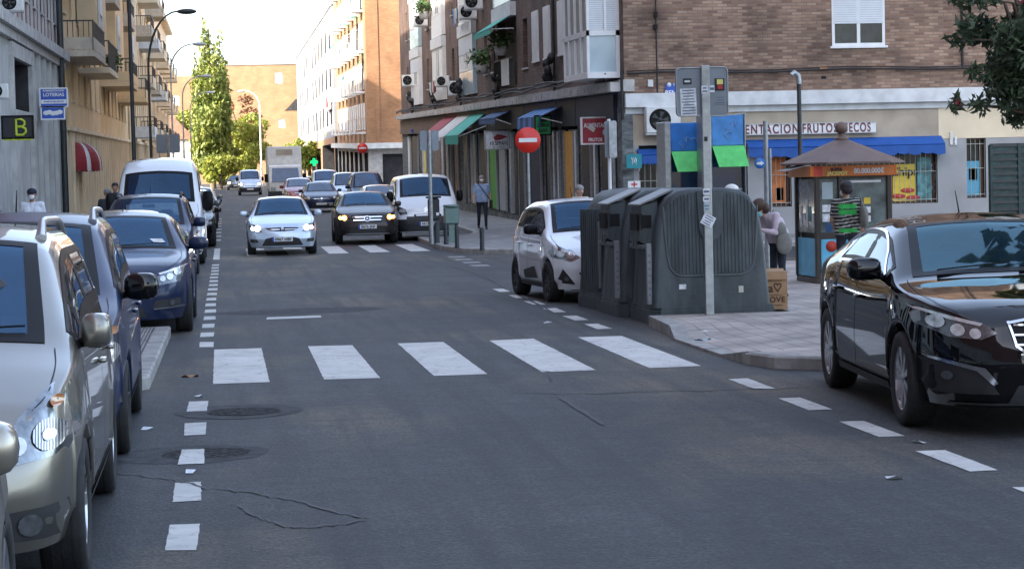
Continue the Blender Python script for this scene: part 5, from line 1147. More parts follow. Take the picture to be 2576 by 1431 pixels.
# ================================================================== STREET FURNITURE ON THE RIGHT CORNER
mat('bin_plastic', (.060, .075, .082), .55, var=.42, scale=2.2, bump=.35, bscale=40, stretch=(3, 3, 1)); mat('bin_edge', (.085, .098, .105), .55, var=.2); mat('flap_grey', (.22, .23, .235), .45, var=.15)
mat('sticker', (.66, .69, .72), .5, var=.3, scale=14); mat('print_dark', (.12, .15, .22), .6); mat('cardboard', (.36, .22, .12), .85, var=.12, scale=8); mat('card_dark', (.20, .11, .05), .85)
mat('ink_brown', (.07, .03, .015), .7)
def container(label, x, y, rz, slot=True, ribs_side=False, z=0):
    t = thing('recycling_container', label, 'recycling bin', (x, y, z), rz, 'recycling containers in a row along the kerb')
    prof = [(-.755, .20), (-.735, .45), (-.70, .9), (-.655, 1.22), (-.60, 1.40), (-.52, 1.53), (-.40, 1.61), (-.2, 1.635), (0, 1.64)]
    prof = prof+[(-a, b) for a, b in prof[-2::-1]]
    D = .68; mb = MB(); vs = []; n = len(prof)
    sec = [(-D, .93, .965), (-D+.012, .965, .985), (-D+.05, .992, .998), (-D+.12, 1, 1), (D-.12, 1, 1), (D-.05, .992, .998), (D-.012, .965, .985), (D, .93, .965)]
    for yy, k, kz in sec: vs += [(a*k, yy+(1.0-b)*.03*(1 if yy < 0 else -1)*-1, .2+(b-.2)*kz) for a, b in prof]
    m = len(sec); mb.add(vs, [[i*n+j, i*n+j+1, (i+1)*n+j+1, (i+1)*n+j] for i in range(m-1) for j in range(n-1)]+[list(range(n)), list(range((m-1)*n, m*n))], 0, False)
    for i in range(len(mb.sm)-2): mb.sm[i] = True
    mb.build('body', 'bin_plastic', t)
    mb = MB(); c = .13; pl = [(-.79+c, -.72), (.79, -.72), (.79, .72), (-.79+c, .72), (-.79, .72-c), (-.79, -.72+c)]
    for z0, z1, k in ((.0, .165, 1), (.165, .205, .985)): mb.prism([(a*k, b*k) for a, b in pl], lambda a, b, d: (a, b, d), z0, z1)
    mb.build('plinth', 'bin_plastic', t)
    for q in (-.28, .28):
        mb = MB(); mb.lathe([(0, 0), (.022, .002), (.022, .02)], 12, 0, Matrix.Translation((q, -.735, .09)), 'y'); mb.build('bolt', 'flap_grey', t)
    fy = -D-.035
    def wall_y(zz): return -D-(1.0-zz)*.03-.004
    # rim of the ribbed field and the ribs themselves
    rim = [(-.60, 1.42), (-.585, 1.1), (-.555, .80), (-.53, .68), (-.46, .60), (-.36, .575), (.36, .575), (.46, .60), (.53, .68), (.555, .80), (.585, 1.1), (.60, 1.42)]
    mb = MB(); mb.tube([(a, wall_y(b), b) for a, b in rim], .013, 8); mb.build('field_rim', 'bin_edge', t)
    mb = MB()
    for k in range(-12, 13):
        x0 = k*.045
        if abs(x0) < .12: lo = .60
        else: lo = .60 if abs(x0) < .40 else .60+(abs(x0)-.40)*.9
        hi = 1.56 if abs(x0) < .38 else 1.56-(abs(x0)-.38)*.75
        if abs(x0) < .13: hi = 1.0
        mb.add([(x0-.011, wall_y(lo)+.004, lo), (x0+.011, wall_y(lo)+.004, lo), (x0+.011, wall_y(hi)+.004, hi), (x0-.011, wall_y(hi)+.004, hi), (x0-.006, wall_y(lo)-.006, lo+.01), (x0+.006, wall_y(lo)-.006, lo+.01), (x0+.006, wall_y(hi)-.006, hi-.01), (x0-.006, wall_y(hi)-.006, hi-.01)],
               [[4, 5, 6, 7], [0, 1, 5, 4], [1, 2, 6, 5], [2, 3, 7, 6], [3, 0, 4, 7]])
    mb.build('rib_field', 'bin_plastic', t)
    mb = MB(); tg = [(-.17, 1.60), (-.15, 1.15), (-.11, 1.04), (0, 1.0), (.11, 1.04), (.15, 1.15), (.17, 1.60)]
    mb.prism(tg, lambda a, b, d: (a, wall_y(b)-d, b), .0, .022); mb.build('tongue', 'bin_plastic', t)
    rg = random.Random(int(y*10))
    for k in range(9):
        x0 = rg.uniform(-.6, .6); z0 = rg.uniform(.24, .52); L_ = rg.uniform(.05, .22); a = rg.uniform(-.5, .5); mb = MB(); q = wall_y(z0)-.0015; mb.add([(x0, q, z0), (x0+L_*math.cos(a), q, z0+L_*math.sin(a)*.4), (x0+L_*math.cos(a)*.9, q, z0+L_*math.sin(a)*.4+.008), (x0, q, z0+.004)], [[0, 1, 2, 3]]); mb.build('scratch', 'bin_edge', t, fix=False)
    for (x0, z0, w_, h_, m_) in ((-.42, .42, .09, .06, 'sticker'), (.34, .36, .06, .08, 'stripe_cream')):
        mb = MB(); q = wall_y(z0)-.003; mb.box(x0, x0+w_, q-.002, q, z0, z0+h_); mb.build('label', m_, t)
    # side facing the road: throat with hood, opening and label strip
    if slot:
        mb = MB(); mb.prism([(-.60, 1.48), (-.80, 1.44), (-.83, 1.00), (-.70, .93), (-.62, .93)], lambda a, b, d: (a, d, b), -.34, .34); mb.build('throat', 'bin_plastic', t)
        mb = MB(); mb.add([(-.84, -.36, 1.455), (-.84, .36, 1.455), (-.40, .36, 1.635), (-.40, -.36, 1.635), (-.84, -.36, 1.435), (-.84, .36, 1.435), (-.40, .36, 1.61), (-.40, -.36, 1.61)], [[0, 1, 2, 3], [4, 5, 1, 0], [0, 3, 7, 4], [1, 5, 6, 2], [4, 7, 6, 5]]); mb.build('hood_flap', 'flap_grey', t)
        mb = MB(); mb.box(-.845, -.83, -.22, .22, 1.13, 1.33); mb.build('opening', 'dark_hole', t)
        mb = MB(); mb.box(-.815, -.80, -.345, -.341, 1.14, 1.34); mb.box(-.80, -.68, -.345, -.341, 1.16, 1.32); mb.build('side_opening', 'dark_hole', t)
        mb = MB(); mb.box(-.80, -.74, -.60, -.52, .24, .98, bev=.005); ls = mb.build('label_strip', 'flap_grey', t)
        for k in range(7): 
            mb = MB(); mb.box(-.785, -.755, -.603, -.6, .34+k*.08, .37+k*.08); mb.build('label_print', 'print_dark', ls)
        mb = MB(); mb.box(-.83, -.70, -.38, .38, .90, .96, bev=.01); mb.box(-.84, -.80, -.1, .0, .94, 1.05); mb.box(-.84, -.80, .08, .16, .94, 1.05); mb.build('latch', 'bin_edge', t)
    if ribs_side:
        mb = MB()
        for k in range(9): mb.box(-.78, -.70, -.5+k*.11, -.45+k*.11, .25, 1.36)
        mb.build('side_ribs', 'bin_plastic', t); mb = MB(); mb.box(-.80, -.77, -.64, -.60, .30, 1.2); mb.build('label_strip', 'flap_grey', t)
    return t
container('big dark grey recycling container nearest the zebra crossing, its ribbed end to us', 5.82, 26.15, 0).scale = (.97, 1, 1)
container('middle dark grey recycling container, squeezed between two others', 5.72, 27.65, R(.5))
container('recycling container furthest from the zebra crossing, beside the small white car', 5.72, 29.25, R(5), False, True)
# pole with two sign backs
PX = at(1785, 800, 25.15).x
t = thing('sign_pole', 'square steel post with stickers and two grey traffic sign backs, in front of the containers', 'sign post', (PX, 25.15, .12))
zt = at(1770, 165, 25.15).z-.12
mb = MB(); mb.box(-.05, .05, -.04, .04, 0, zt, bev=.006); mb.build('post', 'steel_galv', t)
mat('sign_back', (.21, .24, .27), .5, .3, var=.1, scale=3)
def rrect(x0, x1, z0, z1, r, n=5):
    P = []
    for cx, cz, a0 in ((x1-r, z1-r, 0), (x0+r, z1-r, 90), (x0+r, z0+r, 180), (x1-r, z0+r, 270)):
        for k in range(n+1): a = R(a0+90*k/n); P.append((cx+r*math.cos(a), cz+r*math.sin(a)))
    return P
sc25 = 25.15/5400
def L25(px, py): p = at(px, py, 25.10); return p.x-PX, p.z-.12
for (p0, p1) in (((1705, 294), (1771, 168)), ((1775, 294), (1835, 166))):
    x0, z0 = L25(*p0); x1, z1 = L25(*p1); mb = MB(); mb.prism(rrect(x0, x1, z0, z1, .06), lambda a, b, d: (a, .035+d, b), 0, .03); sb = mb.build('sign_back', 'sign_back', t)
    mb = MB(); P = rrect(x0+.008, x1-.008, z0+.008, z1-.008, .055); mb.tube([(a, .03, b) for a, b in P+[P[0]]], .008, 6); mb.build('sign_rim', 'steel_galv', sb)
def stick(px0, px1, py0, py1, m, lines=0, yy=.02, rot=0, nm='sticker', par=t, lm='print_dark'):
    x0, z0 = L25(px0, py1); x1, z1 = L25(px1, py0); cx, cz = (x0+x1)/2, (z0+z1)/2; mb = MB()
    M = Matrix.Translation((cx, yy, cz)) @ Matrix.Rotation(rot, 4, 'Y'); w2, h2 = (x1-x0)/2, (z1-z0)/2
    mb.box(-w2, w2, -.004, 0, -h2, h2, 0, M)
    for k in range(lines):
        z_ = h2-(k+.7)*2*h2/(lines+.4); q = w2*random.uniform(.55, .85); mb.box(-q, q, -.007, -.0042, z_-h2*.35/lines, z_+h2*.35/lines, 1, M)
    return mb.build(nm, [m, lm], par)
stick(1716, 1755, 222, 291, 'sticker', 9, .03, R(-1.5), 'notice_sheet'); stick(1722, 1743, 197, 212, 'ink', 1, .03, 0, lm='sticker'); stick(1802, 1826, 197, 228, 'ink', 0, .03); stick(1807, 1822, 199, 212, 'yellow_post', 0, .024); stick(1809, 1821, 213, 224, 'sign_red', 0, .024); stick(1788, 1801, 214, 232, 'sticker', 1, .03); stick(1803, 1829, 240, 262, 'sign_back', 3, .03)
stick(1765, 1781, 216, 236, 'sticker', 2, -.043); stick(1772, 1780, 344, 356, 'ink', 0, -.043); stick(1769, 1786, 474, 490, 'sticker', 1, -.043); stick(1769, 1786, 494, 508, 'sticker', 1, -.043); stick(1771, 1785, 512, 532, 'glaze_blue', 2, -.043)
stick(1766, 1797, 540, 569, 'sticker', 4, -.05, R(28), 'paper_tag')
# cardboard box
t = thing('cardboard_box', 'brown cardboard box with printed lettering, leaning beside the recycling containers', 'box', (6.68, 25.75, .12), R(-3)); W2, Hb = .155, .47
mb = MB(); mb.box(-W2, W2, 0, .22, 0, Hb); mb.build('carton', 'cardboard', t)
mb = MB(); mb.add([(-W2, 0, Hb), (W2, 0, Hb), (W2-.01, -.025, Hb-.10), (-W2+.01, -.02, Hb-.10)], [[0, 1, 2, 3]]); mb.add([(-W2, .22, Hb), (W2, .22, Hb), (W2+.02, .3, Hb+.02), (-W2, .3, Hb+.03)], [[0, 1, 2, 3]]); mb.add([(W2, 0, Hb), (W2, .22, Hb), (W2+.09, .2, Hb-.03), (W2+.09, .02, Hb-.04)], [[0, 1, 2, 3]]); mb.build('flap', 'cardboard', t, fix=False)
text('a♡', .15, (0, -.006, .26), FRONT, 'ink_brown', t, .001, .003); text('LOVE', .095, (0, -.006, .12), FRONT, 'ink_brown', t, .001, .002, sp=1.1)
mb = MB(); [mb.box(-.09, .09, -.004, -.001, z, z+.006) for z in (.05, .175, .345)]; mb.build('printed_line', 'ink_brown', t)
# litter on the pavement
for nm, lb, ct, px, py, m, a in [('face_mask', 'pale blue face mask lying on the pink pavement', 'mask', 1768, 856, 'glaze_blue', .3), ('dead_leaf', 'dry pale leaf on the asphalt left of the first stripe', 'leaf', 478, 948, 'cardboard', .1)]:
    c = gr(px, py, .12 if px > 1000 else 0); t = thing(nm, lb, ct, c, a); mb = MB(); n = 8
    vs = [((i/4-1)*.09, (j/2-1)*.04*(1-abs(i/4-1)*.7), .006+.012*math.sin(i*1.1+j)) for i in range(9) for j in range(5)]
    vs = [(x, y, z) for x, y, z in vs]; mb.add([(x*(1 if nm == 'face_mask' else .9), y, z+.004) for x, y, z in vs], [[i*5+j, i*5+j+1, (i+1)*5+j+1, (i+1)*5+j] for i in range(8) for j in range(4)], 0, True); mb.build('sheet' if nm == 'face_mask' else 'blade', m, t, fix=False)
    if nm == 'face_mask': mb = MB(); mb.tube([(.08, .02, .01), (.13, .04, .012), (.14, 0, .012), (.08, -.02, .01)], .002, 4); mb.build('ear_loop', 'frame_white', t)
LG = 'small scraps of litter on the road'; proto = None
for i, (px, py) in enumerate([(1378, 812), (370, 1079), (2312, 1112), (2250, 1202), (500, 997), (1770, 835), (2120, 830), (480, 1187)]):
    c = gr(px, py, .125 if px > 1700 and py < 900 else .005); mb = MB() if proto is None else None
    if mb: mb.add([(-.05, -.02, 0), (.05, -.025, .01), (.055, .02, .004), (.0, .03, .02), (-.05, .025, .002)], [[0, 1, 2, 3, 4]]); proto = mb.build('litter_scrap', 'sticker', fix=False); o = proto
    else: o = proto.copy(); COL.objects.link(o)
    o.location = c; o.rotation_euler[2] = i*1.1; tag(o, 'small pale scrap of paper litter lying on the ground', 'litter', LG)
# blue and green cabinets behind the containers
mat('panel_blue', (.02, .17, .52), .5, var=.2, scale=5); mat('panel_blue_pale', (.07, .27, .62), .5, var=.25, scale=5); mat('flap_green', (.10, .60, .14), .5, var=.15, scale=9); mat('graffiti', (.28, .45, .68), .6); mat('wire', (.45, .44, .38), .5, .5)
def cabinet(label, px0, px1, pt, pm, pb, Y, blue, gl):
    a = at(px0, pt, Y); b = at(px1, pm, Y); zg = .12; t = thing('vending_cabinet', label, 'cabinet', ((a.x+b.x)/2, Y, zg)); w2 = (b.x-a.x)/2; top = a.z-zg; mid = b.z-zg; bot = at(px0, pb, Y).z-zg
    mb = MB(); mb.box(-w2-.10, -w2, -.02, .6, 0, top+.02, bev=.01); mb.build('side_panel', 'steel_galv', t); mb = MB(); mb.box(w2, w2+.025, -.02, .6, 0, top+.03, bev=.01); mb.build('side_panel', 'steel_galv', t)
    mb = MB(); mb.box(-w2, w2, .05, .6, 0, .9, bev=.01); mb.box(-w2, w2, .4, .6, .9, top); mb.build('carcass', 'shutter_metal', t)
    mb = MB(); mb.box(-w2+.004, w2-.004, 0, .05, mid+.004, top, bev=.008); fr = mb.build('top_panel', blue, t)
    for k in range(3):
        rg = random.Random(k*7+int(px0)); qx, qz = rg.uniform(-.5, .3), rg.uniform(.35, .65); P = []
        for j in range(6): P.append((qx*w2, -.006, mid+(top-mid)*qz)); qx = max(-.8, min(.8, qx+rg.uniform(-.3, .4))); qz = max(.15, min(.85, qz+rg.uniform(-.22, .2)))
        mb = MB(); mb.tube(P, .005, 5); mb.build('graffiti', 'graffiti', fr)
    x2 = w2*.98; mb = MB(); mb.add([(-x2, -.01, mid), (x2, -.01, mid), (x2*.86 if gl else x2*1.08, -.24, bot), (-x2*.80, -.24, bot), (-x2, .0, mid), (x2, .0, mid), (x2*.86 if gl else x2*1.08, -.225, bot), (-x2*.80, -.225, bot)], [[0, 1, 2, 3], [4, 5, 6, 7], [0, 1, 5, 4], [1, 2, 6, 5], [2, 3, 7, 6], [3, 0, 4, 7]]); mb.build('flap', 'flap_green', t)
    mb = MB(); mb.box(-w2+.02, w2-.02, .1, .12, .95, mid-.02); mb.build('inner_glass', 'glass', t)
    for k in range(3):
        mb = MB(); mb.box(-w2+.03, w2-.03, .03, .32, 1.0+.22*k, 1.02+.22*k); mb.build('shelf', 'steel_galv', t)
    for k in range(3):
        mb = MB(); x0 = w2*.35+.06*k; mb.tube([(x0, .0, .95), (x0, 0, 1.25), (x0+.05, 0, 1.38), (x0+.1, 0, 1.25), (x0+.1, 0, .95)], .012, 6); mb.build('hoop', 'wire', t)
    return t
cabinet('blue fronted cabinet with plain bright green flap, behind the left of the post', 1686, 1766, 310, 380, 433, 32.6, 'panel_blue', True)
cabinet('paler blue fronted cabinet with scribbled green flap, right of the steel post', 1789, 1872, 291, 366, 421, 31.8, 'panel_blue_pale', False)
# ---------------- shop side fittings
def plate(t, x0, x1, z0, z1, m, nm, y0=-.03, y1=0, bev=.004):
    mb = MB(); mb.box(x0, x1, y0, y1, z0, z1, bev=bev); return mb.build(nm, m, t)
a, b = at(1868, 345, 55.85), at(2205, 302, 55.85); W2 = (b.x-a.x)/2; H2 = (b.z-a.z)/2-.04
t = thing('shop_sign', 'long white shop sign reading ALIMENTACION FRUTOS SECOS above the blue awning', 'sign', ((a.x+b.x)/2-.15, 55.85, (a.z+b.z)/2)); mat('sign_maroon', (.14, .03, .035), .5)
plate(t, -W2-.3, W2+.13, -H2, H2, 'frame_white', 'board', 0, .1); mb = MB()
for z in (-H2, H2-.03): mb.box(-W2-.3, W2+.13, -.012, 0, z, z+.03)
mb.build('frame', 'steel_galv', t)
for s_t, q0, q1 in (('ALIMENTACION', 1812, 2010), ('FRUTOS', 2018, 2106), ('SECOS', 2124, 2190)):
    x0, x1 = at(q0, 320, 55.85).x, at(q1, 320, 55.85).x; text(s_t, .34, ((x0+x1)/2-t.location.x, -.008, -.01), FRONT, 'sign_maroon', t, .004, .008, sp=1.25, width=x1-x0)
mat('awning_blue', (.01, .075, .30), .7, var=.12, scale=3); mat('awning_red', (.26, .015, .022), .7, var=.1); mat('awning_white', (.62, .6, .58), .7); mat('awning_navy', (.02, .07, .18), .7, var=.2)
awning('long blue awning under the ALIMENTACION FRUTOS SECOS sign', FC, XA(1876), XA(2368), 2.68, .35, .22, 'awning_blue', None, .2)
awning('short blue awning beside the marble pier', FC, XA(1602), XA(1672), 2.50, .35, .16, 'awning_blue', None, .18)
def shopwin(label, px0, px1, z0, z1, items, bars=True):
    a = XA(px0)+10.55; b = XA(px1)+10.55; t = thing('shop_window', label, 'window', ((a+b)/2, 56.28, z0)); w2 = (b-a)/2-.01; h = z1-z0
    plate(t, -w2, w2, 0, h, 'win_glass', 'pane', .02, .03); mb = MB()
    for (q0, q1, r0, r1) in ((-w2, w2, 0, .06), (-w2, w2, h-.06, h), (-w2, -w2+.06, .06, h-.06), (w2-.06, w2, .06, h-.06)): mb.box(q0, q1, -.06, .015, r0, r1)
    mb.build('frame', 'frame_brown', t)
    for (u0, u1, v0, v1, m, nm) in items: plate(t, -w2+.06+u0*(2*w2-.12), -w2+.06+u1*(2*w2-.12), v0*h, v1*h, m, nm, -.005, .015, .002)
    if bars:
        mb = MB(); n = max(4, int(w2*2/.14))
        for k in range(n+1): x_ = -w2+2*w2*k/n; mb.tube([(x_, -.2, .02), (x_, -.2, h-.02)], .009, 5)
        for z_ in (.1, h*.5, h-.15): mb.tube([(-w2, -.2, z_), (w2, -.2, z_)], .011, 5)
        mb.build('bars', 'wire', t)
    return t
mat('poster_orange', (.72, .20, .04), .5, var=.25, scale=4); mat('poster_yellow', (.75, .55, .05), .5, var=.15, scale=5); mat('poster_red', (.5, .05, .03), .5); mat('poster_teal', (.10, .30, .32), .5, var=.6, scale=5); mat('poster_sky', (.12, .45, .65), .5, var=.2, scale=3)
t = shopwin('barred shop window with orange and yellow posters under the blue awning', 2040, 2358, .9, 2.61, [(.50, .60, .05, .55, 'poster_orange', 'poster'), (.605, .67, .05, .58, 'poster_orange', 'poster'), (.675, .86, .03, .62, 'poster_yellow', 'poster'), (.88, .99, .04, .72, 'poster_teal', 'poster'), (.0, .2, .05, .6, 'poster_orange', 'poster')])
t2 = text('Chips', .34, (0, 0, 0), FRONT, 'ink', t, .002, .004); t2.location = (.9, -.03, .85)
for k, (x_, z_) in enumerate([(1.0, .35), (.75, .2), (1.15, .15)]):
    mb = MB(); mb.ell((x_, -.02, z_), (.2, .012, .07), 5, 0); mb.build('poster_print', 'poster_red', t)
for k, (x_, z_) in enumerate([(1.85, .4), (1.8, .95), (1.9, .7)]):
    mb = MB(); P = [(x_+.16*math.cos(a*math.pi/6), -.03, z_+.12*math.sin(a*math.pi/6)) for a in range(13)]; mb.tube(P, .03, 5); mb.build('graffiti', 'graffiti', t)
shopwin('narrow barred window with orange poster left of the kiosk', 1940, 1990, .9, 2.59, [(.05, .95, .05, .8, 'poster_orange', 'poster'), (.3, .8, .1, .3, 'frame_white', 'poster')])
shopwin('narrow barred window with pale blue stickers beside the green enclosure', 2432, 2480, 1.0, 2.61, [(.05, .95, .03, .62, 'poster_sky', 'poster'), (.2, .8, .3, .5, 'sticker', 'poster')])
shopwin('barred window behind the air conditioner beside the marble pier', 1607, 1668, .9, 2.45, [(.1, .9, .02, .25, 'poster_teal', 'poster')])
t = thing('shop_door', 'dark glazed shop entrance behind the blue fronted cabinets', 'door', (10.55+XA(1790), 56.28, .12)); w2 = (XA(1880)-XA(1700))/2-.02
plate(t, -w2, w2, 0, 2.45, 'win_glass', 'pane', .02, .03); mb = MB()
for x_ in (-w2, -w2*.33, w2*.33, w2-.06): mb.box(x_, x_+.06, -.05, .015, 0, 2.45)
mb.box(-w2, w2, -.04, .01, 1.0, 1.08); mb.build('frame', 'frame_brown', t)
# teal board and red cross notice by the pier
def board(label, px0, px1, py0, py1, Y, m, cat='sign', th=.03, nm='wall_sign'):
    a, b = at(px0, py1, Y), at(px1, py0, Y); t = thing(nm, label, cat, ((a.x+b.x)/2, Y, (a.z+b.z)/2)); plate(t, (a.x-b.x)/2, (b.x-a.x)/2, (a.z-b.z)/2, (b.z-a.z)/2, m, 'board', 0, th); return t, b.x-a.x, b.z-a.z
mat('teal', (.01, .22, .25), .5, var=.1)
t, w_, h_ = board('small teal board with three pale claw strokes, on the pier by the barred window', 1576, 1614, 388, 424, 55.6, 'teal')
for k in range(3):
    mb = MB(); x_ = (k-1)*.05; mb.tube([(x_-.015, -.008, .10), (x_+.008, -.008, .03), (x_-.004, -.008, -.04), (x_+.004, -.008, -.10+.03*(k % 2))], [.010, .016, .010, .003], 5); mb.build('claw_stroke', 'flap_green' if False else 'sticker', t)
t, w_, h_ = board('white notice with a red cross, low on the marble pier', 1580, 1611, 455, 473, 55.5, 'frame_white'); mb = MB(); mb.box(-.08, .08, -.006, -.001, -.02, .02); mb.box(-.02, .02, -.008, -.0062, -.07, .07); mb.build('cross', 'sign_red', t)
t, w_, h_ = board('blue street name plate on the brick corner, half hidden by a sign back', 1675, 1730, 211, 238, 55.93, 'plate_blue'); text('CALLE DE', .09, (.1, -.004, .12), FRONT, 'frame_white', t, .001, .001); text('BENETTI', .17, (.0, -.004, -.10), FRONT, 'frame_white', t, .001, .003)
mb = MB(); mb.lathe([(0, -.008), (.05, -.006), (.055, 0)], 14, 0, Matrix.Translation((-.2, 0, .12)), 'y'); mb.build('crest', 'sticker', t)
p = at(1659, 302, 55.6); ac_unit('large air conditioner with a big round fan beside the marble pier', (p.x+.1, 55.72, p.z), 0, 1.15)
# round blue notice on its post, thin post, swan-neck pole
def post(label, px, ptop, Y, r, m='steel_galv', nm='post', sq=False, zg=None):
    p = at(px, ptop, Y); z0 = (.12+g(Y)) if zg is None else zg; t = thing(nm, label, 'post', (p.x, Y, z0)); mb = MB(); h = p.z-z0
    if sq: mb.box(-r, r, -r, r, 0, h)
    else: mb.tube([(0, 0, 0), (0, 0, h)], r, 10)
    mb.build('shaft', m, t); return t, h
t, h = post('grey steel post standing left of the newspaper kiosk', 1925, 305, 34.5, .04, 'steel_galv', 'steel_post')
mb = MB(); mb.tube([(.07, 0, 0), (.07, 0, h-.45)], .025, 8); mb.build('conduit', 'steel_galv', t)
t = thing('round_sign', 'small round blue sign with a pale arrow fixed left of the kiosk', 'sign', at(1912, 411, 34.3)); mb = MB(); mb.lathe([(0, -.01), (.085, -.01), (.09, .01), (0, .01)], 24, 0, None, 'y'); mb.build('disc', 'panel_blue', t); mb = MB(); mb.prism([(-.06, -.02), (.01, -.02), (.01, -.045), (.065, .0), (.01, .045), (.01, .02), (-.06, .02)], lambda a, b, d: (a, -.011-d, b), 0, .004); mb.build('arrow', 'sticker', t)
Y = 47; p = at(2013, 400, Y); top = at(2012, 205, Y); t = thing('swan_neck_pole', 'slender grey pole with a hooked top in front of the shop', 'pole', (p.x, Y, .12)); h = top.z-.12
mb = MB(); mb.tube([(0, 0, 0), (0, 0, h-.02)], .05, 8); mb.build('shaft', 'pole_dark', t); mb = MB(); mb.tube([(0, 0, h-.06), (0, 0, h+.02), (-.02, 0, h+.14), (-.10, 0, h+.20), (-.17, 0, h+.14)], .06, 8); mb.build('hooked_top', 'steel_galv', t)
# ---------------- newspaper and lottery kiosk
mat('kiosk_roof', (.17, .115, .095), .55, .2, var=.12, scale=3); mat('kiosk_frame', (.05, .042, .038), .45, .3, var=.15); mat('kiosk_band', (.62, .17, .03), .45, var=.2, scale=2); mat('kiosk_glass', (.10, .13, .13), .12, 0, 0, var=.7, scale=4)
t = thing('lottery_kiosk', 'small brown kiosk with pyramid roof, ball finial and orange band', 'kiosk', (9.36, 31.9, .12)); t.scale = (.87, .9, .845); wx, wy = .64, .62
mb = MB(); mb.box(-wx-.03, wx+.03, -wy-.03, wy+.03, 0, .10); mb.build('base', 'kiosk_frame', t)
def kpost(x, y, w=.045): mb = MB(); mb.box(x-w, x+w, y-w, y+w, .1, 1.97, bev=.01); mb.build('corner_post', 'kiosk_frame', t)
for x in (-wx, wx):
    for y in (-wy, wy): kpost(x, y)
kpost(-.235, -wy, .035)
mb = MB(); mb.box(-wx+.05, wx-.05, -wy+.06, wy-.05, .1, 1.95); mb.build('inner_core', 'shop_dark', t)
for (x0, x1) in ((-.60, -.275), (-.195, .60)):
    mb = MB(); mb.box(x0, x1, -wy-.01, -wy+.03, .80, .90); mb.build('rail', 'kiosk_frame', t); mb = MB(); mb.box(x0, x1, -wy-.01, -wy+.03, 1.86, 1.97); mb.build('rail', 'kiosk_frame', t)
    mb = MB(); mb.box(x0, x1, -wy+.005, -wy+.02, .905, 1.855); mb.build('pane', 'kiosk_glass', t)
    mb = MB(); mb.box(x0+.02, x1-.02, -wy-.005, -wy+.02, .14, .79); pb = mb.build('poster', 'poster_sky', t)
    for (cx_, cz_, r_) in (((x0+.2, .66, .10), (x0+.12, .30, .07)) if x0 < -.3 else ((x0+.5, .6, .09),)):
        mb = MB(); mb.lathe([(0, -.008), (r_, -.006), (r_, 0)], 16, 0, Matrix.Translation((cx_, -wy-.006, cz_)), 'y'); mb.build('poster_print', 'poster_red', pb)
for (x0, x1, z0, z1, m) in ((-.55, -.36, 1.50, 1.80, 'glaze_blue'), (-.55, -.36, 1.27, 1.40, 'sticker'), (-.55, -.36, 1.1, 1.24, 'sticker'), (-.5, -.38, .92, 1.08, 'awning_navy'), (-.12, .5, 1.78, 1.82, 'frame_white'), (-.15, .25, 1.0, 1.04, 'panel_blue')):
    mb = MB(); mb.box(x0, x1, -wy-.003, -wy+.003, z0, z1); mb.build('notice', m, t)
for k in range(9):
    mb = MB(); x0 = -.13+.16*(k % 3); z0 = 1.08+.16*(k//3); mb.box(x0, x0+.12, -wy-.001, -wy+.004, z0, z0+.11); mb.build('magazine', ('sticker', 'poster_teal', 'poster_white', 'poster_yellow', 'glaze_blue')[k % 5], t)
mb = MB(); mb.box(-.15, .56, -wy-.16, -wy, .90, .93); mb.build('counter', 'steel_galv', t)
mb = MB(); mb.box(-wx-.01, -wx+.02, -wy+.05, wy-.05, .9, 1.86); mb.build('pane', 'kiosk_glass', t); mb = MB(); mb.box(-wx-.015, -wx+.02, -wy+.05, wy-.05, .12, .80); mb.build('poster', 'poster_sky', t)
for k in range(5): mb = MB(); mb.box(-wx-.02, -wx-.01, -.45+.18*k, -.33+.18*k, 1.0+.1*(k % 2), 1.25+.12*(k % 3)); mb.build('magazine', ('sticker', 'poster_teal', 'glaze_blue', 'poster_white', 'sticker')[k], t)
for (x0, x1, y0, y1, nm) in ((-wx-.10, wx+.08, -wy-.10, -wy-.06, 'front'), (-wx-.14, -wx-.10, -wy-.10, wy+.1, 'side'), (wx+.08, wx+.12, -wy-.1, wy+.1, 'side')):
    mb = MB(); mb.box(x0, x1, y0, y1, 1.90, 2.09, bev=.008); bd = mb.build('orange_band', 'kiosk_band', t)
    if nm == 'front': text('80.000.000€', .125, (.26, y0-.006, 1.985), FRONT, 'frame_white', bd, .003, .004, xs=.85); text('SUPER', .075, (-.32, y0-.006, 2.02), FRONT, 'ink', bd, .003, .003); text('JACKPOT', .085, (-.30, y0-.006, 1.95), FRONT, 'yellow_post', bd, .003, .004)
    if nm == 'front': mb = MB(); mb.box(-.72, -.57, y0-.004, y0-.001, 1.91, 2.08); mb.build('band_print', 'poster_red', bd)
e0 = 2.12; ex_, ey_ = 1.02, 1.0; mb = MB()
oct_ = [(-ex_, -ey_*.35), (-ex_*.55, -ey_), (ex_*.55, -ey_), (ex_, -ey_*.35), (ex_, ey_*.35), (ex_*.55, ey_), (-ex_*.55, ey_), (-ex_, ey_*.35)]
r1 = [(x, y, e0) for x, y in oct_]; r2 = [(x, y, e0+.03) for x, y in oct_]; r3 = [(x*.1, y*.1, 2.56) for x, y in oct_]
mb.add(r1+r2+r3, [[i, (i+1) % 8, 8+(i+1) % 8, 8+i] for i in range(8)]+[[8+i, 8+(i+1) % 8, 16+(i+1) % 8, 16+i] for i in range(8)]+[list(range(8))[::-1], list(range(16, 24))]); mb.build('roof', 'kiosk_roof', t)
mb = MB(); mb.lathe([(.11, 2.55), (.13, 2.57), (.10, 2.60), (.05, 2.63), (.045, 2.68)], 16); mb.ell((0, 0, 2.77), (.115, .115, .115), 10); mb.build('ball_finial', 'kiosk_roof', t)
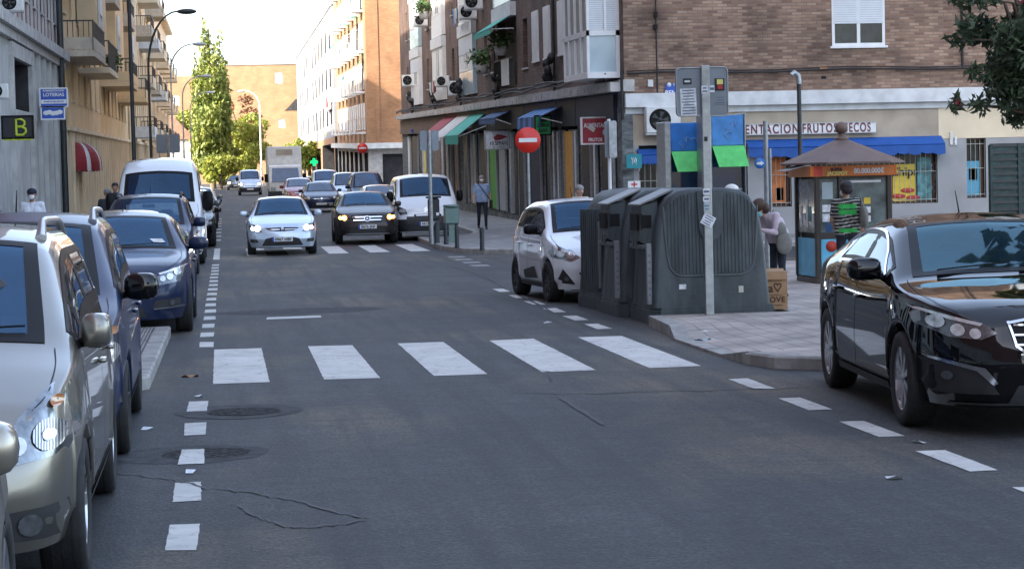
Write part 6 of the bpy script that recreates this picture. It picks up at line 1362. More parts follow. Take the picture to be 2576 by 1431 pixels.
mb = MB(); mb.add([(-1.15, -.5, 2.02), (-.75, -.62, 2.13), (-.75, .1, 2.13), (-1.15, .1, 2.02), (-1.15, -.5, 2.01), (-.75, -.62, 2.12), (-.75, .1, 2.12), (-1.15, .1, 2.01)], [[0, 1, 2, 3], [4, 5, 6, 7], [0, 4, 5, 1], [0, 3, 7, 4]]); mb.build('side_flap', 'steel_galv', t)
# dark green enclosure and oleander on the far right
mat('enclosure_green', (.018, .045, .042), .55, var=.5, scale=6)
a, b = at(2490, 525, 45), at(2492, 362, 45); t = thing('metal_enclosure', 'dark green slatted metal enclosure at the right edge beside the barred window', 'enclosure', (a.x+.02, 45, .12)); h = b.z-.12
mb = MB(); mb.box(0, 2.6, .03, .12, 0, h-.03); mb.build('panel', 'enclosure_green', t)
for k in range(5): mb = MB(); mb.box(k*.63, k*.63+.06, -.02, .03, 0, h); mb.build('stile', 'enclosure_green', t)
for k in range(14): mb = MB(); mb.box(.06, 2.55, 0, .028, .12+k*.155, .12+k*.155+.07); mb.build('slat', 'pole_dark', t)
# ---------------- street side signs and awnings of the corner building
def FRc(u, d, z): return FR(u, d, z)
mat('sign_green', (.01, .30, .08), .5, var=.3, scale=6); mat('sign_wine', (.30, .015, .03), .5)
AW = 'awnings over the street side shops'
awning('green awning with its valance hanging low, between red and dark shop fronts', FR, 29, 34, 3.95, 1.25, .95, 'awning_green', None, .3, group=AW)
awning('grey white striped awning left of the green one', FR, 34.4, 39.5, 3.95, 1.3, 1.0, 'awning_white', 'stone_band', .1, group=AW); awning('faded red awning furthest along the street side shops', FR, 40, 45.5, 3.95, 1.3, 1.0, 'awning_red', 'awning_red', .2, group=AW)
awning('navy blue awning beside the green shop board', FR, 9.6, 14.8, 3.85, .8, .35, 'awning_navy', 'panel_blue', .3, group=AW); awning('dark awning half rolled above the gym style shop', FR, 21.5, 26.5, 3.9, .7, .3, 'awning_navy', None, .15, group=AW)
awning('small green awning over the recessed balcony on the first floor', FR, 20.6, 25.6, 7.35, .9, .55, 'awning_green', None, .15, group=AW)
def proj_sign(label, px0, px1, py0, py1, Y, m, frame='frame_white'):
    t, w_, h_ = board(label, px0, px1, py0, py1, Y, m, th=.12, nm='projecting_sign'); mb = MB()
    for (x0, x1, z0, z1) in ((-w_/2, w_/2, h_/2, h_/2+.04), (-w_/2, w_/2, -h_/2-.04, -h_/2), (-w_/2-.04, -w_/2, -h_/2-.04, h_/2+.04), (w_/2, w_/2+.04, -h_/2-.04, h_/2+.04)): mb.box(x0, x1, -.02, .14, z0, z1)
    mb.build('frame', frame, t); return t, w_, h_
t, w_, h_ = proj_sign('wine red projecting sign reading ALIMENTACION, edged in white', 1466, 1546, 297, 361, 58, 'sign_wine')
text('ALIMENTACION', .17, (0, -.01, .14), FRONT, 'frame_white', t, .004, .003, xs=.66); text('FRUTOS', .13, (-.1, -.01, -.25), FRONT, 'frame_white', t, .004, .003, xs=.8)
mb = MB(); mb.ell((.2, -.01, -.05), (.1, .01, .1), 6); mb.build('print_disc', 'glaze_blue', t); mb = MB(); mb.box(-.28, -.1, -.012, -.002, -.12, .0, 0, Matrix.Rotation(R(35), 4, 'Y')); mb.build('print_patch', 'stripe_cream', t); mb = MB(); mb.tube([(w_/2, .06, .1), (w_/2+.6, .06, .1)], .02, 6); mb.tube([(w_/2, .06, -.2), (w_/2+.6, .06, -.2)], .02, 6); mb.build('bracket', 'steel_galv', t)
t, w_, h_ = proj_sign('grey white projecting sign with a red winged emblem and dark lettering', 1222, 1286, 331, 375, 79, 'sticker', 'steel_galv')
mb = MB(); mb.prism([(-.2, .1), (-.05, .22), (.1, .2), (.35, .12), (.1, .02), (-.12, -.02)], lambda a, b, d: (a, -.004-d, b), 0, .01); mb.build('emblem', 'sign_wine', t); text('10 SPFAVI', .2, (0, -.01, -.12), FRONT, 'ink', t, .004, .003, xs=.8); text('uñas y estetica', .08, (0, -.01, -.25), FRONT, 'ink', t, .002)
t, w_, h_ = proj_sign('dark green board with rows of black writing beside the navy awning', 1348, 1384, 293, 338, 66, 'sign_green', 'trim_black')
for k, s_t in enumerate(('BAR', 'ZONA', 'BEER')): text(s_t, .14, (0, -.01, .15-.16*k), FRONT, 'ink', t, .003, .004)
mat('shirt_red', (.4, .03, .03), .8)
# AC units on the street side
for (px, py, Y, s1, lb) in [(1026, 203, 117, 1, 'air conditioner with white case, last before the side street'), (1138, 222, 93, 1.0, 'large pale air conditioner hung between two balconies at first floor'), (1072, 52, 109, .9, 'air conditioner at second floor left of the potted plant'), (1186, 30, 88, .95, 'air conditioner on a bracket at second floor beside a balcony'), (1190, 5, 86, 1, 'air conditioner at the very top of the picture above the balconies'), (1100, 205, 99, .8, 'small air conditioner between two first floor windows, left of the large pale one')]:
    p = at(px, py, Y); ac_unit(lb, (10.5-.35, Y, p.z), R(-20), s1)['group'] = GR
ac_unit('air conditioner jutting out of the grey building, top left corner', (at(30, 8, 56).x, 56, at(30, 8, 56).z), 0, .72); ac_unit('pale air conditioner low on the grey building at the left edge', (at(-4, 230, 54).x, 54, at(-4, 230, 54).z), 0, .6)
# washing and junk on the first floor
for (u, z, n, lb) in [(45, 5.6, 5, 'row of laundry drying on a first floor line, far part of the facade'), (33, 8.4, 6, 'row of laundry drying on a second floor line in the middle of the facade')]:
    o = Vector(FR(u, .55, z)); t = thing('laundry_line', lb, 'laundry', o); mb = MB(); mb.tube([Vector(FR(u, .55, z))-o, Vector(FR(u+3, .55, z))-o], .012, 5); mb.tube([Vector(FR(u, 0, z))-o, Vector(FR(u, .6, z))-o], .015, 5); mb.tube([Vector(FR(u+3, 0, z))-o, Vector(FR(u+3, .6, z))-o], .015, 5); mb.build('line', 'steel_galv', t)
    for k in range(n):
        mb = MB(); a = .2+k*.5; h = random.uniform(.4, .8); P = []
        for i in range(5):
            for j in range(4): P.append(Vector(FR(u+a+.38*i/4, .55+.03*math.sin(i*2+j), z-h*j/3))-o)
        mb.add(P, [[i*4+j, i*4+j+1, (i+1)*4+j+1, (i+1)*4+j] for i in range(4) for j in range(3)], 0, True); mb.build('garment', ('shirt_red', 'curtain', 'awning_navy', 'curtain', 'stripe_cream', 'panel_blue_pale')[k % 6], t, fix=False)
# potted plants
def potplant(label, loc, r, hgt, n=160):
    t = thing('potted_plant', label, 'plant', loc); mb = MB(); mb.lathe([(0, 0), (r*.35, 0), (r*.45, r*.6), (r*.42, r*.6), (0, r*.5)], 12); mb.build('pot', 'stone_band', t); mb = MB()
    for k in range(n):
        d = Vector((random.gauss(0, 1), random.gauss(0, 1), random.gauss(.3, .8))).normalized()*r*random.uniform(.3, 1); c = d+Vector((0, 0, r*.7+hgt*.3)); s1 = r*.22; a = Vector((random.uniform(-1, 1), random.uniform(-1, 1), random.uniform(-1, 1))).normalized()*s1; b = a.cross(d.normalized())
        mb.add([c-a, c+b*.5, c+a, c-b*.5], [[0, 1, 2, 3]])
    mb.build('foliage', 'leaf_pot', t, fix=False); return t
potplant('bright green trailing plant on a window sill of the brick facade', FR(28.2, .35, 5.4), .6, .5); potplant('leafy green plant on the railing under the small green awning', FR(22.2, .35, 5.9), .55, .4); potplant('dark plant on a second floor balcony of the brick facade', FR(50, .5, 8.8), .6, .4); potplant('dark green bush on a balcony of the yellow building', F2(14.5, 1.0, 6.3), .5, .4)
# ---------------- left side signs
t, w_, h_ = proj_sign('black square sign with a yellow green letter B on the grey building', 8, 80, 294, 347, 54, 'ink', 'trim_black'); mat('lime', (.42, .50, .03), .5); mb = MB(); B0 = [(-.03, -.19), (-.03, .19), (.10, .19), (.17, .14), (.17, .06), (.10, .01), (.0, .01)]; B1 = [(.10, .01), (.19, -.04), (.20, -.12), (.13, -.19), (-.03, -.19)]
for q in (B0, B1): mb.tube([(a, -.01, b) for a, b in q], .03, 8)
mb.build('letter_b', 'lime', t); plate(t, -w_/2, w_/2, -h_/2-.07, -h_/2-.01, 'lime', 'underline', -.02, .12)
t, w_, h_ = proj_sign('blue and white sign with two lines of lettering on the grey building', 103, 167, 224, 268, 65, 'plate_blue', 'frame_white'); text('ADMINISTRACION', .075, (0, -.01, .2), FRONT, 'frame_white', t, .003, .002); text('LOTERIAS', .14, (0, -.01, .08), FRONT, 'frame_white', t, .003, .003); plate(t, -w_/2+.01, w_/2-.01, -.18, -.06, 'frame_white', 'pale_strip', -.006, 0); text('APUESTAS DEL ESTADO', .055, (0, -.012, -.12), FRONT, 'plate_blue', t, .003, .002)
t, w_, h_ = proj_sign('blue sign with a white cloud-like patch below the lettered blue one', 106, 160, 270, 299, 65, 'plate_blue', 'frame_white'); mb = MB()
for k in range(5): mb.ell((-.2+.1*k, -.008, .02*math.sin(k*2)), (.09, .008, .07), 5)
mb.build('print_patch', 'frame_white', t)
t = thing('awning', 'domed red awning with white stripes over a doorway of the yellow building', 'awning', F2(6.0, 0, 2.45)); mb = MB(); na, nb_ = 18, 8
mb2 = []
for i in range(na+1):
    for j in range(nb_+1):
        th = math.pi*i/na; ph = math.pi/2*j/nb_; mb2.append((.95*math.sin(th)*math.cos(ph)**.8, -1.6*math.cos(th)*math.cos(ph)**.6, .92*math.sin(ph)))
for i in range(na):
    for j in range(nb_): mb.add([mb2[i*(nb_+1)+j], mb2[(i+1)*(nb_+1)+j], mb2[(i+1)*(nb_+1)+j+1], mb2[i*(nb_+1)+j+1]], [[0, 1, 2, 3]], 1 if i % 4 == 3 else 0)
mb.build('canopy', ['awning_red', 'awning_white'], t, fix=False); mb = MB()
for i in range(na):
    a, b = mb2[i*(nb_+1)], mb2[(i+1)*(nb_+1)]; mb.add([a, b, (b[0], b[1], -.14), ((a[0]+b[0])/2, (a[1]+b[1])/2, -.2), (a[0], a[1], -.14)], [[0, 1, 2, 3, 4]], 1 if i % 4 == 3 else 0)
mb.build('valance', ['awning_red', 'awning_white'], t, fix=False)
# twin sign backs on the left and others
def signbacks(label, px0, px1, py0, py1, Y, m='paint_navy', h0=.12):
    a, b = at(px0, py1, Y), at(px1, py0, Y); cx_ = (a.x+b.x)/2; z0 = g(Y)+h0; t = thing('sign_pole', label, 'sign post', (cx_, Y, z0)); mb = MB(); mb.tube([(0, 0, 0), (0, 0, b.z-z0)], .05, 8); mb.build('post', 'steel_galv', t)
    w2 = (b.x-a.x)/2
    for s0, s1 in ((-w2, -.06), (.06, w2)): mb = MB(); mb.prism(rrect(s0, s1, a.z-z0, b.z-z0, .06), lambda p, q, d: (p, d, q), .02, .05); mb.build('sign_back', m, t)
    return t
signbacks('post with two dark blue sign backs above the tall delivery van', 394, 452, 338, 386, 100, 'sign_back')
signbacks('post with pale blue grey sign backs on the far corner beside the litter bin', 1057, 1103, 328, 380, 56.5, 'panel_blue_pale' if False else 'sign_back')
t, w_, h_ = board('tiny blue street plate on the wall above the pale sign backs', 1034, 1056, 325, 335, 118, 'plate_blue')
# no entry signs
def noentry(label, px, py, Y, rad):
    p = at(px, py, Y); z0 = g(Y)+.12; t = thing('no_entry_sign', label, 'road sign', (p.x, Y, z0), 0, 'no entry signs'); h = p.z-z0
    mb = MB(); mb.tube([(0, .05, 0), (0, .05, h+.25)], .035, 8); mb.build('post', 'steel_galv', t)
    mb = MB(); mb.lathe([(0, -.012), (rad, -.012), (rad*1.02, 0), (rad, .012), (0, .012)], 36, 0, Matrix.Translation((0, 0, h)), 'y'); d = mb.build('disc', 'road_red', t)
    mb = MB(); mb.box(-rad*.72, rad*.72, -.018, -.0125, h-rad*.16, h+rad*.16); mb.build('white_bar', 'frame_white', d)
mat('road_red', (.60, .025, .015), .4, var=.05)
noentry('large red no entry sign in front of the shops', 1328, 353, 52, .31); noentry('small distant red no entry sign by the orange brick building', 912, 373, 124, .29)
t, h = post('white post with a sign seen edge-on beside the ALIMENTACION sign', 1531, 300, 52, .045, 'frame_white', 'sign_post'); mb = MB(); mb.prism(rrect(-.12, .06, h-.95, h-.05, .05), lambda a, b, d: (a+d*.05, d, b), -.12, -.07); mb.build('sign_edge', 'sign_back', t); mb = MB(); mb.prism(rrect(-.05, .14, h-.95, h-.05, .05), lambda a, b, d: (a, d, b), -.3, -.26); mb.build('sign_edge', 'steel_galv', t)
# litter bins and bollards on the far corner
mat('bin_green', (.13, .21, .19), .5, var=.1); mat('bollard_black', (.02, .026, .03), .4, .3)
Yb = 55.0; p = gr(1093, 612, .12); t = thing('litter_bin', 'dark grey litter bin with a lid and two white labels on the far corner', 'litter bin', (p.x, p.y, .12+g(p.y)))
mb = MB(); mb.box(-.15, .15, -.12, .12, .62, 1.2, bev=.04); mb.build('bin_body', 'plastic_dark', t); mb = MB(); mb.box(-.20, .20, -.16, .16, 1.2, 1.25, bev=.02); mb.build('lid', 'plastic_dark', t)
for q in (-.09, .09): mb = MB(); mb.box(q-.05, q+.05, -.04, .04, 0, .62); mb.build('leg', 'bin_plastic', t); mb = MB(); mb.box(q-.035, q+.035, -.13, -.121, .74, .82); mb.build('label', 'frame_white', t)
p = gr(1137, 610, .12); t = thing('pedestal_bin', 'pale green pedestal bin next to the dark litter bin', 'litter bin', (p.x, p.y, .12+g(p.y)))
mb = MB(); mb.box(-.08, .08, -.08, .08, 0, .5); mb.build('leg', 'bin_green', t); mb = MB(); mb.box(-.20, .20, -.15, .15, .5, .95, bev=.03); mb.build('bin_body', 'bin_green', t); mb = MB(); mb.lathe([(0, 1.02), (.2, 1.01), (.225, .97), (.2, .95)], 20); mb.build('lid', 'bin_green', t)
bp = None
for i, (px, py) in enumerate([(1122, 615), (1150, 624), (1213, 630), (1098, 612)]):
    p = gr(px, py, .12); z = .12+g(p.y)
    if bp is None:
        bp = thing('bollard', '', 'bollard', (p.x, p.y, z), 0, 'black bollards on the far corner'); mb = MB(); mb.lathe([(.065, 0), (.062, .04), (.055, .06), (.055, .50), (.045, .54), (0, .55)], 16); mb.build('shaft', 'bollard_black', bp); mb = MB(); mb.lathe([(.057, .44), (.060, .45), (.060, .47), (.057, .48)], 16); mb.build('ring', 'pole_dark', bp); o = bp
    else: o = dup(bp, '', (p.x, p.y, z))
    o['label'] = ['bollard between the litter bin and the pale green bin', 'bollard right of the pale green pedestal bin', 'lone bollard in front of the walking man', 'bollard left of the others, behind the dark litter bin leg'][i]
# ---------------- street lamps
mat('lamp_shell', (.45, .48, .5), .5, .2)
def lamp(label, X, Y, H_, arm, rise=1.6, m='steel_galv', dirn=1, r=.06):
    z0 = g(Y)+.12; t = thing('street_lamp', label, 'street lamp', (X, Y, z0), 0, 'street lamps along the street'); h = H_-rise
    mb = MB(); mb.tube([(0, 0, 0), (0, 0, h)], [r*1.2, r*.8], 10); mb.lathe([(.13, 0), (.13, .5), (.08, .6)], 12); mb.build('pole', m, t)
    mb = MB(); P = [(dirn*arm*(1-math.cos(a*math.pi/16)), 0, h+rise*math.sin(a*math.pi/16)) for a in range(9)]; mb.tube(P, [r*.8]*5+[r*.6]*4, 8); mb.build('arm', m, t)
    mb = MB(); mb.ell((dirn*(arm+.35), 0, H_-.02), (.42, .16, .12), 8); mb.build('lamp_head', 'pole_dark' if m == 'pole_dark' else 'lamp_shell', t)
lamp('street lamp with grey head curving over the left side against the sky', -3.0, 91, at(486, 22, 91).z-.55, 1.3, 2.4, 'pole_dark')
lamp('second street lamp on the left, its pale arm bright against the sky', -3.0, 131, 9.6, 1.4); lamp('third street lamp on the left, in front of the poplar', -3.0, 167, 9.2, 1.5); lamp('fourth street lamp on the left, lower against the poplar', -2.9, 198, 9.0, 1.5)
lamp('lone white street lamp on the right bending left over the road', at(657, 400, 225).x, 225, 10.0, 1.5, 1.6, 'frame_white', -1, .09)
t = thing('lamp_post', 'tall dark post rising out of the picture in front of the yellow building', 'post', (at(334, 300, 72).x, 72, .12+g(72))); mb = MB(); mb.tube([(0, 0, 0), (0, 0, 12)], [.075, .055], 10); mb.build('shaft', 'pole_dark', t); mb = MB(); mb.lathe([(.12, 0), (.12, .7), (.08, .8)], 12); mb.build('base_sleeve', 'pole_dark', t)
mat('lamp_green', (0, .5, .12), .4, emit=.5); p = at(790, 408, 170); t = thing('pharmacy_cross', 'small green glowing pharmacy cross beyond the parked cars', 'sign', p); mb = MB(); mb.box(-.1, .1, 0, .1, -.3, .3); mb.box(-.3, -.1, 0, .1, -.1, .1); mb.box(.1, .3, 0, .1, -.1, .1); mb.build('cross', 'lamp_green', t)
# ---------------- trees
def foliage_mat(name, c, c2, scale=1.2, trans=.25):
    m = bpy.data.materials.new(name); m.use_nodes = True; n = m.node_tree.nodes; l = m.node_tree.links; b = n['Principled BSDF']; b.inputs['Roughness'].default_value = .55
    ge = n.new('ShaderNodeNewGeometry'); nz = n.new('ShaderNodeTexNoise'); nz.inputs['Scale'].default_value = scale; nz.inputs['Detail'].default_value = 5; l.new(ge.outputs['Position'], nz.inputs['Vector'])
    rp = n.new('ShaderNodeValToRGB'); e = rp.color_ramp.elements; e[0].position = .35; e[1].position = .65; e[0].color = (*c, 1); e[1].color = (*c2, 1); l.new(nz.outputs[0], rp.inputs[0]); l.new(rp.outputs[0], b.inputs['Base Color'])
    tr = n.new('ShaderNodeBsdfTranslucent'); l.new(rp.outputs[0], tr.inputs[0]); mx = n.new('ShaderNodeMixShader'); mx.inputs[0].default_value = trans; l.new(b.outputs[0], mx.inputs[1]); l.new(tr.outputs[0], mx.inputs[2]); l.new(mx.outputs[0], n['Material Output'].inputs[0]); MC[name] = m
foliage_mat('leaf_poplar', (.10, .14, .025), (.22, .25, .05), .7); foliage_mat('leaf_bush', (.14, .18, .025), (.30, .31, .05), .8); foliage_mat('leaf_plum', (.10, .04, .02), (.25, .12, .05), .9); foliage_mat('leaf_oleander', (.022, .045, .022), (.08, .12, .06), 5, .2); mat('bark', (.13, .10, .075), .9, var=.4, scale=6, bump=.5); mat('flower_pink', (.55, .03, .08), .6, var=.3)
def leaves(mb, c, rad, n, s1, up=0, sq=1, mi=0, rnd=random, shell=.35):
    for _ in range(n):
        d = Vector((rnd.gauss(0, 1), rnd.gauss(0, 1), rnd.gauss(0, 1))).normalized()*(shell+(1-shell)*rnd.random()**.5)
        p = Vector((c[0]+d.x*rad[0], c[1]+d.y*rad[1], c[2]+d.z*rad[2])); a = Vector((rnd.uniform(-1, 1), rnd.uniform(-1, 1), rnd.uniform(-1, 1)+up)).normalized(); b = a.cross(Vector((rnd.uniform(-1, 1), rnd.uniform(-1, 1), rnd.uniform(-1, 1)))).normalized(); s2 = s1*rnd.uniform(.6, 1.3)
        a *= s2*sq; b *= s2*.55; mb.add([p-a, p+b, p+a, p-b], [[0, 1, 2, 3]], mi)
def tree(name, label, loc, trunk, blobs, leafm, n, s1, up=0, sq=1, group=None, shell=.35, flowers=0):
    t = thing(name, label, 'tree', loc, 0, group); mb = MB(); H0, r0 = trunk; mb.tube([(0, 0, -.2), (.05, 0, H0*.4), (0, .05, H0)], [r0, r0*.7, r0*.25], 8)
    for b in blobs[::2]: mb.tube([(0, 0, min(H0*.8, max(.5, b[2]-b[5]*1.2))), (b[0]*.5, b[1]*.5, b[2]-b[5]*.3), (b[0], b[1], b[2])], [r0*.4, r0*.25, r0*.1], 5)
    mb.build('trunk', 'bark', t); mb = MB(); V = sum(b[3]*b[4]*b[5] for b in blobs)
    for b in blobs: leaves(mb, b[:3], b[3:], max(10, int(n*b[3]*b[4]*b[5]/V)), s1, up, sq, shell=shell)
    cr = mb.build('crown', leafm, t, fix=False)
    if flowers:
        mb = MB()
        for k in range(flowers):
            b = random.choice(blobs); d = Vector((random.uniform(-1, .2), random.uniform(-1, .1), random.uniform(-1, 1))).normalized(); leaves(mb, (b[0]+d.x*b[3], b[1]+d.y*b[4], b[2]+d.z*b[5]), (.06, .06, .06), 9, .035)
        fl = mb.build('flowers', 'flower_pink', t, fix=False); fl['kind'] = 'stuff'
    return t
Y = 232; p = at(536, 470, Y); rnd = random.Random(3); bl = []
for k, (dx, top, wd) in enumerate([(-.55, 18.2, .6), (-.15, 17.4, .75), (1.05, 16.6, .7), (1.4, 14.4, .7), (-1.5, 13.8, .7), (.2, 14.2, 1.1), (-.7, 13.6, 1.0), (.9, 12.5, 1.0), (0, 12, 1.7), (-1.3, 11, .9), (1.35, 11.5, .9)]):
    z = 2.6
    while z < top:
        f = (top-z)/top; r = wd*(.35+.65*min(1, f*5)); bl.append((dx+rnd.uniform(-.25, .25), rnd.uniform(-1, 1)*wd, z, r, r, 1.1)); z += 1.35
tree('poplar_tree', 'tall narrow poplar rising above everything at the end of the street', (p.x, Y, g(Y)), (17, .35), bl, 'leaf_poplar', 19000, .2, .9, 1.25)
def bushy(name, label, px, pyb, Y, w_, h_, m, seed, n=3500, s1=.22, base=1.2):
    rn = random.Random(seed); p = at(px, 470, Y); bl = []
    for k in range(14):
        a = rn.uniform(0, 6.28); rr = rn.random()**.5*w_*.33; z = base+(h_-base)*rn.uniform(.2, .86); r = w_*rn.uniform(.15, .24); bl.append((rr*math.cos(a), rr*math.sin(a), z, r, r, r*.85))
    return tree(name, label, (p.x, Y, g(Y)), (h_*.7, .2), bl, m, n, s1, group='leafy trees closing the end of the street')
bushy('leafy_tree', 'yellow green rounded tree right of the poplar, before the white street lamp', 632, 0, 238, 5.6, 8.2, 'leaf_bush', 5); bushy('leafy_tree', 'broad yellow green tree left of the poplar', 494, 0, 240, 5.0, 9.6, 'leaf_bush', 6); bushy('leafy_tree', 'low bright bush between the poplar and the rounded tree', 590, 0, 244, 5.4, 5.2, 'leaf_bush', 7); bushy('plum_tree', 'reddish brown leaved tree behind the rounded yellow green tree', 606, 0, 250, 5.8, 11.4, 'leaf_plum', 8, 2600)
bushy('leafy_tree', 'green tree low behind the box lorry', 735, 0, 262, 4.5, 6.0, 'leaf_bush', 9, 2000); bushy('leafy_tree', 'small bright tree right of the box lorry roof', 780, 0, 240, 3.4, 5.2, 'leaf_bush', 10, 1800); bushy('leafy_tree', 'low green bush over the distant lit headlights', 556, 0, 226, 4.0, 3.4, 'leaf_bush', 11, 2200, base=.4)
rn = random.Random(4); bl = []
for k in range(34): bl.append((rn.uniform(-1.0, 1.6), rn.uniform(-1, 1), rn.uniform(2.9, 6.6), rn.uniform(.22, .5), rn.uniform(.25, .5), rn.uniform(.2, .45)))
for k in range(14): z = rn.uniform(2.7, 6.2); bl.append((-1.0-rn.uniform(0, .45)+.1*abs(z-4.2), rn.uniform(-.8, .8), z, rn.uniform(.12, .25), .2, rn.uniform(.1, .25)))
for k in range(7): bl.append((rn.uniform(-.6, 1.3), rn.uniform(-1, 1), rn.uniform(2.3, 3.0), .3, .3, .22))
tree('oleander', 'dark oleander with red pink flowers reaching in at the top right', (13.35, 34, .12), (3.2, .12), bl, 'leaf_oleander', 15000, .058, -.2, 1.9, shell=.1, flowers=6)
for i, (x, y, s1) in enumerate([(9.8, 17.3, .95), (4.8, -15, 1.25), (11.6, 23.2, .8)]):
    rn = random.Random(20+i); bl = [(rn.uniform(-2.2, 2.2)*s1, rn.uniform(-2, 2)*s1, rn.uniform(4, 8.6)*s1, 1.1*s1, 1.1*s1, .9*s1) for _ in range(18)]
    tree('street_tree', ['round street tree on the pavement behind the black saloon, above the frame', 'taller street tree behind the viewpoint, over the road', 'street tree on the pavement beyond the right edge, past the black saloon'][i], (x, y, .12), (6*s1, .2), bl, 'leaf_bush', 3500, .2)
# ================================================================== PEOPLE
import numpy as np
mat('skin', (.52, .31, .22), .55, var=.08, scale=20); mat('skin_tan', (.34, .19, .13), .55, var=.08, scale=20); mat('hair_grey', (.25, .24, .23), .8, var=.3, scale=60); mat('hair_dark', (.018, .015, .018), .6, var=.3, scale=60); mat('shirt_offwhite', (.36, .36, .34), .85)
mat('hair_brown', (.055, .028, .016), .6, var=.3, scale=60)
mat('shirt_blue', (.30, .40, .58), .85, var=.08, scale=12, bump=.3); mat('shirt_white', (.66, .68, .74), .85, var=.06, scale=12, bump=.3); mat('trousers_navy', (.018, .022, .035), .85, var=.2, scale=12, bump=.3); mat('jacket_pink', (.52, .44, .50), .85, var=.08, scale=14, bump=.4); mat('cloth_dark', (.03, .035, .045), .85, var=.3); mat('cloth_beige', (.55, .48, .36), .85)
mat('shirt_black', (.02, .02, .02), .85); mat('shirt_green', (.03, .35, .07), .85); mat('mask_white', (.72, .73, .74), .8); mat('mask_teal', (.2, .45, .45), .8); mat('bag_grey', (.19, .19, .175), .8, var=.2, scale=9, bump=.4); mat('shoe', (.02, .02, .02), .5); mat('cap_navy', (.015, .02, .04), .8); mat('cap_white', (.7, .7, .68), .8)
def person(label, loc, rz, J, top, legs, hgt=1.72, hair=('short', 'hair_grey'), mask=None, sleeves='short', cap=None, skin='skin', stripes=None, belly=1.0, group=None, vox=.014):
    """one continuous remeshed body; J overrides joint positions of a 1.75 m figure facing -Y"""
    P = dict(pelvis=(0, 0, .95), chest=(0, .0, 1.28), neck=(0, .01, 1.46), head=(0, -.02, 1.62), shL=(.19, 0, 1.42), shR=(-.19, 0, 1.42), elL=(.25, .03, 1.13), elR=(-.25, .03, 1.13), haL=(.26, -.06, .88), haR=(-.26, -.06, .88),
             hipL=(.095, 0, .92), hipR=(-.095, 0, .92), knL=(.11, -.02, .50), knR=(-.11, -.02, .50), anL=(.11, .03, .09), anR=(-.11, .03, .09), look=(0, -1, 0))
    P.update(J); look = Vector(P.pop('look')).normalized(); P = {k: Vector(v) for k, v in P.items()}; k_ = hgt/1.75
    t = thing('person', label, 'person', loc, rz, group); segs = []; up = Vector((0, 0, 1))
    def S(a, b, ra, rb, m): segs.append((Vector(a), Vector(b), ra, rb, m))
    T, Lg, Sk, Sh = 0, 1, 2, 3; b_ = belly; pe, ch, ne, hd = P['pelvis'], P['chest'], P['neck'], P['head']
    for sx in (-1, 1):
        S(pe+Vector((sx*.07, 0, .02)), ch+Vector((sx*.09, 0, 0)), .125*b_, .13, T); S(pe+Vector((sx*.075, .01, -.02)), pe+Vector((sx*.07, 0, .10)), .125*b_, .12*b_, Lg)
        S(ch+Vector((sx*.09, 0, 0)), ch+(ne-ch)*.55+Vector((sx*.09, .01, 0)), .13, .095, T)
    S(ch, ne-Vector((0, 0, .02)), .12, .07, T); S(ne-Vector((0, 0, .03)), hd-Vector((0, 0, .05)), .055, .05, Sk)
    S(hd+Vector((0, 0, .025))-look*.0, hd+Vector((0, 0, .03))-look*.025, .088, .088, Sk); S(hd+look*.03-up*.035, hd+look*.035-up*.055, .062, .05, Sk)
    S(hd+look*.085-up*.005, hd+look*.10-up*.02, .012, .016, Sk)           # nose
    sd = look.cross(up).normalized()
    for q in (1, -1): S(hd+sd*q*.083, hd+sd*q*.086-up*.03, .016, .012, Sk)   # ears
    for s1 in 'LR':
        sh, el, ha, hi, kn, an = (P[x+s1] for x in ('sh', 'el', 'ha', 'hip', 'kn', 'an')); sx = 1 if s1 == 'L' else -1
        S(ch+(sh-ch)*.6+Vector((0, 0, .05)), sh, .07, .068, T); S(sh, sh+(el-sh)*.7, .066, .055, T); S(sh+(el-sh)*.6, el, .046, .041, Sk if sleeves == 'short' else T)
        S(el, ha+(el-ha)*.08, .042 if sleeves == 'short' else .052, .028 if sleeves == 'short' else .036, Sk if sleeves == 'short' else T)
        d = (ha-el).normalized(); hp = ha+d*.05; S(ha, hp, .028, .033, Sk); w_ = d.cross(Vector((0, 1, 0))).normalized() if abs(d.y) < .9 else Vector((1, 0, 0)); w_ = Vector((0, 1, 0)) if abs(d.z) > .8 else w_
        for f in range(4): o = w_*((f-1.5)*.019); ln = (.062, .075, .07, .055)[f]; S(hp+o, hp+o+d*ln*.55, .0105, .010, Sk); S(hp+o+d*ln*.55, hp+o+d*ln+Vector((-sx*.015, 0, 0)), .010, .009, Sk)
        S(ha+d*.02-w_*.025, ha+d*.07-w_*.05+Vector((-sx*.01, 0, 0)), .013, .010, Sk)
        S(hi, kn, .092, .062, Lg); S(kn, an+Vector((0, 0, .02)), .062, .045, Lg); S(an+Vector((0, .03, -.05)), an+Vector((0, -.13, -.055)), .04, .034, Sh)
    mb = MB()
    for a, b, ra, rb, m in segs:
        a, b, ra, rb = a*k_, b*k_, ra*k_, rb*k_; mb.ell(a, (ra,)*3, 8); mb.ell(b, (rb,)*3, 8)
        if (b-a).length > 1e-4: mb.tube([a, b], [ra, rb], 16)
    raw = mb.build('body', [top, legs, skin, 'shoe'], t, fix=False); m = raw.modifiers.new('r', 'REMESH'); m.mode = 'VOXEL'; m.voxel_size = vox; m = raw.modifiers.new('s', 'SMOOTH'); m.iterations = 3; m.factor = .5
    dg = bpy.context.evaluated_depsgraph_get(); me = bpy.data.meshes.new_from_object(raw.evaluated_get(dg)); raw.modifiers.clear(); raw.data = me; me.materials.clear()
    mats = [top, legs, skin, 'shoe']+(list(stripes[0]) if stripes else [])
    for q in mats: me.materials.append(MC[q])
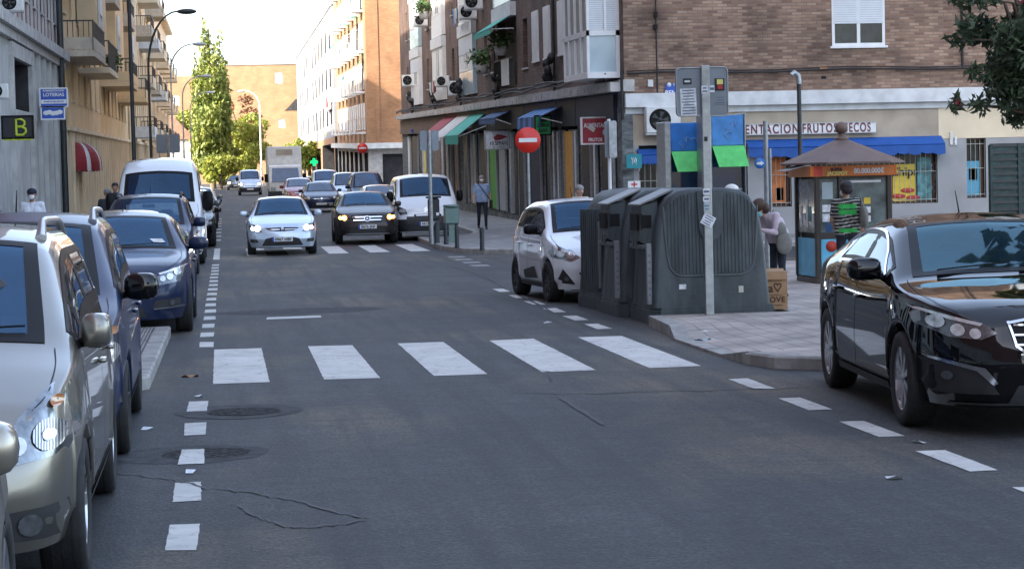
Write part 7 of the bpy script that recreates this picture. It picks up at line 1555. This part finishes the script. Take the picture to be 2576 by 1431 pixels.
    n = len(me.polygons); C = np.zeros(n*3); me.polygons.foreach_get('center', C); C = C.reshape(-1, 3)/k_; best = np.full(n, 9.); idx = np.zeros(n, int)
    for a, b, ra, rb, q in segs:
        a, b = np.array(a), np.array(b); d = b-a; L2 = max(d@d, 1e-9); tt = np.clip(((C-a)@d)/L2, 0, 1); dist = np.linalg.norm(C-(a+tt[:, None]*d), axis=1)-(ra+(rb-ra)*tt); w_ = dist < best-.002; best[w_] = dist[w_]; idx[w_] = q
    hem = pe.z-.06; tz = (idx == 1) & (C[:, 2] > hem) & (np.abs(C[:, 0]-pe.x) < .24); idx[tz] = 0
    if stripes: idx = stripes[1](C, idx)
    me.polygons.foreach_set('material_index', idx.astype(np.int32)); me.polygons.foreach_set('use_smooth', np.ones(n, bool)); me.update(); raw.data.name = 'body'
    h = hd*k_
    Ml = Matrix.Translation(h) @ look.to_track_quat('-Y', 'Z').to_matrix().to_4x4()
    if hair:
        mb = MB(); st, hm = hair
        mb.ell((0, .018, .055), (.098, .105, .085), 10, 0, 1, Ml)
        if st == 'bob': mb.ell((0, .045, -.005), (.108, .085, .115), 10, 0, 1, Ml)
        else: mb.ell((0, .045, .02), (.095, .072, .085), 10, 0, 1, Ml)
        mb.build('hair', hm, t)
    if cap:
        mb = MB(); mb.ell((0, .01, .068), (.103, .112, .078), 10, 0, 1, Ml); mb.ell((0, -.11, .055), (.075, .06, .010), 6, 0, 1, Ml); mb.build('cap', cap, t)
    mb = MB()
    for q in (1, -1): mb.ell((q*.032, -.086, .015), (.013, .006, .007), 5, 0, 1, Ml)
    if not mask: mb.ell((0, -.088, -.052), (.024, .006, .005), 5, 0, 1, Ml)
    mb.build('face_features', 'hair_dark', t)
    if mask: mb = MB(); mb.ell((0, -.066, -.035), (.062, .045, .048), 8, 0, .85, Ml); mb.build('mask', mask, t); 
    return t
walk = dict(knL=(.10, -.14, .52), anL=(.10, -.18, .11), knR=(-.10, .02, .49), anR=(-.10, .20, .13), elL=(.27, .08, 1.14), haL=(.27, .02, .90), elR=(-.27, -.02, 1.13), haR=(-.27, -.16, .93))
p = gr(1214, 578, .12)
wm = person('older man in pale blue shirt and white mask walking past the shops', (p.x, p.y, p.z), 0, walk, 'shirt_blue', 'trousers_navy', 1.72, mask='mask_white', belly=1.15)
t = thing('shoulder_bag', 'dark shoulder bag on a strap worn by the walking man', 'bag', (p.x, p.y, p.z)); mb = MB(); mb.tube([(-.12, -.05, 1.46), (-.06, -.13, 1.38), (.08, -.16, 1.18), (.22, -.10, .98), (.27, 0, .92)], .014, 6); mb.build('strap', 'ink', t); mb = MB(); mb.box(.24, .33, -.13, .14, .66, .94, bev=.03); mb.build('pouch', 'ink', t)
bend = dict(chest=(0, -.10, 1.22), neck=(0, -.24, 1.37), head=(0, -.36, 1.46), shL=(.17, -.16, 1.34), shR=(-.17, -.16, 1.34), elL=(.22, -.22, 1.07), elR=(-.22, -.22, 1.07), haL=(.14, -.42, 1.12), haR=(-.14, -.42, 1.10), look=(0, -.75, -.65))
xw = (1958-565)/5400*28.2
person('woman in pale pink jacket bending over something beside the recycling containers', (xw+.1, 28.2, .12), R(-68), bend, 'jacket_pink', 'trousers_navy', 1.44, ('bob', 'hair_brown'), 'mask_teal', 'long', belly=1.12)
t = thing('shoulder_bag', 'slouchy grey bag hanging from the pink jacketed woman', 'bag', (xw+.08, 28.2-.17, .06)); mb = MB(); mb.ell((.04, -.06, .80), (.11, .055, .15), 10, 0, .85); mb.ell((.0, -.05, .96), (.08, .05, .12), 8); mb.build('pouch', 'bag_grey', t); mb = MB(); mb.tube([(-.03, -.05, 1.0), (-.08, .0, 1.14), (-.06, .10, 1.24)], .016, 6); mb.tube([(.06, -.05, 1.0), (.0, .02, 1.12), (-.02, .12, 1.22)], .014, 6); mb.build('strap', 'bag_grey', t)
def strp(C, idx):
    idx = idx.copy(); m = idx == 0; z = C[:, 2]; zz = z+.02*np.sin(C[:, 0]*9); k = np.floor(zz/.019).astype(int); idx[m] = 4; idx[m & (k % 3 == 0)] = 5
    core = m & (np.abs(C[:, 0]) < .15); idx[core & (z > 1.22) & (z < 1.40)] = 6; idx[core & (z > 1.295) & (z < 1.32)] = 4; idx[core & (z > .92) & (z < .99)] = 6; return idx
xm = (2160-565)/5400*29.9
person('man in black, white and green striped shirt standing at the kiosk counter, back to us', (xm, 29.9, .12), R(172), dict(elR=(-.25, .0, 1.12), haR=(-.25, -.05, .86), elL=(.24, -.05, 1.13), haL=(.18, -.28, 1.02), look=(.35, -1, -.05)), 'shirt_black', 'trousers_navy', 1.52, ('short', 'hair_dark'), 'mask_white', skin='skin_tan', stripes=(('shirt_black', 'shirt_offwhite', 'shirt_green'), strp), belly=1.1)
t = thing('tote_bag', 'pale grey tote bag over the shoulder of the striped shirt man', 'bag', (xm+.17, 29.72, .12)); mb = MB(); mb.ell((.03, 0, 1.02), (.05, .13, .16), 8, 0, .8); mb.build('pouch', 'bag_grey', t); mb = MB(); mb.tube([(.02, -.05, 1.14), (.0, .06, 1.32), (.03, .12, 1.14)], .012, 5); mb.build('strap', 'bag_grey', t)
person('man in white shirt, navy cap and white mask on the left pavement', (at(80, 480, 45).x, 45, .12), R(-4), {}, 'shirt_white', 'trousers_navy', 1.72, ('short', 'hair_dark'), 'mask_white', cap='cap_navy', skin='skin_tan')
person('grey haired man in dark jacket standing left of the tall delivery van', (at(270, 480, 56).x, 56, .12+g(56)), R(10), {}, 'cloth_dark', 'trousers_navy', 1.66, sleeves='long', skin='skin_tan', vox=.018); person('person in dark blue behind the grey haired man by the delivery van', (at(290, 480, 61).x, 61, .12+g(61)), R(-10), {}, 'paint_navy' if False else 'cap_navy', 'trousers_navy', 1.80, ('short', 'hair_dark'), sleeves='long', skin='skin_tan', vox=.018)
person('grey haired person in cream top whose head shows above the small white car', (at(1458, 480, 47).x, 47, 0), R(20), {}, 'cloth_beige', 'trousers_navy', 1.63, skin='skin', vox=.018); person('person in a white cap standing behind the nearest recycling container', (at(1840, 480, 30.6).x, 30.6, .12), R(15), {}, 'shirt_white', 'trousers_navy', 1.50, ('short', 'hair_grey'), cap='cap_white', vox=.018)
person('person in teal top cut off by the left edge behind the silver people carrier', (at(-12, 480, 36).x, 36, .12), 0, {}, 'teal', 'trousers_navy', 1.44, vox=.018)
# ------------------------------------------------------------------ lettering becomes real mesh
bpy.context.view_layer.update(); dg = bpy.context.evaluated_depsgraph_get()
for o in [o for o in bpy.data.objects if o.type == 'FONT']:
    me = bpy.data.meshes.new_from_object(o.evaluated_get(dg)); nm = o.name; n = bpy.data.objects.new('lettering', me); COL.objects.link(n); n.parent = o.parent; n.location = o.location; n.rotation_euler = o.rotation_euler; n.scale = o.scale
    bpy.data.objects.remove(o)
